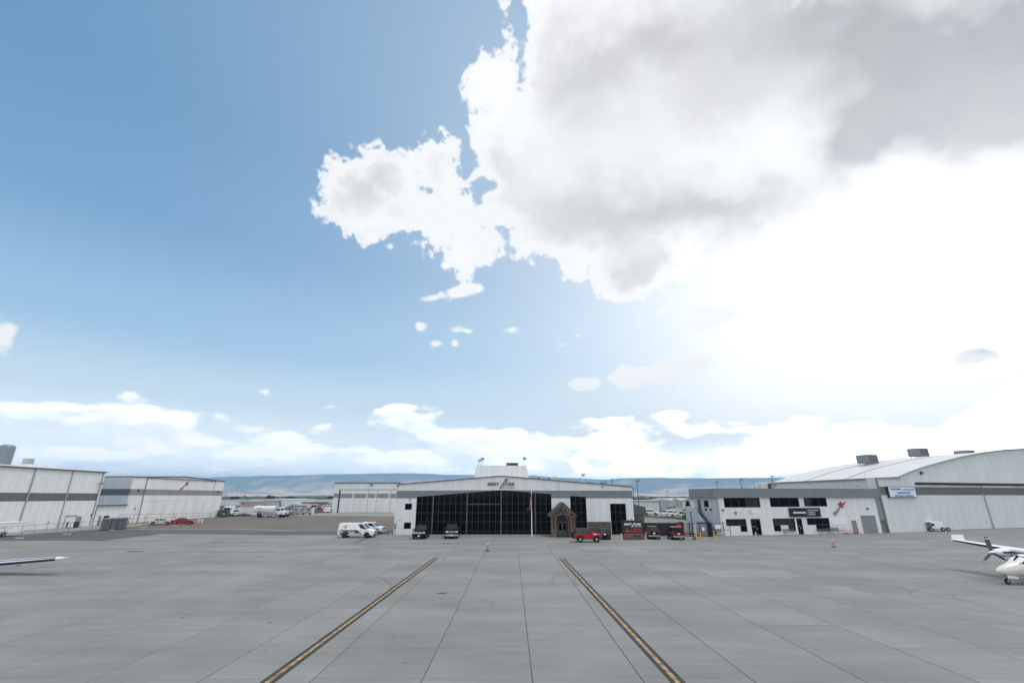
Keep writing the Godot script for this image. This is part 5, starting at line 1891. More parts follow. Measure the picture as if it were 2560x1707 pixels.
	# second hangar with the star
	b = thing("star_hangar", "smooth white left hangar with a grey band and a red star", "hangar", Vector3(-90.5, 0, -115.4), turn)
	L = 37.0
	var top := line_fn([0.0, 10.4, 18.0, 11.15, 36.8, 10.5, 37.0, 10.5])
	mb = MB.new()
	wall(mb, 0, L, 0, 6.25, [], [], -0.25, 0.0)
	part(b, "wall", mb, M.white_wall)
	mb = MB.new()
	wall(mb, 0, L, 6.25, 7.7, [], [], -0.25, 0.004)
	part(b, "grey_band", mb, M.band_plain)
	mb = MB.new()
	wall(mb, 0, L, 7.7, top, [], [18.0], -0.25, 0.0)
	part(b, "gable_wall", mb, M.white_wall)
	mb = MB.new()
	for e in [[0.0, 6.25, 0.0, M.blue_wall], [6.25, 7.7, 0.004, M.plastic_grey], [7.7, 10.4, 0.0, M.blue_wall]]:
		var sw := MB.new()
		sw.span(-0.25 - e[2], e[0], -30, -0.001 - e[2] * 0.5, e[1], -0.01)
		part(b, "side_wall", sw, e[3])
	mb.span(-0.3, 10.38, -30, 0.1, 10.6, 0.05)
	for e in [[0.0, 10.45, 18.0, 11.2], [18.0, 11.2, 37.1, 10.52]]:
		mb.bar(Vector3(e[0], e[1], 0.08), Vector3(e[2], e[3], 0.08), 0.14, 0.3, Vector3(0, 0, 1))
	mb.bar(Vector3(4.4, 10.42, 0.12), Vector3(32.4, 10.44, 0.12), 0.16, 0.2, Vector3(0, 0, 1))
	part(b, "roof_trim", mb, M.trim_dark)
	mb = MB.new()
	mb.hexa([Vector3(0, 10.3, 0), Vector3(18, 11.0, 0), Vector3(18, 11.0, -30), Vector3(0, 10.3, -30), Vector3(0, 10.42, 0), Vector3(18, 11.15, 0), Vector3(18, 11.15, -30), Vector3(0, 10.42, -30)])
	mb.hexa([Vector3(18, 11.0, 0), Vector3(37, 10.35, 0), Vector3(37, 10.35, -30), Vector3(18, 11.0, -30), Vector3(18, 11.15, 0), Vector3(37, 10.47, 0), Vector3(37, 10.47, -30), Vector3(18, 11.15, -30)])
	part(b, "roof", mb, M.metal_roof)
	mb = MB.new()
	mb.span(36.75, 0, -30, 37, 10.3, -0.26)
	mb.span(0, 0, -30.2, 37, 10.3, -30)
	part(b, "end_wall", mb, M.white_wall)
	# the big door: a single smooth leaf with faint panel joints
	mb = MB.new()
	mb.span(4.55, 0.05, 0.006, 32.2, 6.2, 0.1)
	part(b, "hangar_door", mb, M.white_wall)
	mb = MB.new()
	mb.span(4.4, 0, 0.01, 4.56, 10.4, 0.16)
	mb.span(32.2, 0, 0.01, 32.28, 10.3, 0.08)
	mb.span(4.56, 4.82, 0.1, 32.2, 4.86, 0.106)
	part(b, "door_seam", mb, M.galvanised)
	mb = MB.new()
	for x in [8.5, 12.4, 16.4, 20.3, 24.3, 28.2]:
		mb.span(x - 0.015, 0.06, 0.1, x + 0.015, 4.8, 0.104)
	part(b, "panel_joint", mb, M.band_plain)
	for p in [Vector3(2.6, 7.4, 0.03), Vector3(34.5, 7.35, 0.03)]:
		wall_lamp(b, p, 0.5)
	mb = MB.new()
	mb.span(2.4, 3.05, 0.01, 3.1, 3.35, 0.05)
	mb.span(2.65, 3.7, 0.01, 2.85, 3.9, 0.05)
	part(b, "wall_plate", mb, M.stone_1)
	mb = MB.new()
	mb.span(1.9, 0.02, 0.006, 3.0, 2.1, 0.05)
	mb.span(33.6, 0.02, 0.006, 34.6, 2.1, 0.05)
	part(b, "door", mb, M.white_paint)
	var s := thing("star_emblem", "small red star with a grey tail high on the left star hangar", "emblem", b.position, turn)
	mb = MB.new()
	mb.prism(star_pts(Vector2(19.4, 9.35), 0.72, 0.3, 0.45, 1.8), 0.02, 0.12)
	part(s, "star", mb, M.red_star)
	mb = MB.new()
	mb.prism(tail_pts(Vector2(17.3, 7.85), Vector2(19.0, 9.1), 0.55, 0.16, 0.15), 0.02, 0.1)
	part(s, "comet_tail", mb, M.letter_grey)


func block(called: String, label: String, at: Vector3, turn: float, w: float, h: float, d: float, rise: float, wallm: Material, roofm: Material, cat := "building", group := "") -> Node3D:
	# a plain shed: front wall at z = 0 from x = 0 to w, a gable roof with its ridge over the middle of the front
	var b := thing(called, label, cat, at, turn, group)
	var mb := MB.new()
	var top = line_fn([0.0, h, w / 2, h + rise, w, h]) if rise > 0 else h
	wall(mb, 0, w, 0, top, [], [w / 2])
	mb.span(0, 0, -d, 0.2, h, -0.25)
	mb.span(w - 0.2, 0, -d, w, h, -0.25)
	mb.span(0.2, 0, -d, w - 0.2, h, -d + 0.2)
	part(b, "wall", mb, wallm)
	mb = MB.new()
	var o := 0.25
	if rise > 0:
		for s in 2:
			var x0 := -o if s == 0 else w / 2
			var x1 := w / 2 if s == 0 else w + o
			var y0 := h - 0.1 if s == 0 else h + rise
			var y1 := h + rise if s == 0 else h - 0.1
			mb.hexa([Vector3(x0, y0, o), Vector3(x1, y1, o), Vector3(x1, y1, -d - o), Vector3(x0, y0, -d - o), Vector3(x0, y0 + 0.18, o), Vector3(x1, y1 + 0.18, o), Vector3(x1, y1 + 0.18, -d - o), Vector3(x0, y0 + 0.18, -d - o)])
	else:
		mb.span(-o, h, -d - o, w + o, h + 0.25, o)
	part(b, "roof", mb, roofm)
	return b


func build_background() -> void:
	# hangar beyond the ramp, between the left group and the terminal
	var b := block("sliding_door_hangar", "Distant white hangar with sliding doors, yellow panes and a grey band", Vector3(-70.2, 0, -192.0), 0.0, 26.0, 11.0, 28.0, 0.0, M.white_wall, M.metal_roof, "hangar")
	var mb := MB.new()
	mb.span(0, 5.5, 0.002, 2.0, 7.1, 0.02)
	part(b, "grey_band", mb, M.band_plain)
	mb = MB.new()
	mb.span(2.1, 0.02, 0.01, 26, 8.6, 0.1)
	part(b, "door_recess", mb, M.trim_black)
	var xs := [2.75, 8.4, 13.8, 17.2, 22.6, 26.0]
	for i in 5:
		var lf := MB.new()
		lf.span(xs[i], 0.1, 0.12, xs[i + 1] - 0.12, 8.4, 0.25)
		var o := part(b, "door_leaf", lf, M.white_wall)
		lf = MB.new()
		lf.span(xs[i] + 0.05, 5.4, 0.25, xs[i + 1] - 0.95, 7.1, 0.27)
		part(o, "grey_band", lf, M.band_plain)
		lf = MB.new()
		lf.span(xs[i + 1] - 0.9, 5.5, 0.25, xs[i + 1] - 0.15, 7.05, 0.265)
		part(o, "pane", lf, M.yellow_pane)
	mb = MB.new()
	mb.span(-0.2, 10.95, 0.02, 26.2, 11.3, 0.35)
	part(b, "roof_trim", mb, M.trim_dark)
	wall_lamp(b, Vector3(14.6, 10.3, 0.02), 0.8)
	wall_lamp(b, Vector3(25.2, 10.2, 0.02), 0.8)

	# sheds and terminal roofs across the yard
	b = block("tan_shed", "Low tan metal shed with a pale gable end beyond the fuel truck", Vector3(-147.0, 0, -265.0), -0.1, 13.5, 3.5, 8.0, 0.0, M.tan_wall, M.white_paint)
	mb = MB.new()
	mb.span(13.5, 0, -7.5, 19.0, 3.7, 0.4)
	mb.span(13.3, 3.7, -7.8, 19.4, 3.85, 0.7)
	part(b, "end_wall", mb, M.tan_light)
	mb = MB.new()
	mb.span(14.5, 0.05, 0.4, 15.4, 2.4, 0.5)
	part(b, "green_door", mb, M.tail_blue)
	mb = MB.new()
	mb.span(11.0, 0.05, 0.01, 11.9, 2.1, 0.1)
	part(b, "door", mb, M.white_paint)
	mb = MB.new()
	mb.span(1.4, 2.2, 0.01, 2.7, 2.65, 0.08)
	part(b, "louvre", mb, M.lamp_dark)
	var sets := [
		["white_depot", "Long flat white roofed depot behind the tan shed", Vector3(-193, 0, -352), -0.04, 42.0, 3.9, 26.0, 0.4, M.white_wall, M.white_paint],
		["white_depot", "Far white walled depot at the left behind the dumpster", Vector3(-216, 0, -342), 0.0, 27.0, 3.5, 22.0, 0.3, M.white_wall, M.roof_grey],
		["canopy_hall", "Low hall under a dark brown canopy roof near the stairs truck", Vector3(-110.5, 0, -258), 0.0, 10.5, 2.9, 9.0, 0.0, M.tan_wall, M.brown_roof],
		["white_depot", "White flat depot behind the carports left of the distant hangar", Vector3(-133, 0, -330), 0.0, 26.0, 3.9, 20.0, 0.4, M.white_wall, M.white_paint],
		["white_depot", "Low white block with a flat top between the stairs and the carports", Vector3(-104.2, 0, -242), 0.0, 7.0, 2.1, 5.0, 0.0, M.white_wall, M.white_paint],
		["gable_hangar", "White side wall of the first hangar right of the terminal", Vector3(48, 0, -213), -0.25, 15.4, 4.0, 30.0, 0.0, M.white_wall, M.white_paint],
		["gable_hangar", "Grey fronted hangar with a low gable behind the parked cars", Vector3(61.0, 0, -222), -0.3, 12.0, 4.1, 24.0, 0.9, M.blue_wall, M.white_paint],
		["gable_hangar", "Tan hangar between the grey and the white gables", Vector3(72.5, 0, -226), 0.0, 5.3, 4.2, 24.0, 0.85, M.tan_light, M.white_paint],
		["gable_hangar", "White gabled hangar nearest the office stairs", Vector3(77.9, 0, -226), 0.0, 6.2, 4.2, 24.0, 0.8, M.white_wall, M.white_paint],
		["garden_shed", "Small white shed with a rusty brown roof and double doors", Vector3(61.9, 0, -193.2), 0.0, 4.8, 1.6, 3.0, 0.5, M.white_paint, M.white_paint],
		["town_block", "Pale low block of flats far away above the hangar roofs", Vector3(232.5, 0, -900), 0.0, 19.0, 3.6, 20.0, 0.0, M.tan_light, M.roof_grey],
		["town_block", "Taller pale tower at the right end of the far town block", Vector3(247, 0, -905), 0.0, 5.0, 4.8, 12.0, 0.0, M.tan_light, M.roof_grey],
	]
	for e in sets:
		var o := block(e[0], e[1], e[2], e[3], e[4], e[5], e[6], e[7], e[8], e[9])
		if e[0] == "town_block":
			mb = MB.new()
			var fl := 2
			for k in int(e[4] / 3.0):
				for f in fl:
					mb.span(0.6 + k * 3.0, 0.6 + f * 1.5, 0.01, 2.2 + k * 3.0, 1.4 + f * 1.5, 0.05)
			part(o, "window", mb, M.lamp_dark, true)
		elif e[0] == "gable_hangar" and e[7] > 0.0:
			mb = MB.new()
			mb.span(0.9, 0.05, 0.01, e[4] - 0.9, e[5] - 0.4, 0.12)
			part(o, "hangar_door", mb, e[8])
			mb = MB.new()
			for k in 3:
				mb.span(0.9 + (e[4] - 1.8) * (k + 1) / 4.0 - 0.05, 0.05, 0.12, 0.9 + (e[4] - 1.8) * (k + 1) / 4.0 + 0.05, e[5] - 0.4, 0.16)
			mb.span(0.7, e[5] - 0.4, 0.02, e[4] - 0.7, e[5] - 0.2, 0.2)
			mb.span(-0.1, 0, 0.01, 0.15, e[5], 0.2)
			part(o, "door_trim", mb, M.galvanised)
		elif e[0] == "gable_hangar":
			mb = MB.new()
			mb.span(e[4] - 0.2, 0.0, 0.01, e[4] + 0.05, e[5], 0.2)
			mb.span(0, e[5], 0.26, e[4], e[5] + 0.22, 0.4)
			part(o, "corner_trim", mb, M.brown_roof)
		elif e[0] == "garden_shed":
			mb = MB.new()
			for s in 2:
				mb.span(1.5 + s * 0.95, 0.1, 0.01, 2.42 + s * 0.95, 1.5, 0.06)
			part(o, "door", mb, M.white_wall)
			mb = MB.new()
			mb.hexa([Vector3(-0.3, 1.55, 0.3), Vector3(2.4, 2.15, 0.3), Vector3(2.4, 2.15, -3.3), Vector3(-0.3, 1.55, -3.3), Vector3(-0.3, 1.74, 0.3), Vector3(2.4, 2.34, 0.3), Vector3(2.4, 2.34, -3.3), Vector3(-0.3, 1.74, -3.3)])
			part(o, "shingle_slope", mb, M.brown_roof)
	# carports left of the distant hangar
	for k in 2:
		b = thing("carport", ["White carport with dark posts beside the brown canopy hall", "White carport with dark posts nearest the distant hangar"][k], "carport", Vector3(-99.6 + k * 7.6, 0, -250.0), 0.0, "carports across the yard")
		mb = MB.new()
		mb.span(-3.7, 2.3, -7, 3.7, 2.7, 0)
		part(b, "roof", mb, M.brown_roof if k == 0 else M.trim_dark)
		for i in 4:
			mb = MB.new()
			mb.span(-3.5 + i * 2.2, 0, -0.5, -3.1 + i * 2.2, 2.3, -0.1)
			part(b, "post", mb, M.trim_dark)
	# brown annex behind the right end of the terminal
	b = thing("side_annex", "small brown annex with a dark metal mansard right of the terminal", "building", Vector3(21.3, 0, -88.5))
	mb = MB.new()
	mb.span(0, 0, -6, 2.35, 3.0, 0)
	part(b, "wall", mb, M.brown_wall)
	mb = MB.new()
	mb.hexa([Vector3(-0.3, 2.9, 0.35), Vector3(2.75, 2.9, 0.35), Vector3(2.75, 2.9, -6.2), Vector3(-0.3, 2.9, -6.2), Vector3(-0.3, 4.2, 0.2), Vector3(2.6, 4.15, 0.2), Vector3(2.6, 4.15, -6.2), Vector3(-0.3, 5.0, -6.2)])
	part(b, "mansard", mb, M.slate_roof)
	mb = MB.new()
	mb.hexa([Vector3(-0.3, 4.2, 0.2), Vector3(2.7, 4.1, 0.2), Vector3(2.7, 4.1, -6.2), Vector3(-0.3, 5.0, -6.2), Vector3(-0.3, 4.9, 0.2), Vector3(2.7, 4.2, 0.2), Vector3(2.7, 4.2, -6.2), Vector3(-0.3, 5.4, -6.2)])
	part(b, "roof", mb, M.plastic_grey)
	mb = MB.new()
	mb.span(0.1, 2.0, 0.01, 1.1, 2.35, 0.3)
	part(b, "door_hood", mb, M.lamp_dark)

	# trees one can tell apart
	tree("broad_tree", "Leafy tree top rising behind the right slope of the terminal roof", Vector3(20.6, 0, -126), 10.2, 2.6, 0)
	tree("broad_tree", "Second leafy tree top just right of the first, behind the terminal roof", Vector3(24.2, 0, -126), 9.9, 1.9, 0)
	tree("spruce_tree", "Dark spruce between the office stairs and the little shed", Vector3(61.6, 0, -172), 4.5, 1.5, 1)
	tree("broad_tree", "Dark round tree above the roofs left of the tan shed", Vector3(-241, 0, -425), 6.6, 4.5, 0)
	tree("broad_tree", "Largest dark round tree beyond the tan shed", Vector3(-225, 0, -455), 7.2, 4.6, 0)
	tree("broad_tree", "Dark round tree right of the largest one, over the stairs truck", Vector3(-236, 0, -520), 6.4, 5.0, 0)
	tree("broad_tree", "Small dark tree above the brown canopy hall", Vector3(-190, 0, -540), 6.3, 5.0, 0)
	tree("broad_tree", "Dark tree cluster nearest the distant hangar", Vector3(-185, 0, -500), 6.3, 5.0, 0)
	tree("broad_tree", "Dark tree just left of the far town block", Vector3(196, 0, -800), 6.5, 6.0, 0)
	for e in [["bare_shrub", "Leafless brown bush in the gravel yard behind the fuel truck", Vector3(-111, 0, -205), 2.0]]:
		mb = MB.new()
		for k in 60:
			var a := rng.randf() * TAU
			mb.bar(Vector3(cos(a) * 0.3, 0, sin(a) * 0.3), Vector3(cos(a) * rng.randf_range(0.8, 1.9), rng.randf_range(1.0, 2.4), sin(a) * 1.2), 0.05)
		lone(e[0], e[1], "shrub", mb, M.brown_roof, e[2])
	# poles
	for e in [[25.67, -99.5, 9.0, "Light pole just right of the terminal's right corner"], [33.6, -135.0, 8.0, "Thin light pole close behind the terminal corner, shorter"], [65.2, -204.9, 8.0, "Light pole before the grey gabled hangar, with an orange mark"], [24.8, -120.4, 10.0, "Light pole rising behind the right end of the terminal roof"], [59.9, -141.9, 10.0, "Leftmost light pole above the office fascia"], [58.3, -123.4, 10.0, "Middle light pole above the office fascia"], [54.3, -100.9, 10.0, "Light pole above the office beside the barrel roof"], [-181.2, -326.0, 9.5, "Tall light pole before the tan shed on the left"], [-191.0, -326.0, 6.9, "Thin pole at the far left beside the dumpster"], [-174.0, -326.0, 6.9, "Thin pole behind the tan shed roof"], [-137.6, -371.0, 9.0, "Light pole just left of the distant sliding door hangar"]]:
		var t := thing("light_pole", e[3], "light pole", Vector3(e[0], 0, e[1]), 0.0, "light poles round the airfield")
		mb = MB.new()
		mb.tube(Vector3.ZERO, Vector3(0, e[2], 0), 0.10, 0.06, 8)
		part(t, "pole", mb, M.black_steel if e[1] > -150 else M.galvanised)
		mb = MB.new()
		mb.span(-0.15, e[2] - 0.02, -0.18, 0.55, e[2] + 0.16, 0.18)
		part(t, "lamp_head", mb, M.lamp_dark)
		if e[0] > 65.0:
			mb = MB.new()
			mb.tube(Vector3(0, 1.9, 0), Vector3(0, 2.5, 0), 0.2)
			part(t, "orange_mark", mb, M.safety_orange)
	mb = MB.new()
	var p0 := Vector3(20.4, 6.45, -84.0)
	var p1 := Vector3(34.0, 5.5, -88.0)
	for k in 8:
		var a := p0.lerp(p1, k / 8.0) - Vector3(0, 0.35 * sin(PI * k / 8.0), 0)
		var c := p0.lerp(p1, (k + 1) / 8.0) - Vector3(0, 0.35 * sin(PI * (k + 1) / 8.0), 0)
		mb.tube(a, c, 0.025, 0.025, 5)
	lone("power_cable", "thin dark cable sagging from the terminal corner to the office", "cable", mb, M.plastic_black)


func tree(called: String, label: String, at: Vector3, h: float, r: float, kind: int) -> void:
	var t := thing(called, label, "tree", at)
	var tr := MB.new()
	tr.tube(Vector3.ZERO, Vector3(0.1, h * 0.55, 0), 0.035 * h, 0.018 * h, 8)
	for k in 5:
		var a := k * 1.3
		tr.tube(Vector3(0.05, h * 0.35 + k * h * 0.05, 0), Vector3(cos(a) * r * 0.6, h * 0.6 + k * h * 0.05, sin(a) * r * 0.6), 0.012 * h, 0.005 * h, 6)
	part(t, "trunk", tr, M.bark)
	var cr := MB.new()
	if kind == 1:
		for k in 520:
			var y := pow(rng.randf(), 0.8)
			var q := r * (1.0 - y) * rng.randf_range(0.35, 1.0) + 0.1
			var a := rng.randf() * TAU
			leaf(cr, rng, Vector3(cos(a) * q, h * (0.1 + 0.9 * y), sin(a) * q), Vector3(0.12, 0.12, 0.12), 0.34)
	else:
		for c in 9:
			var a := rng.randf() * TAU
			var o := Vector3(cos(a) * r * rng.randf_range(0.2, 0.75), h * rng.randf_range(0.5, 0.86), sin(a) * r * rng.randf_range(0.2, 0.75))
			for k in 90:
				leaf(cr, rng, o, Vector3(r * 0.42, h * 0.17, r * 0.42), maxf(0.16, r * 0.085))
	part(t, "crown", cr, M.needle if kind == 1 else M.leaf)


# ------------------------------------------------------------------ vehicles; local x forward, z to the right
func wheel(parent: Node3D, at: Vector3, r: float, w: float, side: float, dark := false) -> void:
	var key := "%.3f_%.3f_%s" % [r, w, dark]
	if not wheel_cache.has(key):
		var rings := []
		var prof := [[r * 0.60, -w / 2], [r * 0.90, -w / 2], [r * 0.98, -w * 0.36], [r, 0.0], [r * 0.98, w * 0.36], [r * 0.90, w / 2], [r * 0.60, w / 2], [r * 0.55, w * 0.3]]
		for p in prof:
			var q := PackedVector3Array()
			for j in 18:
				var a := j * TAU / 18
				q.append(Vector3(cos(a) * p[0], sin(a) * p[0], p[1]))
			rings.append(q)
		var ty := MB.new()
		ty.grid(rings)
		ty.flip()
		var ri := MB.new()
		ri.tube(Vector3(0, 0, w * 0.1), Vector3(0, 0, w * 0.36), r * 0.6, r * 0.52, 18)
		ri.tube(Vector3(0, 0, w * 0.36), Vector3(0, 0, w * 0.46), r * 0.15, r * 0.12, 10)
		var sp := MB.new()
		for k in 5:
			var a := k * TAU / 5
			var b := Basis(Vector3(0, 0, 1), a)
			sp.hexa([b * Vector3(r * 0.20, -r * 0.06, w * 0.371), b * Vector3(r * 0.44, -r * 0.14, w * 0.371), b * Vector3(r * 0.44, -r * 0.14, w * 0.35), b * Vector3(r * 0.20, -r * 0.06, w * 0.35), b * Vector3(r * 0.20, r * 0.06, w * 0.371), b * Vector3(r * 0.44, r * 0.14, w * 0.371), b * Vector3(r * 0.44, r * 0.14, w * 0.35), b * Vector3(r * 0.20, r * 0.06, w * 0.35)])
		wheel_cache[key] = [ty.done(), ri.done(), sp.done()]
	var n := Node3D.new()
	n.name = "wheel"
	parent.add_child(n, true)
	n.position = at
	if side < 0:
		n.rotation.y = PI
	var c: Array = wheel_cache[key]
	part(n, "tyre", c[0], M.rubber)
	part(n, "rim", c[1], M.plastic_black if dark else M.alloy)
	if not dark:
		part(n, "rim_slot", c[2], M.plastic_black)


func shell(mb: MB, pts: PackedVector2Array, w: float, bevel: float) -> void:
	# a side outline given width, with bevelled long edges; pts counter-clockwise
	var n := pts.size()
	var inn := PackedVector2Array()
	for i in n:
		var e0 := (pts[i] - pts[(i + n - 1) % n]).normalized()
		var e1 := (pts[(i + 1) % n] - pts[i]).normalized()
		var m := Vector2(-(e0 + e1).y, (e0 + e1).x)
		inn.append(pts[i] + m.normalized() * bevel if m.length() > 0.05 else pts[i])
	for s in [-1.0, 1.0]:
		var idx := Geometry2D.triangulate_polygon(inn)
		for k in range(0, idx.size(), 3):
			var a := inn[idx[k]]
			var b := inn[idx[k + 1]]
			var c := inn[idx[k + 2]]
			if ((b - a).cross(c - a) < 0.0) == (s > 0):
				var t := b
				b = c
				c = t
			mb.tri(Vector3(a.x, a.y, s * w), Vector3(b.x, b.y, s * w), Vector3(c.x, c.y, s * w))
		for i in n:
			var j := (i + 1) % n
			var q := [Vector3(pts[i].x, pts[i].y, s * (w - bevel)), Vector3(pts[j].x, pts[j].y, s * (w - bevel)), Vector3(inn[j].x, inn[j].y, s * w), Vector3(inn[i].x, inn[i].y, s * w)]
			if s > 0:
				mb.quad(q[0], q[1], q[2], q[3])
			else:
				mb.quad(q[1], q[0], q[3], q[2])
	for i in n:
		var j := (i + 1) % n
		mb.quad(Vector3(pts[i].x, pts[i].y, w - bevel), Vector3(pts[i].x, pts[i].y, bevel - w), Vector3(pts[j].x, pts[j].y, bevel - w), Vector3(pts[j].x, pts[j].y, w - bevel))


func car(called: String, label: String, cat: String, at: Vector2, turn: float, s: Dictionary, group := "") -> Node3D:
	var t := thing(called, label, cat, Vector3(at.x, 0.005, at.y), turn, group)
	var L: float = s.L / 2.0
	var W: float = s.W / 2.0
	var r: float = s.r
	var clear: float = s.get("clear", 0.3)
	var body: Material = s.paint
	var ra := r * 1.16
	# outline of the lower body, from the rear bottom corner along the ground
	var p := PackedVector2Array()
	p.append(Vector2(-L, clear + 0.12))
	p.append(Vector2(-L + 0.1, clear))
	for x in s.axles:
		var a0 := asin(clampf((clear - r) / ra, -0.95, 0.95))
		for k in 9:
			var a := lerpf(PI - a0, a0, k / 8.0)
			p.append(Vector2(x + cos(a) * ra, r + sin(a) * ra))
	p.append(Vector2(L - 0.12, clear))
	p.append(Vector2(L, clear + 0.15))
	for q in s.front:
		p.append(Vector2(L + q[0], q[1]))
	for q in s.rear:
		p.append(Vector2(-L + q[0], q[1]))
	var mb := MB.new()
	shell(mb, p, W, s.get("bevel", 0.09))
	part(t, "body", mb, body)
	mb = MB.new()
	mb.span(-L + 0.15, clear - 0.06, -W + 0.15, L - 0.15, clear + 0.25, W - 0.15)
	for x in s.axles:
		mb.span(x - ra, clear, -W + 0.3, x + ra, r + ra + 0.02, W - 0.3)
	part(t, "underbody", mb, M.plastic_black)
	# cabin: [rear bottom x, front bottom x, belt y, rear top x, front top x, roof y]
	var c: Array = s.cabin
	var wb := W - 0.05
	var wt := W - float(s.get("tumble", 0.2))
	var y1: float = c[5] - 0.08
	var r0 := [Vector3(c[0], c[2], wb), Vector3(c[1], c[2], wb), Vector3(c[1], c[2], -wb), Vector3(c[0], c[2], -wb)]
	var r1 := [Vector3(c[3], y1, wt), Vector3(c[4], y1, wt), Vector3(c[4], y1, -wt), Vector3(c[3], y1, -wt)]
	var r2 := [Vector3(c[3] + 0.15, c[5], wt - 0.14), Vector3(c[4] - 0.2, c[5], wt - 0.14), Vector3(c[4] - 0.2, c[5], -wt + 0.14), Vector3(c[3] + 0.15, c[5], -wt + 0.14)]
	mb = MB.new()
	mb.hexa(r0 + r1)
	mb.hexa(r1 + r2)
	part(t, "cabin", mb, s.get("top", body))
	for side in [1.0, -1.0]:
		for u in s.panes:
			mb = MB.new()
			var q := []
			for e in [[u[0], 0.1], [u[1], 0.1], [u[1], 0.9], [u[0], 0.9]]:
				var b0: Vector3 = (r0[0] as Vector3).lerp(r0[1], e[0])
				var b1: Vector3 = (r1[0] as Vector3).lerp(r1[1], e[0])
				if u.size() > 2 and e[1] > 0.5:
					b1 = (r1[0] as Vector3).lerp(r1[1], e[0] + (u[2] if e[0] == u[1] else u[3]))
				var v := b0.lerp(b1, e[1])
				q.append(Vector3(v.x, v.y, (v.z + 0.012) * side))
			if side > 0:
				mb.quad(q[0], q[1], q[2], q[3])
			else:
				mb.quad(q[1], q[0], q[3], q[2])
			part(t, "side_window", mb, M.car_glass)
	mb = MB.new()
	var f := [r0[1], r0[2], r1[2], r1[1]]
	var g := []
	for e in [[0.06, 0.1], [0.94, 0.1], [0.94, 0.94], [0.06, 0.94]]:
		g.append(((f[0] as Vector3).lerp(f[1], e[0])).lerp((f[3] as Vector3).lerp(f[2], e[0]), e[1]) + Vector3(0.014, 0.01, 0))
	mb.quad(g[0], g[1], g[2], g[3])
	part(t, "windscreen", mb, M.screen_glass)
	mb = MB.new()
	f = [r0[3], r0[0], r1[0], r1[3]]
	g = []
	for e in [[0.08, s.get("back_v", 0.12)], [0.92, s.get("back_v", 0.12)], [0.9, 0.92], [0.1, 0.92]]:
		g.append(((f[0] as Vector3).lerp(f[1], e[0])).lerp((f[3] as Vector3).lerp(f[2], e[0]), e[1]) + Vector3(-0.014, 0.01, 0))
	mb.quad(g[0], g[1], g[2], g[3])
	part(t, "rear_window", mb, M.screen_glass if s.has("clear_back") else M.car_glass)
	for x in s.axles:
		for side in [1.0, -1.0]:
			wheel(t, Vector3(x, r, side * (W - 0.13)), r, 0.23 if r < 0.38 else 0.27, side, s.get("dark_wheels", false))
	# lamps, bumpers, grille, plate, mirrors
	var ly: float = s.get("lamp_y", 0.75)
	for side in [1.0, -1.0]:
		mb = MB.new()
		mb.box(Vector3(L - 0.06, ly, side * (W - 0.3)), Vector3(0.17, 0.2, 0.36))
		part(t, "headlight", mb, M.head_lamp)
		mb = MB.new()
		var th: float = s.get("tail_h", 0.24)
		mb.box(Vector3(-L + 0.07, s.get("tail_y", 0.9), side * (W - s.get("tail_in", 0.14))), Vector3(0.18, th, s.get("tail_w", 0.26)))
		part(t, "tail_light", mb, M.tail_lamp)
		mb = MB.new()
		mb.box(Vector3(c[1] - 0.35, c[2] + 0.12, side * (W + 0.11)), Vector3(0.14, 0.16, 0.22))
		part(t, "mirror", mb, s.get("mirror", M.plastic_black))
	mb = MB.new()
	mb.span(L - 0.1, clear - 0.02, -W + 0.1, L + 0.07, clear + 0.24, W - 0.1)
	mb.span(-L - 0.07, clear + 0.02, -W + 0.08, -L + 0.1, clear + 0.26, W - 0.08)
	part(t, "bumper", mb, s.get("bumper", body))
	mb = MB.new()
	mb.span(L - 0.04, ly - 0.14, -W + 0.55, L + 0.03, ly + 0.12, W - 0.55)
	part(t, "grille", mb, s.get("grille", M.plastic_black))
	mb = MB.new()
	mb.span(L + 0.07, clear + 0.04, -0.16, L + 0.085, clear + 0.19, 0.16)
	var py: float = s.get("plate_y", clear + 0.14)
	mb.span(-L - 0.085, py - 0.08, -0.16, -L - (0.07 if not s.has("plate_y") else 0.0), py + 0.08, 0.16)
	part(t, "number_plate", mb, M.letter_white)
	mb = MB.new()
	for side in [1.0, -1.0]:
		for x in s.get("doors", []):
			mb.box(Vector3(x, (clear + c[2]) / 2 + 0.05, side * (W + 0.001)), Vector3(0.018, c[2] - clear - 0.2, 0.008))
	if mb.v.size():
		part(t, "door_seam", mb, M.plastic_black)
	mb = MB.new()
	for side in [1.0, -1.0]:
		for x in s.get("doors", []):
			mb.box(Vector3(x + 0.16, c[2] - 0.12, side * (W + 0.012)), Vector3(0.16, 0.035, 0.03))
	if mb.v.size():
		part(t, "door_handle", mb, M.plastic_black)
	return t


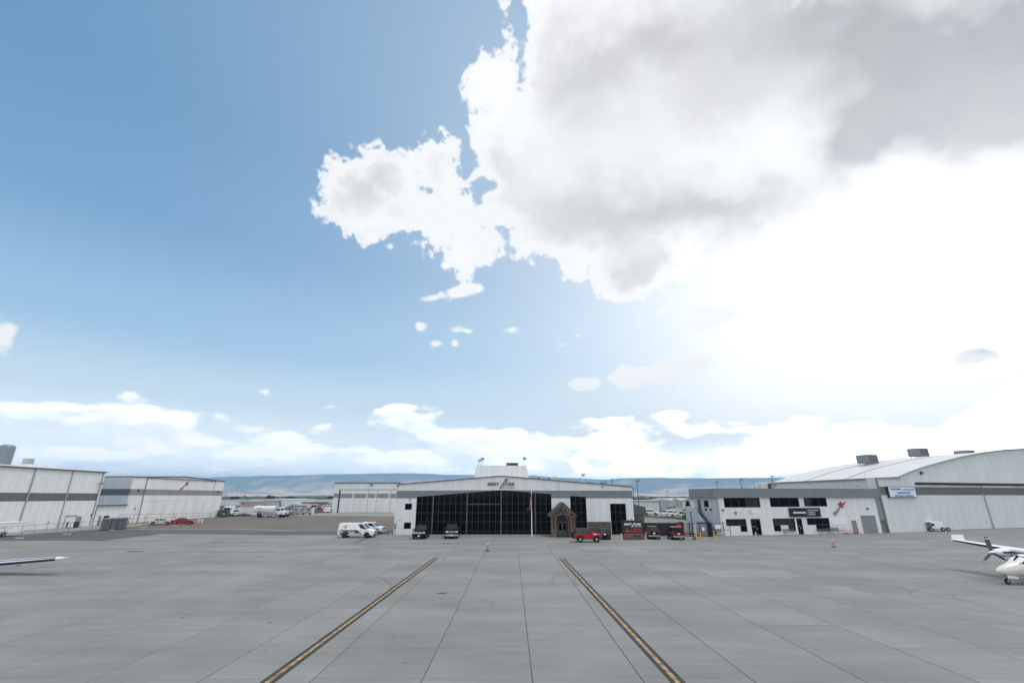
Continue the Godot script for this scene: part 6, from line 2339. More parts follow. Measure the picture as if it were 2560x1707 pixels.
func specs() -> Dictionary:
	return {
		"van": {"L": 5.6, "W": 2.0, "r": 0.38, "clear": 0.36, "paint": M.car_white, "axles": [-1.7, 1.68], "front": [[0.0, 0.82], [-0.06, 1.0], [-0.75, 1.17], [-1.15, 1.24]], "rear": [[0.03, 1.24], [0.0, 0.8]], "cabin": [-2.78, 1.72, 1.22, -2.62, 0.95, 2.12], "panes": [[0.79, 0.985, -0.02, 0.0]], "tumble": 0.13, "bumper": M.plastic_black, "grille": M.plastic_black, "dark_wheels": true, "lamp_y": 0.86, "doors": [0.5], "bevel": 0.07, "tail_y": 1.35, "tail_h": 0.5, "tail_w": 0.12},
		"minivan": {"L": 5.0, "W": 1.86, "r": 0.34, "clear": 0.28, "paint": M.car_white, "axles": [-1.5, 1.55], "front": [[0.0, 0.72], [-0.1, 0.9], [-0.7, 1.05], [-1.05, 1.1]], "rear": [[0.02, 1.1], [0.0, 0.7]], "cabin": [-2.42, 1.5, 1.08, -2.15, 0.62, 1.76], "panes": [[0.03, 0.26], [0.31, 0.62], [0.66, 0.97, -0.04, 0.0]], "lamp_y": 0.8, "doors": [0.9, -0.4], "grille": M.plastic_black},
		"suv": {"L": 5.1, "W": 2.0, "r": 0.40, "clear": 0.36, "paint": M.car_black, "axles": [-1.5, 1.5], "front": [[0.0, 0.95], [-0.08, 1.08], [-0.9, 1.18], [-1.25, 1.2]], "rear": [[0.03, 1.2], [0.0, 0.75]], "cabin": [-2.48, 1.3, 1.18, -2.3, 0.55, 1.92], "panes": [[0.04, 0.27], [0.31, 0.60], [0.64, 0.95, -0.02, 0.0]], "lamp_y": 0.9, "doors": [0.75, -0.45], "grille": M.chrome, "tail_y": 1.2, "tail_h": 0.4, "tail_w": 0.16},
		"pickup": {"L": 6.1, "W": 2.02, "r": 0.42, "clear": 0.42, "paint": M.car_black, "axles": [-1.75, 1.95], "front": [[0.0, 1.05], [-0.06, 1.18], [-1.0, 1.26], [-1.35, 1.28]], "rear": [[0.02, 1.28], [0.0, 0.8]], "cabin": [-0.75, 1.65, 1.26, -0.55, 0.95, 1.98], "panes": [[0.05, 0.40], [0.45, 0.94, -0.04, 0.0]], "lamp_y": 1.0, "doors": [0.7, -0.4], "grille": M.chrome, "bumper": M.chrome},
		"sedan": {"L": 4.5, "W": 1.76, "r": 0.32, "clear": 0.24, "paint": M.car_silver, "axles": [-1.3, 1.35], "front": [[0.0, 0.62], [-0.1, 0.75], [-0.9, 0.88], [-1.15, 0.92]], "rear": [[0.5, 0.96], [0.04, 0.93], [0.0, 0.6]], "cabin": [-1.75, 1.15, 0.91, -0.95, 0.3, 1.42], "panes": [[0.14, 0.50, 0.0, 0.06], [0.54, 0.92, -0.06, 0.0]], "tumble": 0.26, "lamp_y": 0.66, "doors": [0.55, -0.4], "tail_y": 0.76, "tail_h": 0.17, "tail_w": 0.34, "mirror": M.plastic_black},
		"hatch": {"L": 4.2, "W": 1.7, "r": 0.31, "clear": 0.25, "paint": M.car_green, "axles": [-1.25, 1.25], "front": [[0.0, 0.6], [-0.1, 0.75], [-0.85, 0.9], [-1.0, 0.92]], "rear": [[0.10, 0.94], [0.0, 0.85], [0.0, 0.55]], "cabin": [-2.0, 1.1, 0.92, -1.35, 0.25, 1.43], "panes": [[0.08, 0.30, 0.0, 0.04], [0.34, 0.62], [0.66, 0.93, -0.06, 0.0]], "tumble": 0.24, "lamp_y": 0.66, "doors": [0.5, -0.4], "tail_y": 0.78, "tail_h": 0.2, "tail_w": 0.42, "tail_in": 0.24, "plate_y": 0.78, "clear_back": true},
		"jeep": {"L": 3.75, "W": 1.62, "r": 0.38, "clear": 0.44, "paint": M.car_red, "axles": [-1.08, 1.2], "front": [[0.0, 0.95], [-0.03, 1.03], [-1.3, 1.1]], "rear": [[0.03, 1.06], [0.0, 0.6]], "cabin": [-1.82, 0.55, 1.05, -1.72, 0.32, 1.76], "panes": [[0.06, 0.44, 0.0, 0.0], [0.58, 0.93, -0.01, 0.0]], "tumble": 0.1, "top": M.plastic_black, "lamp_y": 0.86, "bumper": M.plastic_black, "grille": M.plastic_black, "bevel": 0.04, "doors": [0.45, -0.4], "tail_y": 0.82, "tail_h": 0.15, "tail_w": 0.12},
	}


func build_vehicles() -> void:
	var S := specs()
	# white van with the printed side
	var t := car("cargo_van", "White cargo van with black and grey printed graphics and a faded red star", "van", Vector2(-23.87, -77.3), 0.0, S.van)
	var zz := 1.004
	var mb := MB.new()
	mb.prism(v2([-2.55, 0.5, -0.9, 0.5, 0.0, 0.5, 1.05, 0.5, 0.2, 1.12, -0.05, 1.0, -0.3, 0.72, -1.0, 0.70, -1.05, 0.86, -1.4, 0.93, -2.2, 0.78]), zz - 0.02, zz + 0.004)
	part(t, "black_graphic", mb, M.trim_black)
	mb = MB.new()
	rng.seed = 77
	for k in 46:
		var x := rng.randf_range(-2.6, 0.1)
		var y := rng.randf_range(0.78, 1.28) - 0.05 * absf(x + 1.2)
		var q := rng.randf_range(0.03, 0.1)
		if absf(x + 1.7) < 0.45 and y < 0.9:
			continue
		mb.prism(PackedVector2Array([Vector2(x - q, y - q * 0.5), Vector2(x + q * 0.9, y - q * 0.6), Vector2(x + q * 0.4, y + q * 0.7), Vector2(x - q * 0.6, y + q * 0.5)]), zz - 0.02, zz + 0.002 + 0.0002 * k)
	part(t, "grey_graphic", mb, M.letter_grey, true)
	mb = MB.new()
	for k in 34:
		var x := rng.randf_range(-2.6, 0.0)
		var y := rng.randf_range(0.82, 1.25)
		var q := rng.randf_range(0.03, 0.08)
		if absf(x + 1.7) < 0.45 and y < 0.9:
			continue
		mb.prism(PackedVector2Array([Vector2(x - q, y - q * 0.5), Vector2(x + q * 0.9, y - q * 0.6), Vector2(x + q * 0.4, y + q * 0.7)]), zz - 0.02, zz + 0.012 + 0.0002 * k)
	part(t, "pale_graphic", mb, M.galvanised, true)
	words(t, "WEST STAR", Vector3(-0.95, 1.02, zz + 0.02), 0.24, 2.4, M.trim_black, 0.006, 0.2)
	words(t, "TRANSPORT", Vector3(-0.15, 0.60, zz + 0.006), 0.15, 1.75, M.letter_white, 0.006, 0.0)
	mb = MB.new()
	mb.prism(star_pts(Vector2(-1.55, 1.72), 0.2, 0.09, 0.9, 1.5), 0.925, 0.955)
	mb.prism(v2([-2.1, 1.66, -1.65, 1.7, -1.45, 1.55, -1.6, 1.3]), 0.93, 0.99)
	part(t, "red_star", mb, M.peach_paint)
	mb = MB.new()
	mb.span(0.2, 2.1, -0.4, 0.6, 2.2, 0.4)
	part(t, "light_bar", mb, M.stone_1)
	mb = MB.new()
	mb.box(Vector3(2.76, 0.72, 0.78), Vector3(0.16, 0.1, 0.36))
	part(t, "turn_signal", mb, M.amber)

	t = car("minivan", "White minivan parked behind the printed van, orange beacon on its roof", "minivan", Vector2(-24.55, -86.7), -0.2, S.minivan)
	mb = MB.new()
	mb.tube(Vector3(0.45, 1.75, 0.3), Vector3(0.45, 1.9, 0.3), 0.08, 0.06)
	part(t, "beacon", mb, M.post_red)
	mb = MB.new()
	mb.span(-0.3, 0.7, 0.93, 0.75, 0.73, 0.936)
	mb.span(-0.3, 0.6, 0.93, 0.6, 0.63, 0.936)
	part(t, "door_text", mb, M.tail_grey)

	t = car("large_suv", "Black SUV facing the apron at the left end of the glass front", "suv", Vector2(-13.85, -76.5), -1.53, S.suv, "dark cars parked along the terminal")
	t = car("pickup_truck", "Black pickup truck with a big chrome grille facing the apron", "pickup truck", Vector2(-9.35, -77.6), -1.45, S.pickup, "dark cars parked along the terminal")
	mb = MB.new()
	for k in 3:
		mb.span(3.08, 0.86 + k * 0.1, -0.5, 3.12, 0.89 + k * 0.1, 0.5)
	part(t, "grille_bar", mb, M.plastic_black)
	# red jeep
	t = car("off_roader", "Red two door off-roader with a black soft top, side on before the porch", "off-road car", Vector2(10.52, -70.15), 0.0, S.jeep)
	for side in [1.0, -1.0]:
		mb = MB.new()
		var z0: float = 0.79 * side
		mb.span(-0.36, 1.04, z0 - 0.01 * side, 0.52, 1.12, z0 + 0.03 * side)
		mb.span(-0.4, 1.1, z0 - 0.06, -0.32, 1.62, z0 + 0.01)
		mb.bar(Vector3(0.52, 1.08, z0 - 0.02 * side), Vector3(0.36, 1.68, 0.74 * side), 0.09)
		part(t, "door_frame", mb, M.car_red)
		for x in [-1.08, 1.2]:
			mb = MB.new()
			var p := PackedVector2Array()
			for k in 11:
				var a := lerpf(PI * 1.02, -0.02, k / 10.0)
				p.append(Vector2(x + cos(a) * 0.56, 0.38 + sin(a) * 0.53))
			for k in 11:
				var a := lerpf(-0.02, PI * 1.02, k / 10.0)
				p.append(Vector2(x + cos(a) * 0.46, 0.38 + sin(a) * 0.43))
			mb.prism(p, minf(0.78 * side, 0.93 * side), maxf(0.78 * side, 0.93 * side))
			part(t, "fender_flare", mb, M.plastic_black)
	mb = MB.new()
	mb.tube(Vector3(-2.2, 0.95, 0), Vector3(-1.95, 0.95, 0), 0.36, 0.36, 18)
	part(t, "spare_wheel", mb, M.rubber)
	mb = MB.new()
	mb.span(-2.15, 0.5, -0.5, -1.85, 0.6, 0.62)
	mb.span(-0.55, 0.38, 0.7, 0.72, 0.46, 0.82)
	part(t, "side_step", mb, M.plastic_black)
	mb = MB.new()
	mb.box(Vector3(1.0, 1.0, 0.815), Vector3(0.5, 0.1, 0.006))
	part(t, "bonnet_decal", mb, M.letter_white)

	t = car("hatchback_car", "Dark green hatchback seen from behind, right of the red off-roader", "hatchback", Vector2(13.75, -75.1), PI / 2 - 0.1, S.hatch)
	var sp: Dictionary = S.suv.duplicate()
	sp.L = 4.75
	sp.W = 1.85
	sp.r = 0.36
	sp.cabin = [-2.3, 1.15, 1.05, -2.15, 0.5, 1.74]
	sp.front = [[0.0, 0.85], [-0.08, 0.98], [-0.8, 1.05], [-1.2, 1.07]]
	sp.rear = [[0.03, 1.07], [0.0, 0.7]]
	sp.axles = [-1.4, 1.4]
	sp.tail_y = 1.0
	sp.bumper = M.galvanised
	sp.plate_y = 0.86
	car("estate_suv", "Black SUV seen from behind beside the monument sign", "suv", Vector2(21.3, -76.0), PI / 2 - 0.16, sp, "dark cars parked along the terminal")
	sp = sp.duplicate()
	sp.paint = M.car_maroon
	car("estate_suv", "Dark red SUV seen from behind next to the black gate", "suv", Vector2(24.5, -75.0), PI / 2 - 0.12, sp, "dark cars parked along the terminal")
	# the car park behind
	sp = S.suv.duplicate()
	sp.paint = M.car_white
	sp.grille = M.galvanised
	car("white_suv", "Leftmost parked white SUV on the road beyond the black fence", "suv", Vector2(47.0, -166.4), -0.5, sp, "cars parked beyond the fence")
	sp = sp.duplicate()
	car("white_suv", "White SUV behind the white pickup in the far car row", "suv", Vector2(48.9, -156.4), 3.75, sp, "cars parked beyond the fence")
	sp = S.pickup.duplicate()
	sp.paint = M.car_white
	sp.bumper = M.car_white
	sp.grille = M.plastic_black
	car("white_pickup", "White crew cab pickup in the middle of the far car row", "pickup truck", Vector2(49.6, -151.6), 3.75, sp, "cars parked beyond the fence")
	sp = S.sedan.duplicate()
	sp.paint = M.car_crimson
	car("parked_sedan", "Crimson sedan half hidden between white pickup and gold wagon", "car", Vector2(50.9, -148.4), 3.75, sp, "cars parked beyond the fence")
	sp = S.suv.duplicate()
	sp.paint = M.car_gold
	sp.grille = M.plastic_black
	car("gold_wagon", "Pale gold SUV near the right end of the far car row", "suv", Vector2(49.9, -143.7), 3.75, sp, "cars parked beyond the fence")
	sp = S.sedan.duplicate()
	sp.paint = M.car_silver
	car("parked_sedan", "Silver sedan at the right end of the far car row by the stairs", "car", Vector2(51.6, -140.6), 3.75, sp, "cars parked beyond the fence")
	# two cars behind the mesh fence on the left
	sp = S.sedan.duplicate()
	car("parked_sedan", "Silver sedan behind the mesh fence beside the red one", "car", Vector2(-78.6, -111.2), 0.42, sp)
	sp = S.sedan.duplicate()
	sp.paint = M.car_crimson
	car("parked_sedan", "Bright red sedan behind the mesh fence on the left", "car", Vector2(-74.5, -112.4), 0.42, sp)
	sp = S.pickup.duplicate()
	sp.paint = M.car_white
	car("white_pickup", "White pickup nose on, right of the green dumpster", "pickup truck", Vector2(-89.6, -160.5), -1.2, sp)
	rng.seed = 91
	for k in 9:
		sp = S[["sedan", "suv", "minivan"][k % 3]].duplicate()
		sp.paint = [M.car_silver, M.car_white, M.car_black, M.car_gold][(k * 3) % 4]
		if k == 4:
			sp.paint = M.car_maroon
		car("far_car", ["Leftmost tiny car under the far carports", "Second tiny car from the left under the carports", "Third tiny car under the far carports", "Fourth tiny car under the far carports", "Tiny dark red car in the middle of the carport row", "Sixth tiny car under the far carports", "Seventh tiny car under the far carports", "Eighth tiny car, next to last under the carports", "Rightmost tiny car nearest the distant hangar"][k], "car", Vector2(-104.0 + k * 1.95, -241 + rng.randf_range(-3, 3)), rng.randf_range(-0.4, 0.2), sp, "cars under the far carports")
	build_trucks()


func build_trucks() -> void:
	# fuel truck: cab in front, long tank behind
	var t := thing("fuel_truck", "White fuel truck with a long rounded tank on the far ramp", "fuel truck", Vector3(-73.2, 0, -149.4), 0.06)
	var rings := []
	for e in [[-4.6, 0.9], [-4.5, 1.0], [1.7, 1.0], [1.8, 0.9]]:
		var q := PackedVector3Array()
		for j in 20:
			var a := -j * TAU / 20
			var c := cos(a)
			var s := sin(a)
			q.append(Vector3(e[0], 2.35 + 0.95 * e[1] * signf(c) * pow(absf(c), 0.7), 1.22 * e[1] * signf(s) * pow(absf(s), 0.7)))
		rings.append(q)
	var mb := MB.new()
	mb.grid(rings)
	mb.span(-4.55, 1.7, -1.0, -4.5, 3.0, 1.0)
	part(t, "tank", mb, M.white_paint)
	mb = MB.new()
	mb.span(-4.8, 0.75, -1.2, -3.4, 1.42, 1.2)
	mb.span(-1.8, 0.55, -1.2, 1.9, 0.72, 1.22)
	mb.span(-1.8, 1.25, -1.2, 1.9, 1.42, 1.22)
	mb.span(-1.8, 0.72, 1.0, -1.55, 1.25, 1.2)
	mb.span(1.7, 0.72, 1.0, 1.9, 1.25, 1.2)
	part(t, "hose_bay", mb, M.white_paint)
	mb = MB.new()
	mb.span(-4.6, 0.72, -0.9, 4.6, 1.0, 0.9)
	mb.span(-1.5, 0.75, -0.6, 1.65, 1.2, 1.02)
	mb.span(1.9, 0.6, -1.0, 2.7, 1.3, 1.1)
	part(t, "chassis", mb, M.plastic_black)
	mb = MB.new()
	for k in 4:
		mb.span(-1.3 + k * 0.75, 0.8, 1.02, -0.8 + k * 0.75, 1.15, 1.14)
	part(t, "pump_gear", mb, M.steel)
	truck_cab(t, 2.0)
	for x in [-2.6, 3.65]:
		for side in [1.0, -1.0]:
			wheel(t, Vector3(x, 0.52, side * 1.05), 0.52, 0.32, side, true)
	mb = MB.new()
	mb.span(-3.6, 2.5, 1.2, -2.2, 2.7, 1.235)
	part(t, "small_lettering", mb, M.tail_grey)

	t = thing("stairs_truck", "White truck with raised boarding stairs parked behind the fuel truck", "stairs truck", Vector3(-73.5, 0, -154.6), 0.02)
	truck_cab(t, 1.2)
	mb = MB.new()
	mb.span(-3.4, 0.7, -0.9, 3.6, 1.0, 0.9)
	part(t, "chassis", mb, M.plastic_black)
	mb = MB.new()
	var a := Vector3(0.6, 1.7, 0)
	var c := Vector3(4.7, 4.1, 0)
	for side in [1.0, -1.0]:
		mb.bar(a + Vector3(0, 0.3, side * 0.8), c + Vector3(0, 0.3, side * 0.8), 0.6, 0.08, Vector3(0, 0, 1))
	mb.span(4.6, 3.75, -0.9, 6.2, 3.9, 0.9)
	mb.span(4.6, 3.9, 0.82, 6.2, 4.5, 0.9)
	mb.span(4.6, 3.9, -0.9, 6.2, 4.5, -0.82)
	part(t, "stair_side", mb, M.white_paint)
	mb = MB.new()
	for k in 18:
		var p := a.lerp(c, k / 17.0)
		mb.box(p, Vector3(0.24, 0.05, 1.5))
	part(t, "step", mb, M.galvanised, true)
	mb = MB.new()
	for e in [[2.0, 1.0, 4.6, 3.6], [4.0, 1.0, 2.2, 2.6], [5.0, 0.0, 5.0, 3.8], [6.1, 0.0, 5.1, 3.8]]:
		for side in [0.8, -0.8]:
			mb.bar(Vector3(e[0], e[1], side), Vector3(e[2], e[3], side), 0.12)
	part(t, "lift_arm", mb, M.steel)
	for x in [-2.2, 2.85]:
		for side in [1.0, -1.0]:
			wheel(t, Vector3(x, 0.5, side * 1.05), 0.5, 0.3, side, true)

	t = thing("boarding_stairs", "Jumble of white towable boarding stairs right of the two trucks", "boarding stairs", Vector3(-74.5, 0, -172.5), 0.0)
	mb = MB.new()
	for k in 4:
		var x := -3.4 + k * 2.2
		for side in [0.7, -0.7]:
			mb.bar(Vector3(x, 0.2, side), Vector3(x + 1.5, 1.5, side), 0.14)
			mb.bar(Vector3(x + 1.5, 0.0, side), Vector3(x + 1.5, 2.1, side), 0.12)
			mb.bar(Vector3(x, 0.8, side), Vector3(x + 1.5, 2.15, side), 0.09)
	mb.span(4.6, 0.2, -0.5, 5.1, 2.1, 0.5)
	part(t, "frame", mb, M.white_paint)
	mb = MB.new()
	for k in 20:
		mb.box(Vector3(-3.2 + (k % 4) * 2.2 + (k / 4) * 0.36, 0.35 + (k / 4) * 0.28, 0), Vector3(0.3, 0.05, 1.3))
	part(t, "step", mb, M.galvanised, true)
	mb = MB.new()
	for k in 4:
		mb.tube(Vector3(-2.6 + k * 2.2, 0.25, -0.6), Vector3(-2.6 + k * 2.2, 0.25, 0.6), 0.25, 0.25, 12)
	part(t, "wheel", mb, M.rubber)

	# enclosed trailers
	for e in [[Vector3(-86.2, 0, -160.8), -0.02, 6.4, 2.5, "White enclosed trailer parked behind the fuel truck's tail"], [Vector3(-80.4, 0, -78.0), 1.5, 6.0, 2.05, "White enclosed trailer at the left edge inside the mesh fence"]]:
		t = thing("enclosed_trailer", e[4], "trailer", e[0], e[1], "white enclosed trailers")
		var L: float = e[2] / 2
		mb = MB.new()
		shell(mb, v2([-L, 0.5, L, 0.5, L, e[3] - 0.25, L - 0.15, e[3] + 0.1, -L + 0.1, e[3] + 0.1, -L, e[3] - 0.1]), 1.1, 0.06)
		part(t, "box_body", mb, M.white_paint)
		mb = MB.new()
		mb.span(-L, e[3] - 0.1, 1.1, L - 0.1, e[3] - 0.02, 1.12)
		mb.span(-L, 0.5, 1.1, L, 0.58, 1.12)
		mb.span(L, 0.5, -0.06, L + 1.1, 0.6, 0.06)
		mb.tube(Vector3(L + 0.85, 0.0, 0), Vector3(L + 0.85, 0.9, 0), 0.05)
		part(t, "trim", mb, M.steel)
		mb = MB.new()
		mb.span(0.9, 0.7, 1.1, 1.75, e[3] - 0.25, 1.115)
		part(t, "door", mb, M.letter_white)
		mb = MB.new()
		mb.span(0.95, 1.2, 1.115, 1.05, 1.3, 1.14)
		mb.span(-0.3, 1.3, 1.1, -0.05, 1.4, 1.13)
		part(t, "door_lock", mb, M.plastic_black)
		mb = MB.new()
		for x in [-0.75, 0.1]:
			mb.hexa([Vector3(x - 0.5, 0.45, 1.18), Vector3(x + 0.5, 0.45, 1.18), Vector3(x + 0.5, 0.45, 1.1), Vector3(x - 0.5, 0.45, 1.1), Vector3(x - 0.35, 0.85, 1.18), Vector3(x + 0.35, 0.85, 1.18), Vector3(x + 0.35, 0.85, 1.1), Vector3(x - 0.35, 0.85, 1.1)])
		part(t, "mudguard", mb, M.steel)
		for x in [-0.75, 0.1]:
			for side in [1.0, -1.0]:
				wheel(t, Vector3(x, 0.34, side * 1.12), 0.34, 0.22, side)
	# generator cart and red tow cart by the arched hangar
	t = thing("generator_cart", "White ground power cart with black cables and wheels before the hangar doors", "power cart", Vector3(77.0, 0, -91.0), -0.05)
	mb = MB.new()
	shell(mb, v2([-1.05, 0.45, 1.35, 0.45, 1.35, 1.65, -0.8, 1.72, -1.05, 1.6]), 0.62, 0.05)
	part(t, "cabinet", mb, M.white_paint)
	mb = MB.new()
	mb.span(-0.75, 0.95, 0.62, -0.25, 1.35, 0.66)
	mb.span(-1.15, 0.4, -0.5, 1.5, 0.5, 0.5)
	mb.bar(Vector3(1.3, 0.45, 0), Vector3(2.3, 0.3, 0.2), 0.08)
	part(t, "panel", mb, M.plastic_black)
	mb = MB.new()
	for k in 14:
		var a0 := k * TAU / 14
		var a1 := (k + 1) * TAU / 14
		mb.tube(Vector3(-1.15 + cos(a0) * 0.3, 1.1 + sin(a0) * 0.45, 0.68), Vector3(-1.15 + cos(a1) * 0.3, 1.1 + sin(a1) * 0.45, 0.68), 0.06, 0.06, 6)
		mb.tube(Vector3(-1.1 + cos(a0) * 0.2, 1.15 + sin(a0) * 0.3, 0.74), Vector3(-1.1 + cos(a1) * 0.2, 1.15 + sin(a1) * 0.3, 0.74), 0.05, 0.05, 6)
	part(t, "cable_coil", mb, M.rubber)
	for p in [Vector3(-1.05, 0.36, 0.66), Vector3(-1.05, 0.36, -0.66), Vector3(1.0, 0.36, 0.66), Vector3(2.2, 0.36, 0.3)]:
		wheel(t, p, 0.36, 0.2, signf(p.z))
	t = thing("fire_cart", "Small red box cart left of the white power cart", "cart", Vector3(74.9, 0, -91.6), 0.1)
	mb = MB.new()
	mb.hexa([Vector3(-0.4, 0.1, 0.3), Vector3(0.45, 0.1, 0.3), Vector3(0.45, 0.1, -0.3), Vector3(-0.4, 0.1, -0.3), Vector3(-0.5, 1.05, 0.35), Vector3(0.35, 1.05, 0.35), Vector3(0.35, 1.05, -0.35), Vector3(-0.5, 1.05, -0.35)])
	part(t, "box_body", mb, M.red_paint)
	mb = MB.new()
	mb.span(-0.22, 0.5, 0.34, 0.22, 0.62, 0.36)
	part(t, "plate", mb, M.letter_white)


func truck_cab(t: Node3D, x: float) -> void:
	var mb := MB.new()
	shell(mb, v2([x, 0.75, x + 0.9, 0.75, x + 2.55, 0.75, x + 2.7, 0.9, x + 2.7, 1.5, x + 2.55, 1.72, x + 1.45, 1.85, x + 1.15, 2.72, x + 1.0, 2.8, x + 0.05, 2.8, x, 2.7]), 1.1, 0.08)
	part(t, "cab", mb, M.white_paint)
	mb = MB.new()
	for s in [1.0, -1.0]:
		var q := [Vector3(x + 0.25, 1.95, s * 1.108), Vector3(x + 1.3, 1.95, s * 1.108), Vector3(x + 1.1, 2.55, s * 1.108), Vector3(x + 0.25, 2.55, s * 1.108)]
		if s > 0:
			mb.quad(q[0], q[1], q[2], q[3])
		else:
			mb.quad(q[1], q[0], q[3], q[2])
	part(t, "side_window", mb, M.car_glass)
	mb = MB.new()
	mb.quad(Vector3(x + 1.45, 1.95, 0.95), Vector3(x + 1.45, 1.95, -0.95), Vector3(x + 1.2, 2.62, -0.95), Vector3(x + 1.2, 2.62, 0.95))
	part(t, "windscreen", mb, M.screen_glass)
	mb = MB.new()
	mb.span(x + 2.6, 0.6, -1.1, x + 2.8, 0.85, 1.1)
	mb.span(x + 2.68, 1.0, -0.6, x + 2.73, 1.5, 0.6)
	part(t, "bumper", mb, M.plastic_black)
	for s in [1.0, -1.0]:
		mb = MB.new()
		mb.box(Vector3(x + 2.68, 1.2, s * 0.85), Vector3(0.08, 0.22, 0.3))
		part(t, "headlight", mb, M.head_lamp)


# ------------------------------------------------------------------ aircraft; local x forward, z to the right
func loft(list: Array, n := 22) -> MB:
	# rings [x, centre y, half height, half width, squareness]
	var rings := []
	for e in list:
		var q := PackedVector3Array()
		for j in n:
			var a := j * TAU / n
			var p: float = e[4] if e.size() > 4 else 1.0
			var c := cos(a)
			var s := sin(a)
			q.append(Vector3(e[0], e[1] + e[2] * signf(c) * pow(absf(c), p), -e[3] * signf(s) * pow(absf(s), p)))
		rings.append(q)
	var mb := MB.new()
	mb.grid(rings)
	if list[0][0] > list[1][0]:
		mb.flip()
	return mb


func wing(mb: MB, list: Array) -> void:
	# sections [z, leading x, chord, y, thickness]
	var rings := []
	for e in list:
		var q := PackedVector3Array()
		for p in [[0.0, 0.0], [0.02, 0.30], [0.10, 0.55], [0.30, 0.62], [0.60, 0.40], [1.0, 0.02], [1.0, -0.02], [0.60, -0.20], [0.30, -0.36], [0.10, -0.38], [0.02, -0.26]]:
			q.append(Vector3(e[1] - p[0] * e[2], e[3] + p[1] * e[4], e[0]))
		rings.append(q)
	mb.grid(rings)
	for k in [0, rings.size() - 1]:
		var c: Vector3 = (rings[k][0] + rings[k][5]) / 2
		for j in 11:
			mb.tri(c, rings[k][j], rings[k][(j + 1) % 11])


func boot(mb: MB, list: Array, up := 0.02) -> void:
	# black de-icing strip wrapped round a leading edge, starting "up" of the chord behind it on top
	var rings := []
	for e in list:
		var q := PackedVector3Array()
		var y0 := lerpf(0.0, 0.30, up / 0.02) if up <= 0.02 else lerpf(0.30, 0.55, (up - 0.02) / 0.08)
		for p in [[up, y0 + 0.02], [up * 0.5, y0 * 0.6 + 0.02], [-0.006, 0.0], [0.02, -0.29], [0.10, -0.41], [0.30, -0.39]]:
			q.append(Vector3(e[1] - p[0] * e[2] + 0.012, e[3] + p[1] * e[4], e[0]))
		rings.append(q)
	mb.grid(rings, false)


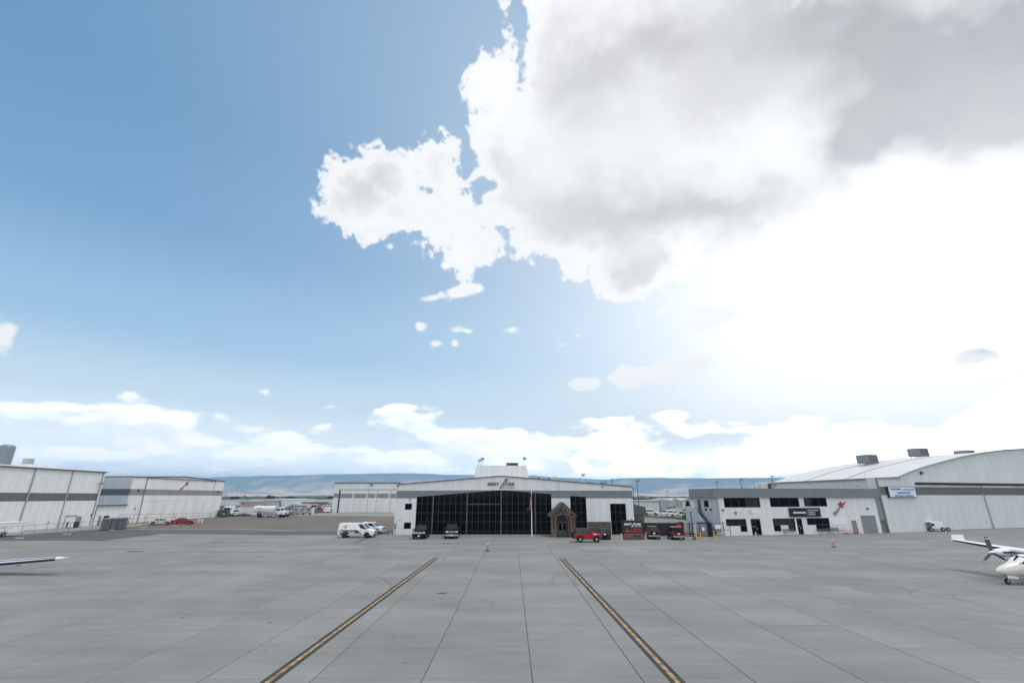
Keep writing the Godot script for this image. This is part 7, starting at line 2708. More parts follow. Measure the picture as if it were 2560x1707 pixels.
func build_aircraft() -> void:
	# high wing twin turboprop entering the frame on the right, nose to the left
	var t := thing("twin_propeller_plane", "cream and white high wing twin propeller plane cut by the right edge, nose left", "aeroplane", Vector3(35.76, 0, -37.2), PI + 0.03)
	var mb := loft([[0.60, 0.86, 0.02, 0.02], [0.52, 0.87, 0.13, 0.13], [0.35, 0.89, 0.23, 0.23], [0.0, 0.93, 0.35, 0.36], [-0.5, 1.0, 0.46, 0.48], [-1.0, 1.04, 0.54, 0.58], [-1.6, 1.12, 0.66, 0.66], [-2.4, 1.2, 0.74, 0.68, 0.9], [-4.5, 1.24, 0.74, 0.68, 0.9], [-6.5, 1.32, 0.58, 0.52], [-9.0, 1.5, 0.32, 0.25], [-11.0, 1.65, 0.12, 0.08]])
	part(t, "fuselage", mb, M.cream)
	mb = loft([[-0.85, 1.42, 0.05, 0.46], [-1.25, 1.62, 0.2, 0.52], [-1.6, 1.72, 0.24, 0.52], [-2.4, 1.8, 0.2, 0.5], [-3.2, 1.8, 0.14, 0.45]], 18)
	part(t, "cabin_roof", mb, M.plane_white)
	mb = MB.new()
	for s in [1.0, -1.0]:
		var q := [Vector3(-0.86, 1.47, s * 0.04), Vector3(-1.15, 1.42, s * 0.54), Vector3(-1.42, 1.84, s * 0.46), Vector3(-1.3, 1.9, s * 0.04)]
		if s > 0:
			mb.quad(q[1], q[0], q[3], q[2])
		else:
			mb.quad(q[0], q[1], q[2], q[3])
	part(t, "windscreen", mb, M.screen_glass)
	mb = MB.new()
	for s in [1.0, -1.0]:
		mb.bar(Vector3(-1.15, 1.41, s * 0.55), Vector3(-1.43, 1.86, s * 0.47), 0.06)
		mb.bar(Vector3(-0.86, 1.45, s * 0.02), Vector3(-1.15, 1.41, s * 0.55), 0.05)
	mb.bar(Vector3(-0.85, 1.46, 0), Vector3(-1.32, 1.92, 0), 0.06)
	part(t, "window_frame", mb, M.boot_black)
	for k in 4:
		for s in [1.0, -1.0]:
			mb = MB.new()
			var x := -1.5 - k * 0.85
			var y0 := 1.42
			var q := [Vector3(x - 0.55, y0, s * 0.69), Vector3(x, y0, s * 0.68), Vector3(x - 0.06, y0 + 0.36, s * 0.6), Vector3(x - 0.55, y0 + 0.36, s * 0.62)]
			if s > 0:
				mb.quad(q[0], q[1], q[2], q[3])
			else:
				mb.quad(q[1], q[0], q[3], q[2])
			part(t, "cabin_window", mb, M.car_glass)
	var sections := [[0.5, -2.75, 2.1, 2.02, 0.34], [2.1, -2.85, 1.95, 2.05, 0.32], [4.6, -2.95, 1.45, 2.22, 0.24], [6.7, -3.02, 1.05, 2.36, 0.17]]
	for s in [1.0, -1.0]:
		var list := []
		for e in sections:
			list.append([e[0] * s, e[1], e[2], e[3], e[4]])
		mb = MB.new()
		wing(mb, list)
		if s < 0:
			mb.flip()
		var w := part(t, "wing", mb, M.plane_white)
		mb = MB.new()
		boot(mb, list.slice(1))
		part(w, "deicing_boot", mb, M.boot_black)
		mb = MB.new()
		mb.hexa([Vector3(-2.9, 2.3, s * 6.72), Vector3(-2.9, 2.3, s * 6.66), Vector3(-4.15, 2.3, s * 6.66), Vector3(-4.15, 2.3, s * 6.72), Vector3(-3.2, 2.82, s * 6.9), Vector3(-3.2, 2.82, s * 6.84), Vector3(-4.2, 2.82, s * 6.84), Vector3(-4.2, 2.82, s * 6.9)])
		part(w, "wing_tip", mb, M.cream)
		# engine
		var nac := loft([[-1.75, 1.86, 0.16, 0.16], [-1.85, 1.86, 0.27, 0.25], [-2.4, 1.87, 0.32, 0.29], [-3.4, 1.9, 0.3, 0.27], [-5.2, 1.98, 0.05, 0.08]], 18)
		nac.shift(Transform3D(Basis(), Vector3(0, 0, s * 2.1)))
		var e := part(t, "engine", nac, M.plane_white)
		mb = MB.new()
		mb.span(-3.6, 1.84, s * 2.1 - 0.3, -2.2, 1.97, s * 2.1 + 0.3)
		part(e, "blue_stripe", mb, M.plane_blue)
		var sp := loft([[-1.28, 1.86, 0.01, 0.01], [-1.36, 1.86, 0.10, 0.10], [-1.55, 1.86, 0.15, 0.15], [-1.76, 1.86, 0.17, 0.17]], 16)
		sp.shift(Transform3D(Basis(), Vector3(0, 0, s * 2.1)))
		part(e, "spinner", sp, M.chrome)
		mb = MB.new()
		var tips := MB.new()
		for k in 3:
			var b := Basis(Vector3(1, 0, 0), k * TAU / 3.0 + 0.12)
			var o := Vector3(-1.6, 1.86, s * 2.1)
			for g in [[0.12, 0.5, 0.08, 0.15, mb], [0.5, 0.97, 0.15, 0.14, mb], [0.97, 1.03, 0.14, 0.13, tips], [1.03, 1.13, 0.13, 0.09, mb]]:
				var tw := 0.5
				var c := []
				for h in [[g[0], g[2]], [g[1], g[3]]]:
					for d in [[-h[1], 0.02], [h[1], 0.02], [h[1], -0.02], [-h[1], -0.02]]:
						c.append(o + b * Vector3(d[1] + d[0] * sin(tw), h[0], d[0] * cos(tw)))
				(g[4] as MB).hexa(c)
		part(e, "propeller_blade", mb, M.blade)
		part(e, "blade_band", tips, M.letter_white)
		# main leg under the nacelle
		mb = MB.new()
		mb.tube(Vector3(-4.2, 0.4, s * 2.1), Vector3(-4.0, 1.75, s * 2.1), 0.07)
		part(t, "main_leg", mb, M.steel)
		wheel(t, Vector3(-4.2, 0.36, s * 2.1), 0.36, 0.22, s)
	# nose gear
	wheel(t, Vector3(0.0, 0.2, 0.0), 0.2, 0.13, -1.0)
	mb = MB.new()
	mb.tube(Vector3(0, 0.2, -0.1), Vector3(-0.05, 0.62, -0.1), 0.025)
	mb.tube(Vector3(0, 0.2, 0.1), Vector3(-0.05, 0.62, 0.1), 0.025)
	mb.tube(Vector3(-0.05, 0.5, 0), Vector3(-0.1, 0.85, 0), 0.05)
	part(t, "nose_leg", mb, M.steel)
	mb = MB.new()
	for s in [1.0, -1.0]:
		mb.hexa([Vector3(0.05, 0.42, s * 0.17), Vector3(-0.75, 0.34, s * 0.17), Vector3(-0.75, 0.34, s * 0.15), Vector3(0.05, 0.42, s * 0.15), Vector3(0.05, 0.64, s * 0.15), Vector3(-0.75, 0.62, s * 0.15), Vector3(-0.75, 0.62, s * 0.13), Vector3(0.05, 0.64, s * 0.13)])
	part(t, "gear_door", mb, M.cream)
	mb = MB.new()
	mb.tube(Vector3(0.33, 0.7, 0.0), Vector3(0.12, 0.62, 0.0), 0.03, 0.06, 8)
	part(t, "landing_lamp", mb, M.plastic_black)
	mb = MB.new()
	mb.prism(v2([-9.6, 1.6, -11.1, 1.7, -11.3, 4.2, -10.5, 4.2, -9.9, 3.0]), -0.06, 0.06)
	part(t, "tail_fin", mb, M.plane_white)
	mb = MB.new()
	mb.hexa([Vector3(-9.9, 1.8, 2.6), Vector3(-10.7, 1.8, 2.6), Vector3(-10.9, 1.7, 0), Vector3(-9.6, 1.7, 0), Vector3(-9.9, 1.86, 2.6), Vector3(-10.7, 1.86, 2.6), Vector3(-10.9, 1.8, 0), Vector3(-9.6, 1.8, 0)])
	mb.hexa([Vector3(-9.6, 1.7, 0), Vector3(-10.9, 1.7, 0), Vector3(-10.7, 1.8, -2.6), Vector3(-9.9, 1.8, -2.6), Vector3(-9.6, 1.8, 0), Vector3(-10.9, 1.8, 0), Vector3(-10.7, 1.86, -2.6), Vector3(-9.9, 1.86, -2.6)])
	part(t, "tailplane", mb, M.plane_white)

	# low wing plane on the left: only its wing reaches into the picture
	t = thing("low_wing_plane", "white low wing plane at the left edge, only its black edged wing in view", "aeroplane", Vector3(-47.6, 0, -41.0), -PI / 2)
	sections = [[0.4, 0.05, 2.2, 0.5, 0.40], [3.0, 0.0, 1.9, 0.62, 0.42], [10.7, -0.05, 1.0, 1.2, 0.29], [11.1, -0.25, 0.7, 1.25, 0.12]]
	for s in [1.0, -1.0]:
		var list := []
		for e in sections:
			list.append([e[0] * s, e[1], e[2], e[3], e[4]])
		mb = MB.new()
		wing(mb, list)
		if s < 0:
			mb.flip()
		var w := part(t, "wing", mb, M.plane_white)
		mb = MB.new()
		boot(mb, list.slice(0, 3), 0.08)
		part(w, "deicing_boot", mb, M.boot_black)
		mb = MB.new()
		var rr := []
		for e in list.slice(0, 3):
			var q := PackedVector3Array()
			for p in [[0.085, 0.50], [0.06, 0.44], [0.04, 0.36]]:
				q.append(Vector3(e[1] - p[0] * e[2] + 0.02, e[3] + p[1] * e[4] + 0.014, e[0]))
			rr.append(q)
		mb.grid(rr, false)
		part(w, "blue_line", mb, M.plane_blue)
		mb = MB.new()
		mb.tube(Vector3(-0.3, 0.78, s * 7.8), Vector3(-0.2, 0.72, s * 7.8), 0.02)
		mb.tube(Vector3(-0.3, 0.72, s * 7.8), Vector3(0.1, 0.72, s * 7.8), 0.015)
		part(w, "air_probe", mb, M.plastic_black)
		mb = MB.new()
		mb.tube(Vector3(-0.8, 0.3, s * 1.9), Vector3(-0.8, 0.9, s * 1.9), 0.05)
		part(t, "main_leg", mb, M.steel)
		wheel(t, Vector3(-0.8, 0.26, s * 1.9), 0.26, 0.16, s)
	mb = loft([[2.6, 1.05, 0.05, 0.05], [2.4, 1.05, 0.3, 0.3], [1.6, 1.08, 0.45, 0.45], [0.4, 1.2, 0.62, 0.58], [-1.2, 1.25, 0.68, 0.6], [-2.8, 1.2, 0.45, 0.4], [-4.4, 1.15, 0.15, 0.12]])
	part(t, "fuselage", mb, M.plane_white)
	mb = MB.new()
	mb.prism(v2([-3.4, 1.15, -4.4, 1.15, -4.8, 2.7, -4.2, 2.7]), -0.05, 0.05)
	part(t, "tail_fin", mb, M.plane_white)
	mb = MB.new()
	mb.span(-4.4, 1.2, -1.0, -3.7, 1.28, 1.0)
	part(t, "tailplane", mb, M.plane_white)
	wheel(t, Vector3(1.9, 0.22, 0), 0.22, 0.14, 1.0)
	mb = MB.new()
	mb.tube(Vector3(1.9, 0.22, 0), Vector3(1.85, 0.8, 0), 0.04)
	part(t, "nose_leg", mb, M.steel)

	# far blue-tailed plane across the yard
	t = thing("blue_tailed_plane", "far small aeroplane with a tall blue tail among the yard sheds", "aeroplane", Vector3(-117.5, 0, -252), -0.2)
	mb = MB.new()
	mb.prism(v2([-1.9, 1.0, -0.4, 1.1, -1.9, 4.0, -2.7, 4.1]), -0.08, 0.08)
	part(t, "tail_fin", mb, M.tail_blue)
	mb = loft([[4.5, 1.0, 0.05, 0.05], [3.6, 1.05, 0.45, 0.45], [2.0, 1.1, 0.55, 0.55], [0.0, 1.1, 0.4, 0.4], [-2.2, 1.05, 0.12, 0.12]], 14)
	part(t, "fuselage", mb, M.tail_blue)
	mb = MB.new()
	mb.span(1.2, 0.9, -4.2, 2.3, 1.0, 4.2)
	part(t, "wing", mb, M.plane_white)
	mb = MB.new()
	for x in [3.4, 1.4]:
		mb.tube(Vector3(x, 0, 0.4), Vector3(x, 0.9, 0.3), 0.08)
	part(t, "landing_leg", mb, M.steel)


# ------------------------------------------------------------------ fences, gate, signs, posts and other small things
func build_street_things() -> void:
	rng.seed = 5
	# flagpole, flag hanging limp
	var t := thing("flagpole", "White flagpole standing in front of the glass wall", "flagpole", Vector3(3.13, 0, -78.8))
	var mb := MB.new()
	mb.tube(Vector3.ZERO, Vector3(0, 7.15, 0), 0.085, 0.05, 12)
	part(t, "pole", mb, M.white_paint)
	mb = MB.new()
	mb.tube(Vector3.ZERO, Vector3(0, 0.1, 0), 0.2, 0.14, 12)
	mb.tube(Vector3(0, 7.13, 0), Vector3(0, 7.2, 0), 0.05, 0.08, 10)
	mb.tube(Vector3(0, 7.2, 0), Vector3(0, 7.28, 0), 0.08, 0.03, 10)
	part(t, "finial", mb, M.steel)
	t = thing("flag", "Limp striped red, white and blue flag wrapped round its pole", "flag", Vector3(3.13, 4.0, -78.8))
	var stripes := [MB.new(), MB.new(), MB.new()]
	var nx := 14
	var ny := 22
	var pts := []
	for j in ny + 1:
		var v := j / float(ny)
		var row := []
		for i in nx + 1:
			var u := i / float(nx)
			var wdt := 0.24 + 0.44 * pow(1.0 - v, 0.8) + 0.08 * sin(v * 11.0)
			row.append(Vector3(0.06 - u * wdt * (1.0 if v < 0.25 else 0.62) - 0.18 * pow(1.0 - v, 2.0) * u, 0.12 + v * 2.15 - 0.35 * u * (1.0 - v), 0.09 + 0.09 * sin(u * 15.0 + v * 7.0)))
		pts.append(row)
	for j in ny:
		for i in nx:
			var k := (i + int(j * 0.55)) % 2
			var s: int = 2 if j < 7 and i > 4 else k
			(stripes[s] as MB).quad(pts[j][i + 1], pts[j][i], pts[j + 1][i], pts[j + 1][i + 1])
	part(t, "red_stripe", stripes[0], M.flag_red)
	part(t, "white_stripe", stripes[1], M.flag_white)
	part(t, "blue_field", stripes[2], M.flag_blue)

	# two flexible red posts on the apron
	for e in [[-2.82, -58.7, "Red flexible post on a black foot before the glass front"], [40.3, -63.2, "Red flexible post on the right, before the office, leaning slightly"]]:
		t = thing("delineator_post", e[2], "delineator", Vector3(e[0], 0.004, e[1]), 0.0, "red posts on the apron")
		mb = MB.new()
		mb.hexa([Vector3(-0.24, 0, 0.24), Vector3(0.24, 0, 0.24), Vector3(0.24, 0, -0.24), Vector3(-0.24, 0, -0.24), Vector3(-0.18, 0.07, 0.18), Vector3(0.18, 0.07, 0.18), Vector3(0.18, 0.07, -0.18), Vector3(-0.18, 0.07, -0.18)])
		part(t, "foot", mb, M.rubber)
		mb = MB.new()
		mb.tube(Vector3(0, 0.06, 0), Vector3(0, 0.66, 0), 0.062, 0.055, 12)
		mb.tube(Vector3(0, 0.78, 0), Vector3(0, 0.84, 0), 0.055, 0.055, 12)
		mb.tube(Vector3(0, 0.95, 0), Vector3(0, 1.08, 0), 0.055, 0.062, 12)
		part(t, "tube", mb, M.post_red)
		mb = MB.new()
		mb.tube(Vector3(0, 0.66, 0), Vector3(0, 0.78, 0), 0.058, 0.058, 12)
		mb.tube(Vector3(0, 0.84, 0), Vector3(0, 0.95, 0), 0.058, 0.058, 12)
		part(t, "reflective_band", mb, M.letter_white)
		if e[0] > 0.0:
			t.rotation.z = 0.03

	# bollards
	for e in [[15.75, -72.35, 0.92, 0, "Peach bollard at the left end of the monument sign"], [19.45, -72.8, 0.92, 0, "Peach bollard at the right end of the monument sign"], [26.95, -73.4, 0.95, 1, "Yellow bollard left of the striped barrier post"], [27.45, -73.0, 0.98, 1, "Yellow bollard right of the striped barrier post"], [30.95, -76.7, 0.98, 1, "Yellow bollard at the right end of the black gate"], [30.6, -80.4, 1.0, 1, "Yellow bollard behind the gate pickets"]]:
		t = thing("bollard", e[4], "bollard", Vector3(e[0], 0, e[1]), 0.0, ["peach bollards by the sign", "yellow bollards by the gate"][e[3]])
		mb = MB.new()
		mb.tube(Vector3.ZERO, Vector3(0, e[2], 0), 0.085, 0.085, 12)
		mb.tube(Vector3(0, e[2], 0), Vector3(0, e[2] + 0.05, 0), 0.085, 0.04, 12)
		part(t, "post", mb, [M.peach_paint, M.safety_yellow][e[3]])
		mb = MB.new()
		mb.tube(Vector3.ZERO, Vector3(0, 0.03, 0), 0.13, 0.12, 12)
		part(t, "footing", mb, M.concrete_pale)
	# hoop barriers
	for e in [[31.3, -75.4, 0.1, "Peach hoop barrier on the concrete right of the gate"], [37.9, -77.8, 1.0, "Peach hoop barrier end on before the left office door"]]:
		mb = MB.new()
		mb.tube(Vector3(-0.55, 0, 0), Vector3(-0.55, 0.5, 0), 0.07)
		mb.tube(Vector3(0.55, 0, 0), Vector3(0.55, 0.5, 0), 0.07)
		var prev := Vector3(-0.55, 0.5, 0)
		for k in 9:
			var a := PI - k * PI / 8
			var p := Vector3(cos(a) * 0.55 * (1.0 if absf(cos(a)) > 0.9 else 1.0), 0.5 + sin(a) * 0.16, 0)
			mb.tube(prev, p, 0.07, 0.07, 8)
			prev = p
		lone("hoop_barrier", e[3], "barrier", mb, M.peach_paint, Vector3(e[0], 0, e[1]), e[2], "peach hoop barriers")

	# monument sign
	t = thing("monument_sign", "black monument sign with white and red lettering on a stone base", "sign", Vector3(17.78, 0, -73.5))
	stones(t, -1.45, 0.0, 1.45, 0.84, 0.3, 0.22)
	mb = MB.new()
	mb.span(-1.44, 0, -0.3, 1.44, 0.84, 0.27)
	part(t, "base_core", mb, M.stone_2)
	mb = MB.new()
	mb.span(-1.42, 0.86, -0.22, 1.43, 2.66, 0.22)
	mb.span(-1.62, 0.84, -0.1, -1.44, 2.6, 0.1)
	part(t, "cabinet", mb, M.sign_black)
	words(t, "WEST", Vector3(-0.72, 2.13, 0.225), 0.27, 1.12, M.letter_white, 0.02, 0.18)
	words(t, "STAR", Vector3(0.64, 2.13, 0.225), 0.27, 1.12, M.letter_white, 0.02, 0.18)
	words(t, "A V I A T I O N", Vector3(0.68, 1.82, 0.225), 0.11, 1.2, M.letter_white, 0.02)
	mb = MB.new()
	mb.prism(tail_pts(Vector2(-0.18, 1.75), Vector2(0.22, 2.38), 0.13, 0.04, 0.05), 0.22, 0.245)
	part(t, "comet_tail", mb, M.letter_white)
	mb = MB.new()
	mb.prism(star_pts(Vector2(0.36, 2.44), 0.1, 0.045, 0.4, 1.4), 0.22, 0.245)
	part(t, "star", mb, M.tail_lamp)
	mb = MB.new()
	mb.span(-1.3, 0.95, 0.215, 1.35, 1.62, 0.228)
	part(t, "screen", mb, M.trim_black)
	words(t, "HAVE A", Vector3(0.62, 1.41, 0.23), 0.15, 0.95, M.led_red, 0.012, 0.0, plain_font, "led_lettering")
	words(t, "GREAT FLIGHT", Vector3(0.45, 1.14, 0.23), 0.15, 1.75, M.led_red, 0.012, 0.0, plain_font, "led_lettering")
	mb = MB.new()
	mb.prism(v2([-1.15, 1.2, -1.0, 1.1, -0.85, 1.06, -0.78, 1.14, -0.62, 1.16, -0.5, 1.3, -0.56, 1.31, -0.68, 1.23, -0.9, 1.27, -1.1, 1.27]), 0.228, 0.24)
	part(t, "led_plane_sign", mb, M.led_red)
	var lamp := AreaLight3D.new()
	lamp.name = "sign_light"
	lamp.area_size = Vector2(2.2, 0.5)
	lamp.light_color = Color(1.0, 0.1, 0.2)
	lamp.light_energy = 0.02
	lamp.shadow_enabled = true
	lamp.position = Vector3(0.3, 1.28, 0.26)
	lamp.rotation.y = PI
	t.add_child(lamp)
	mb = MB.new()
	mb.prism(v2([-0.86, 0.26, -0.5, 0.42, -0.5, 0.62, -0.62, 0.5, -0.86, 0.55]), 0.4, 0.44)
	mb.prism(v2([-0.46, 0.38, -0.26, 0.32, -0.26, 0.72, -0.42, 0.58]), 0.4, 0.44)
	part(t, "red_mark", mb, M.red_paint)
	words(t, "AVFUEL", Vector3(0.45, 0.52, 0.42), 0.2, 1.2, M.letter_dark, 0.03)
	mb = MB.new()
	mb.tube(Vector3(-0.1, 2.66, 0), Vector3(-0.1, 3.0, 0), 0.035)
	part(t, "stub_mast", mb, M.plastic_black)

	# screened black fence and gate between the buildings
	t = thing("screen_fence", "black cloth screened fence topped with a pale ruffled edge behind the parked SUVs", "fence", Vector3(20.6, 0, -79.7))
	mb = MB.new()
	mb.span(0.0, 0.05, -0.02, 6.0, 1.95, 0.02)
	part(t, "screen", mb, M.screen_cloth)
	for k in 5:
		mb = MB.new()
		mb.tube(Vector3(0.05 + k * 1.48, 0, -0.06), Vector3(0.05 + k * 1.48, 2.2, -0.06), 0.035)
		part(t, "post", mb, M.black_steel)
	mb = MB.new()
	var rp := Vector3(0, 2.02, 0)
	for k in 90:
		var p := Vector3(6.0 * (k + 1) / 90.0, 2.06 + 0.07 * sin(k * 0.82), 0.09 * cos(k * 0.82))
		mb.tube(rp, p, 0.016, 0.016, 5, false)
		rp = p
	part(t, "wire_coil", mb, M.steel)
	mb = MB.new()
	mb.bar(Vector3(0, 1.97, 0), Vector3(6.0, 1.97, 0), 0.05)
	part(t, "rail", mb, M.black_steel)
	t = thing("picket_gate", "black steel picket gate with a heavy header between fence and office", "gate", Vector3(26.6, 0, -78.5), 0.0)
	mb = MB.new()
	for y in [0.12, 1.95]:
		mb.bar(Vector3(0.1, y, 0), Vector3(4.7, y, 0), 0.07)
	for x in [0.1, 1.35, 2.9, 4.65]:
		mb.bar(Vector3(x, 0.05, 0), Vector3(x, 2.15, 0), 0.11)
	part(t, "frame", mb, M.black_steel)
	for k in 36:
		mb = MB.new()
		var x := 0.22 + k * 0.125
		mb.bar(Vector3(x, 0.12, 0.0), Vector3(x, 1.95, 0.0), 0.028)
		part(t, "picket", mb, M.black_steel)
	mb = MB.new()
	mb.span(4.25, 0, -0.5, 4.8, 2.1, -0.06)
	mb.span(2.75, 1.92, -0.3, 4.7, 2.14, -0.1)
	mb.span(-0.2, 0, -0.4, 0.5, 2.2, -0.1)
	part(t, "gate_post", mb, M.black_steel)
	mb = MB.new()
	mb.span(3.3, 0.9, 0.05, 3.65, 1.4, 0.1)
	part(t, "keypad_box", mb, M.letter_white)
	for e in [[Vector3(26.6, 0, -73.5), 3.8, "Thin black pole on a flat foot left of the yellow bollards"]]:
		mb = MB.new()
		mb.tube(Vector3.ZERO, Vector3(0, e[1], 0), 0.07, 0.055, 10)
		mb.span(-0.3, 0, -0.18, 0.3, 0.06, 0.18)
		mb.span(-0.14, e[1] - 0.05, -0.1, 0.14, e[1] + 0.05, 0.1)
		lone("black_pole", e[2], "pole", mb, M.black_steel, e[0])
	t = thing("striped_post", "red and white striped raised barrier arm between two yellow bollards", "barrier", Vector3(27.2, 0, -74.2))
	mb = MB.new()
	var mw := MB.new()
	for k in 9:
		for s in [-0.09, 0.09]:
			var m2: MB = mb if (k + (1 if s > 0 else 0)) % 2 == 0 else mw
			m2.span(s - 0.085, 0.25 + k * 0.21, -0.03, s + 0.085, 0.46 + k * 0.21, 0.03)
	part(t, "red_band", mb, M.red_paint)
	part(t, "white_band", mw, M.letter_white)
	mb = MB.new()
	mb.span(-0.6, 0.7, -0.15, 0.2, 0.82, -0.03)
	mb.span(-0.12, 0, -0.2, 0.12, 1.0, -0.05)
	part(t, "pivot", mb, M.plastic_black)
	t = thing("gate_notice", "red and white notice board behind the dark red SUV", "sign", Vector3(25.9, 0, -78.2))
	mb = MB.new()
	mb.span(0.0, 0.9, 0, 0.62, 1.55, 0.03)
	part(t, "board", mb, M.letter_white)
	mb = MB.new()
	mb.span(0.0, 1.55, 0, 0.62, 1.85, 0.031)
	part(t, "red_header", mb, M.red_paint)
	mb = MB.new()
	for k in 4:
		mb.span(0.1, 0.98 + k * 0.14, 0.03, 0.52, 1.03 + k * 0.14, 0.034)
	part(t, "text_line", mb, M.tail_grey)
	mb = MB.new()
	mb.tube(Vector3(0.3, 0, -0.03), Vector3(0.3, 1.85, -0.03), 0.03)
	part(t, "post", mb, M.black_steel)
	t = thing("wire_fence", "thin black railed fence from the gate to the office corner", "fence", Vector3(31.3, 0, -78.2), 0.0)
	mb = MB.new()
	for y in [0.95, 2.0]:
		mb.bar(Vector3(0, y, 0), Vector3(3.3, y, -1.0), 0.035)
		mb.bar(Vector3(3.3, y, -1.0), Vector3(3.0, y, -2.6), 0.035)
	part(t, "rail", mb, M.black_steel)
	for p in [Vector3(0, 0, 0), Vector3(3.3, 0, -1.0), Vector3(3.0, 0, -2.6)]:
		mb = MB.new()
		mb.tube(p, p + Vector3(0, 2.12, 0), 0.045)
		part(t, "post", mb, M.black_steel)
	mb = MB.new()
	mb.span(0.7, 1.2, -0.34, 1.6, 1.75, -0.3)
	part(t, "notice", mb, M.letter_white)

	# furniture before the office wall: benches, flat cart
	var fr := Transform3D(Basis(Vector3.UP, 0.1865), Vector3(33.8, 0, -80.84))
	var n := 0
	for e in [[12.0, 2.0, "Green slatted bench under the middle ground floor window"], [18.6, 1.95, "Green slatted bench left of the paired benches by the right window"], [20.7, 1.95, "Grey slatted bench with a raised back, right of the paired benches"]]:
		t = thing("bench", e[2], "bench", fr * Vector3(e[0], 0, 0.85), 0.1865, "benches along the office wall")
		var w: float = e[1] / 2
		for k in 4:
			mb = MB.new()
			mb.span(-w, 0.42, -0.2 + k * 0.12, w, 0.46, -0.11 + k * 0.12)
			part(t, "seat_slat", mb, M.slate_roof if n == 2 else M.plastic_grey)
		for k in (4 if n == 2 else 3):
			mb = MB.new()
			mb.span(-w, 0.54 + k * 0.13, -0.3 - k * 0.03, w, 0.63 + k * 0.13, -0.27 - k * 0.03)
			part(t, "back_slat", mb, M.slate_roof if n == 2 else M.plastic_grey)
		for s in [-1, 1]:
			mb = MB.new()
			mb.bar(Vector3(s * (w - 0.1), 0, 0.25), Vector3(s * (w - 0.12), 0.44, 0.2), 0.05)
			mb.bar(Vector3(s * (w - 0.1), 0, -0.25), Vector3(s * (w - 0.12), 0.95, -0.34), 0.05)
			mb.bar(Vector3(s * (w - 0.05), 0.62, 0.22), Vector3(s * (w - 0.05), 0.62, -0.3), 0.05)
			part(t, "leg", mb, M.stone_1)
		n += 1
	t = thing("flat_cart", "red tubular flat cart parked against the white wall left of the grey door", "cart", fr * Vector3(23.6, 0, 0.9), 0.1865)
	mb = MB.new()
	mb.span(-1.25, 0.2, -0.35, 1.25, 0.27, 0.35)
	part(t, "deck", mb, M.red_paint)
	mb = MB.new()
	for s in [-1, 1]:
		for z in [-0.33, 0.33]:
			mb.tube(Vector3(s * 1.22, 0.2, z), Vector3(s * 1.3, 1.0, z), 0.025)
		mb.tube(Vector3(s * 1.3, 1.0, -0.33), Vector3(s * 1.3, 1.0, 0.33), 0.025)
		mb.tube(Vector3(s * 1.26, 0.6, -0.33), Vector3(s * 1.26, 0.6, 0.33), 0.02)
	mb.tube(Vector3(-1.22, 0.55, -0.34), Vector3(1.22, 0.55, -0.34), 0.02)
	part(t, "hand_rail", mb, M.red_paint)
	mb = MB.new()
	for s in [-1, 1]:
		for z in [-0.28, 0.28]:
			mb.tube(Vector3(s * 1.0, 0.1, z - 0.03), Vector3(s * 1.0, 0.1, z + 0.03), 0.1, 0.1, 10)
	part(t, "caster", mb, M.rubber)
	t = thing("step_unit", "dark leaning steps against the arched hangar's left corner", "steps", Vector3(65.0, 0, -86.7), 0.3209)
	mb = MB.new()
	mb.bar(Vector3(-0.25, 0, 0.3), Vector3(-0.5, 2.1, -0.1), 0.1)
	mb.bar(Vector3(0.3, 0, 0.3), Vector3(0.05, 2.1, -0.1), 0.1)
	for k in 7:
		mb.bar(Vector3(-0.28 - k * 0.033, 0.25 + k * 0.27, 0.26 - k * 0.05), Vector3(0.27 - k * 0.033, 0.25 + k * 0.27, 0.26 - k * 0.05), 0.07)
	part(t, "ladder", mb, M.plastic_black)

	# the left side: mesh fence on feet, toilets, bins, dumpster
	var line := [Vector3(-74.7, 0, -66.0), Vector3(-74.8, 0, -76.2), Vector3(-75.0, 0, -84.4), Vector3(-75.2, 0, -93.6), Vector3(-75.2, 0, -101.5), Vector3(-73.6, 0, -108.4), Vector3(-71.9, 0, -118.0)]
	t = thing("mesh_fence", "long temporary wire mesh fence on loose feet before the left hangars", "fence", Vector3.ZERO)
	var lanterns := 0
	for i in line.size() - 1:
		var a: Vector3 = line[i]
		var b: Vector3 = line[i + 1]
		mb = MB.new()
		mb.tube(a + Vector3(0, 1.78, 0), b + Vector3(0, 1.78, 0), 0.022, 0.022, 6)
		mb.tube(a + Vector3(0, 0.12, 0), b + Vector3(0, 0.12, 0), 0.018, 0.018, 6)
		part(t, "rail", mb, M.stone_5)
		var steps := int((b - a).length() / 2.6) + 1
		for k in steps:
			mb = MB.new()
			var p := a.lerp(b, k / float(steps))
			mb.tube(p, p + Vector3(0, 1.84, 0), 0.045 if k == 0 else 0.028, -1.0, 8)
			part(t, "post", mb, M.galvanised)
		mb = MB.new()
		var wires := int((b - a).length() / 0.3)
		for k in wires:
			var p := a.lerp(b, k / float(wires))
			mb.bar(p + Vector3(0, 0.12, 0), p + Vector3(0, 1.78, 0), 0.004)
		part(t, "wire_mesh", mb, M.galvanised, true)
		mb = MB.new()
		mb.box(a + Vector3(0, 0.03, 0), Vector3(1.1, 0.06, 0.34))
		part(t, "foot", mb, M.letter_white if i > 0 else M.red_paint)
		mb = MB.new()
		mb.tube(a + Vector3(0, 0.06, 0.0), a + Vector3(0, 0.4, 0), 0.055)
		part(t, "red_sleeve", mb, M.red_paint)
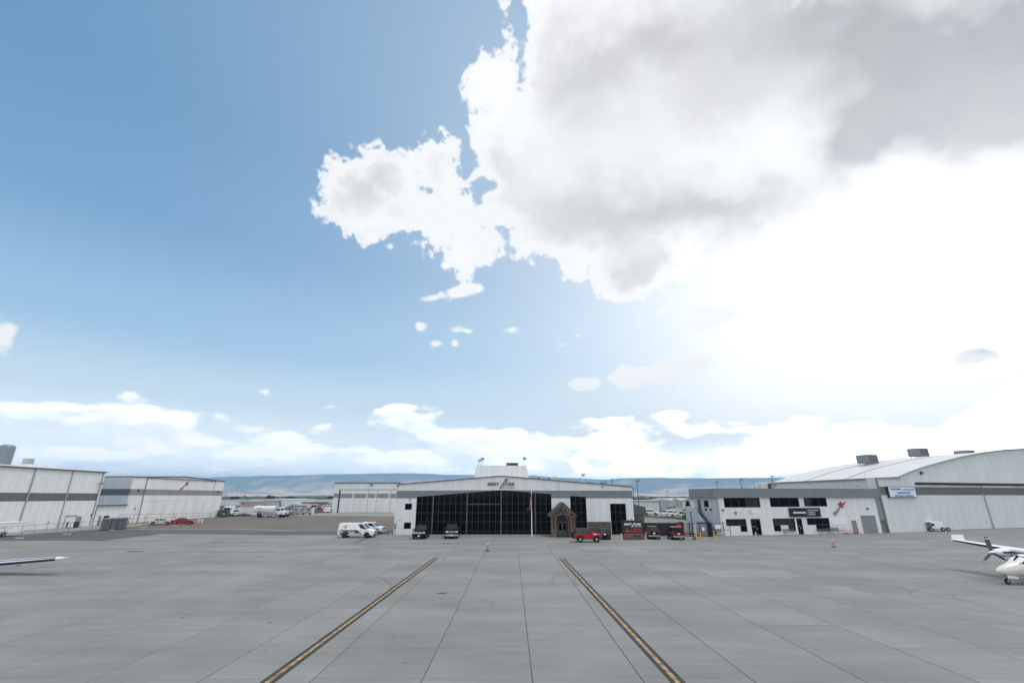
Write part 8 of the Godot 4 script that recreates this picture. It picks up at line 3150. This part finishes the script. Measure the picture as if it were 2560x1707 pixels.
		if i > 0:
			var m := a.lerp(b, 0.5) if i < 4 else a
			mb = MB.new()
			mb.tube(m + Vector3(0, 1.84, 0), m + Vector3(0, 2.0, 0), 0.11, 0.11, 10)
			part(t, "amber_lamp", mb, M.safety_yellow)
			mb = MB.new()
			mb.tube(m + Vector3(0, 2.0, 0), m + Vector3(0, 2.17, 0), 0.11, 0.1, 10)
			part(t, "red_lamp", mb, M.post_red)
	mb = MB.new()
	var last := Vector3(-71.9, 0, -118.0)
	mb.tube(last, last + Vector3(0, 1.95, 0), 0.05)
	part(t, "post", mb, M.galvanised)
	t = thing("pipe_fence", "taller pipe railed fence from the annex towards the parked sedans", "fence", Vector3.ZERO)
	mb = MB.new()
	mb.tube(Vector3(-86.0, 2.2, -108.5), Vector3(-72.3, 2.2, -118.6), 0.03, 0.03, 6)
	part(t, "rail", mb, M.stone_5)
	for k in 8:
		mb = MB.new()
		var p := Vector3(-86.0, 0, -108.5).lerp(Vector3(-72.3, 0, -118.6), k / 7.0)
		mb.tube(p, p + Vector3(0, 2.3, 0), 0.045)
		part(t, "post", mb, M.galvanised)
	for k in 4:
		t = thing("portable_toilet", ["Dark grey portable toilet, nearest of the four by the fence", "Second nearest of the four grey portable toilets", "Third of the four grey portable toilets from the viewer", "Farthest of the four grey portable toilets by the fence"][k], "portable toilet", Vector3(-76.0 + k * 0.08, 0, -93.1 - k * 1.22), 1.45, "portable toilets by the mesh fence")
		mb = MB.new()
		mb.span(-0.5, 0.12, -0.5, 0.5, 2.0, 0.5)
		part(t, "cabin", mb, M.toilet_grey)
		mb = MB.new()
		mb.span(-0.42, 0.15, 0.5, 0.42, 1.9, 0.525)
		part(t, "door", mb, M.plastic_grey)
		mb = MB.new()
		mb.hexa([Vector3(-0.6, 2.0, 0.6), Vector3(0.6, 2.0, 0.6), Vector3(0.6, 2.0, -0.6), Vector3(-0.6, 2.0, -0.6), Vector3(-0.35, 2.2, 0.3), Vector3(0.35, 2.2, 0.3), Vector3(0.35, 2.2, -0.3), Vector3(-0.35, 2.2, -0.3)])
		part(t, "roof", mb, M.tail_grey)
		mb = MB.new()
		mb.span(-0.6, 0, -0.6, 0.6, 0.12, 0.6)
		part(t, "skid", mb, M.plastic_black)
	t = thing("dumpster", "Green dumpster heaped with white bags at the star hangar's far corner", "dumpster", Vector3(-88.6, 0, -151.8), 0.1)
	mb = MB.new()
	mb.hexa([Vector3(-1.3, 0.15, 0.9), Vector3(1.3, 0.15, 0.9), Vector3(1.3, 0.15, -0.9), Vector3(-1.3, 0.15, -0.9), Vector3(-1.35, 1.75, 1.0), Vector3(1.35, 1.75, 1.0), Vector3(1.35, 1.95, -1.0), Vector3(-1.35, 1.95, -1.0)])
	part(t, "bin_body", mb, M.green_paint)
	mb = MB.new()
	mb.hexa([Vector3(-1.37, 1.76, 1.05), Vector3(1.37, 1.76, 1.05), Vector3(1.37, 1.97, -1.02), Vector3(-1.37, 1.97, -1.02), Vector3(-1.37, 1.86, 1.05), Vector3(1.37, 1.86, 1.05), Vector3(1.37, 2.07, -1.02), Vector3(-1.37, 2.07, -1.02)])
	part(t, "lid", mb, M.plastic_black)
	mb = MB.new()
	mb.span(0.3, 0.75, 0.95, 0.8, 1.1, 1.0)
	part(t, "label_plate", mb, M.letter_white)
	mb = MB.new()
	mb.span(-0.5, 1.1, 0.96, -0.1, 1.4, 1.01)
	part(t, "yellow_label", mb, M.safety_yellow)
	t = thing("box_truck", "White box truck half hidden behind the green dumpster", "truck", Vector3(-91.0, 0, -158.5), -1.3)
	mb = MB.new()
	shell(mb, v2([-2.6, 0.6, 1.2, 0.6, 1.2, 3.1, -2.6, 3.1]), 1.15, 0.08)
	part(t, "box_body", mb, M.white_paint)
	truck_cab(t, 1.2)
	for x in [-1.8, 2.85]:
		for s in [1.0, -1.0]:
			wheel(t, Vector3(x, 0.45, s * 1.05), 0.45, 0.28, s, true)
	for e in [[Vector3(-73.4, 0, -116.3), 0, "White drum bin, left of the pair behind the red sedan"], [Vector3(-72.75, 0, -116.4), 0, "White drum bin, right of the pair behind the red sedan"], [Vector3(-88.5, 0, -101.0), 1, "Black bin beside the grey door of the nearest hangar"], [Vector3(-89.6, 0, -110.6), 1, "Black bin by the annex window, half behind the toilets"], [Vector3(46.6, 0, -132.5), 2, "Dark green wheeled bin at the foot of the office stairs"]]:
		t = thing("waste_bin", e[2], "bin", e[0], 0.0, ["white drum bins", "black bins", "green bins"][e[1]])
		var m: Material = [M.bin_white, M.plastic_black, M.green_paint][e[1]]
		var r: float = [0.26, 0.42, 0.5][e[1]]
		var h: float = [0.95, 1.1, 1.7][e[1]]
		mb = MB.new()
		mb.tube(Vector3.ZERO, Vector3(0, h, 0), r * 0.85, r, 14)
		part(t, "barrel", mb, m)
		mb = MB.new()
		mb.tube(Vector3(0, h, 0), Vector3(0, h + 0.08, 0), r * 1.08, r * 0.95, 14)
		part(t, "rim", mb, m)
	t = thing("fire_hydrant", "Green and yellow hydrant behind the portable toilets", "hydrant", Vector3(-84.5, 0, -109.5))
	mb = MB.new()
	mb.tube(Vector3.ZERO, Vector3(0, 0.7, 0), 0.14, 0.12, 12)
	mb.tube(Vector3(-0.25, 0.5, 0), Vector3(0.25, 0.5, 0), 0.08, 0.08, 10)
	part(t, "barrel", mb, M.safety_yellow)
	mb = MB.new()
	mb.tube(Vector3(0, 0.7, 0), Vector3(0, 0.95, 0), 0.15, 0.05, 12)
	part(t, "bonnet", mb, M.green_paint)
	mb = MB.new()
	mb.tube(Vector3.ZERO, Vector3(0, 0.62, 0), 0.16, 0.04, 12)
	mb.span(-0.2, 0, -0.2, 0.2, 0.03, 0.2)
	lone("traffic_cone", "small orange cone at the left corner of the terminal", "traffic cone", mb, M.safety_orange, Vector3(-19.9, 0, -82.0))
	t = thing("steel_post", "rusty red steel post left of the white garage door", "post", Vector3(-89.6, 0, -100.2))
	mb = MB.new()
	mb.tube(Vector3.ZERO, Vector3(0, 1.15, 0), 0.13, 0.13, 12)
	part(t, "post", mb, M.brown_roof)
	mb = MB.new()
	mb.tube(Vector3(0, 1.15, 0), Vector3(0, 1.2, 0), 0.13, 0.08, 12)
	part(t, "cap", mb, M.brown_roof)
	t = thing("cargo_dolly", "Small white and red tug at the distant hangar's left corner", "tug", Vector3(-71.6, 0, -190.6))
	mb = MB.new()
	shell(mb, v2([-1.2, 0.3, 1.2, 0.3, 1.2, 1.4, 0.8, 1.9, -0.4, 1.9, -1.2, 1.3]), 0.8, 0.08)
	part(t, "body", mb, M.white_paint)
	mb = MB.new()
	mb.span(-2.0, 0.4, -0.7, -1.2, 1.5, 0.7)
	part(t, "red_nose", mb, M.red_paint)
	for x in [-0.8, 0.8]:
		for s in [1.0, -1.0]:
			wheel(t, Vector3(x, 0.3, s * 0.75), 0.3, 0.2, s, true)
	# boundary fence of the gravel yard
	t = thing("yard_fence", "thin low wire fence along the far edge of the ramp", "fence", Vector3.ZERO)
	mb = MB.new()
	var ya := Vector3(-84.0, 0, -179.5)
	var yb := Vector3(-69.5, 0, -193.5)
	for y in [0.9, 1.7]:
		mb.tube(ya + Vector3(0, y, 0), yb + Vector3(0, y, 0), 0.025, 0.025, 5)
	part(t, "rail", mb, M.galvanised)
	for k in 9:
		mb = MB.new()
		var p := ya.lerp(yb, k / 8.0)
		mb.tube(p, p + Vector3(0, 1.9, 0), 0.05, 0.05, 6)
		part(t, "post", mb, M.galvanised)
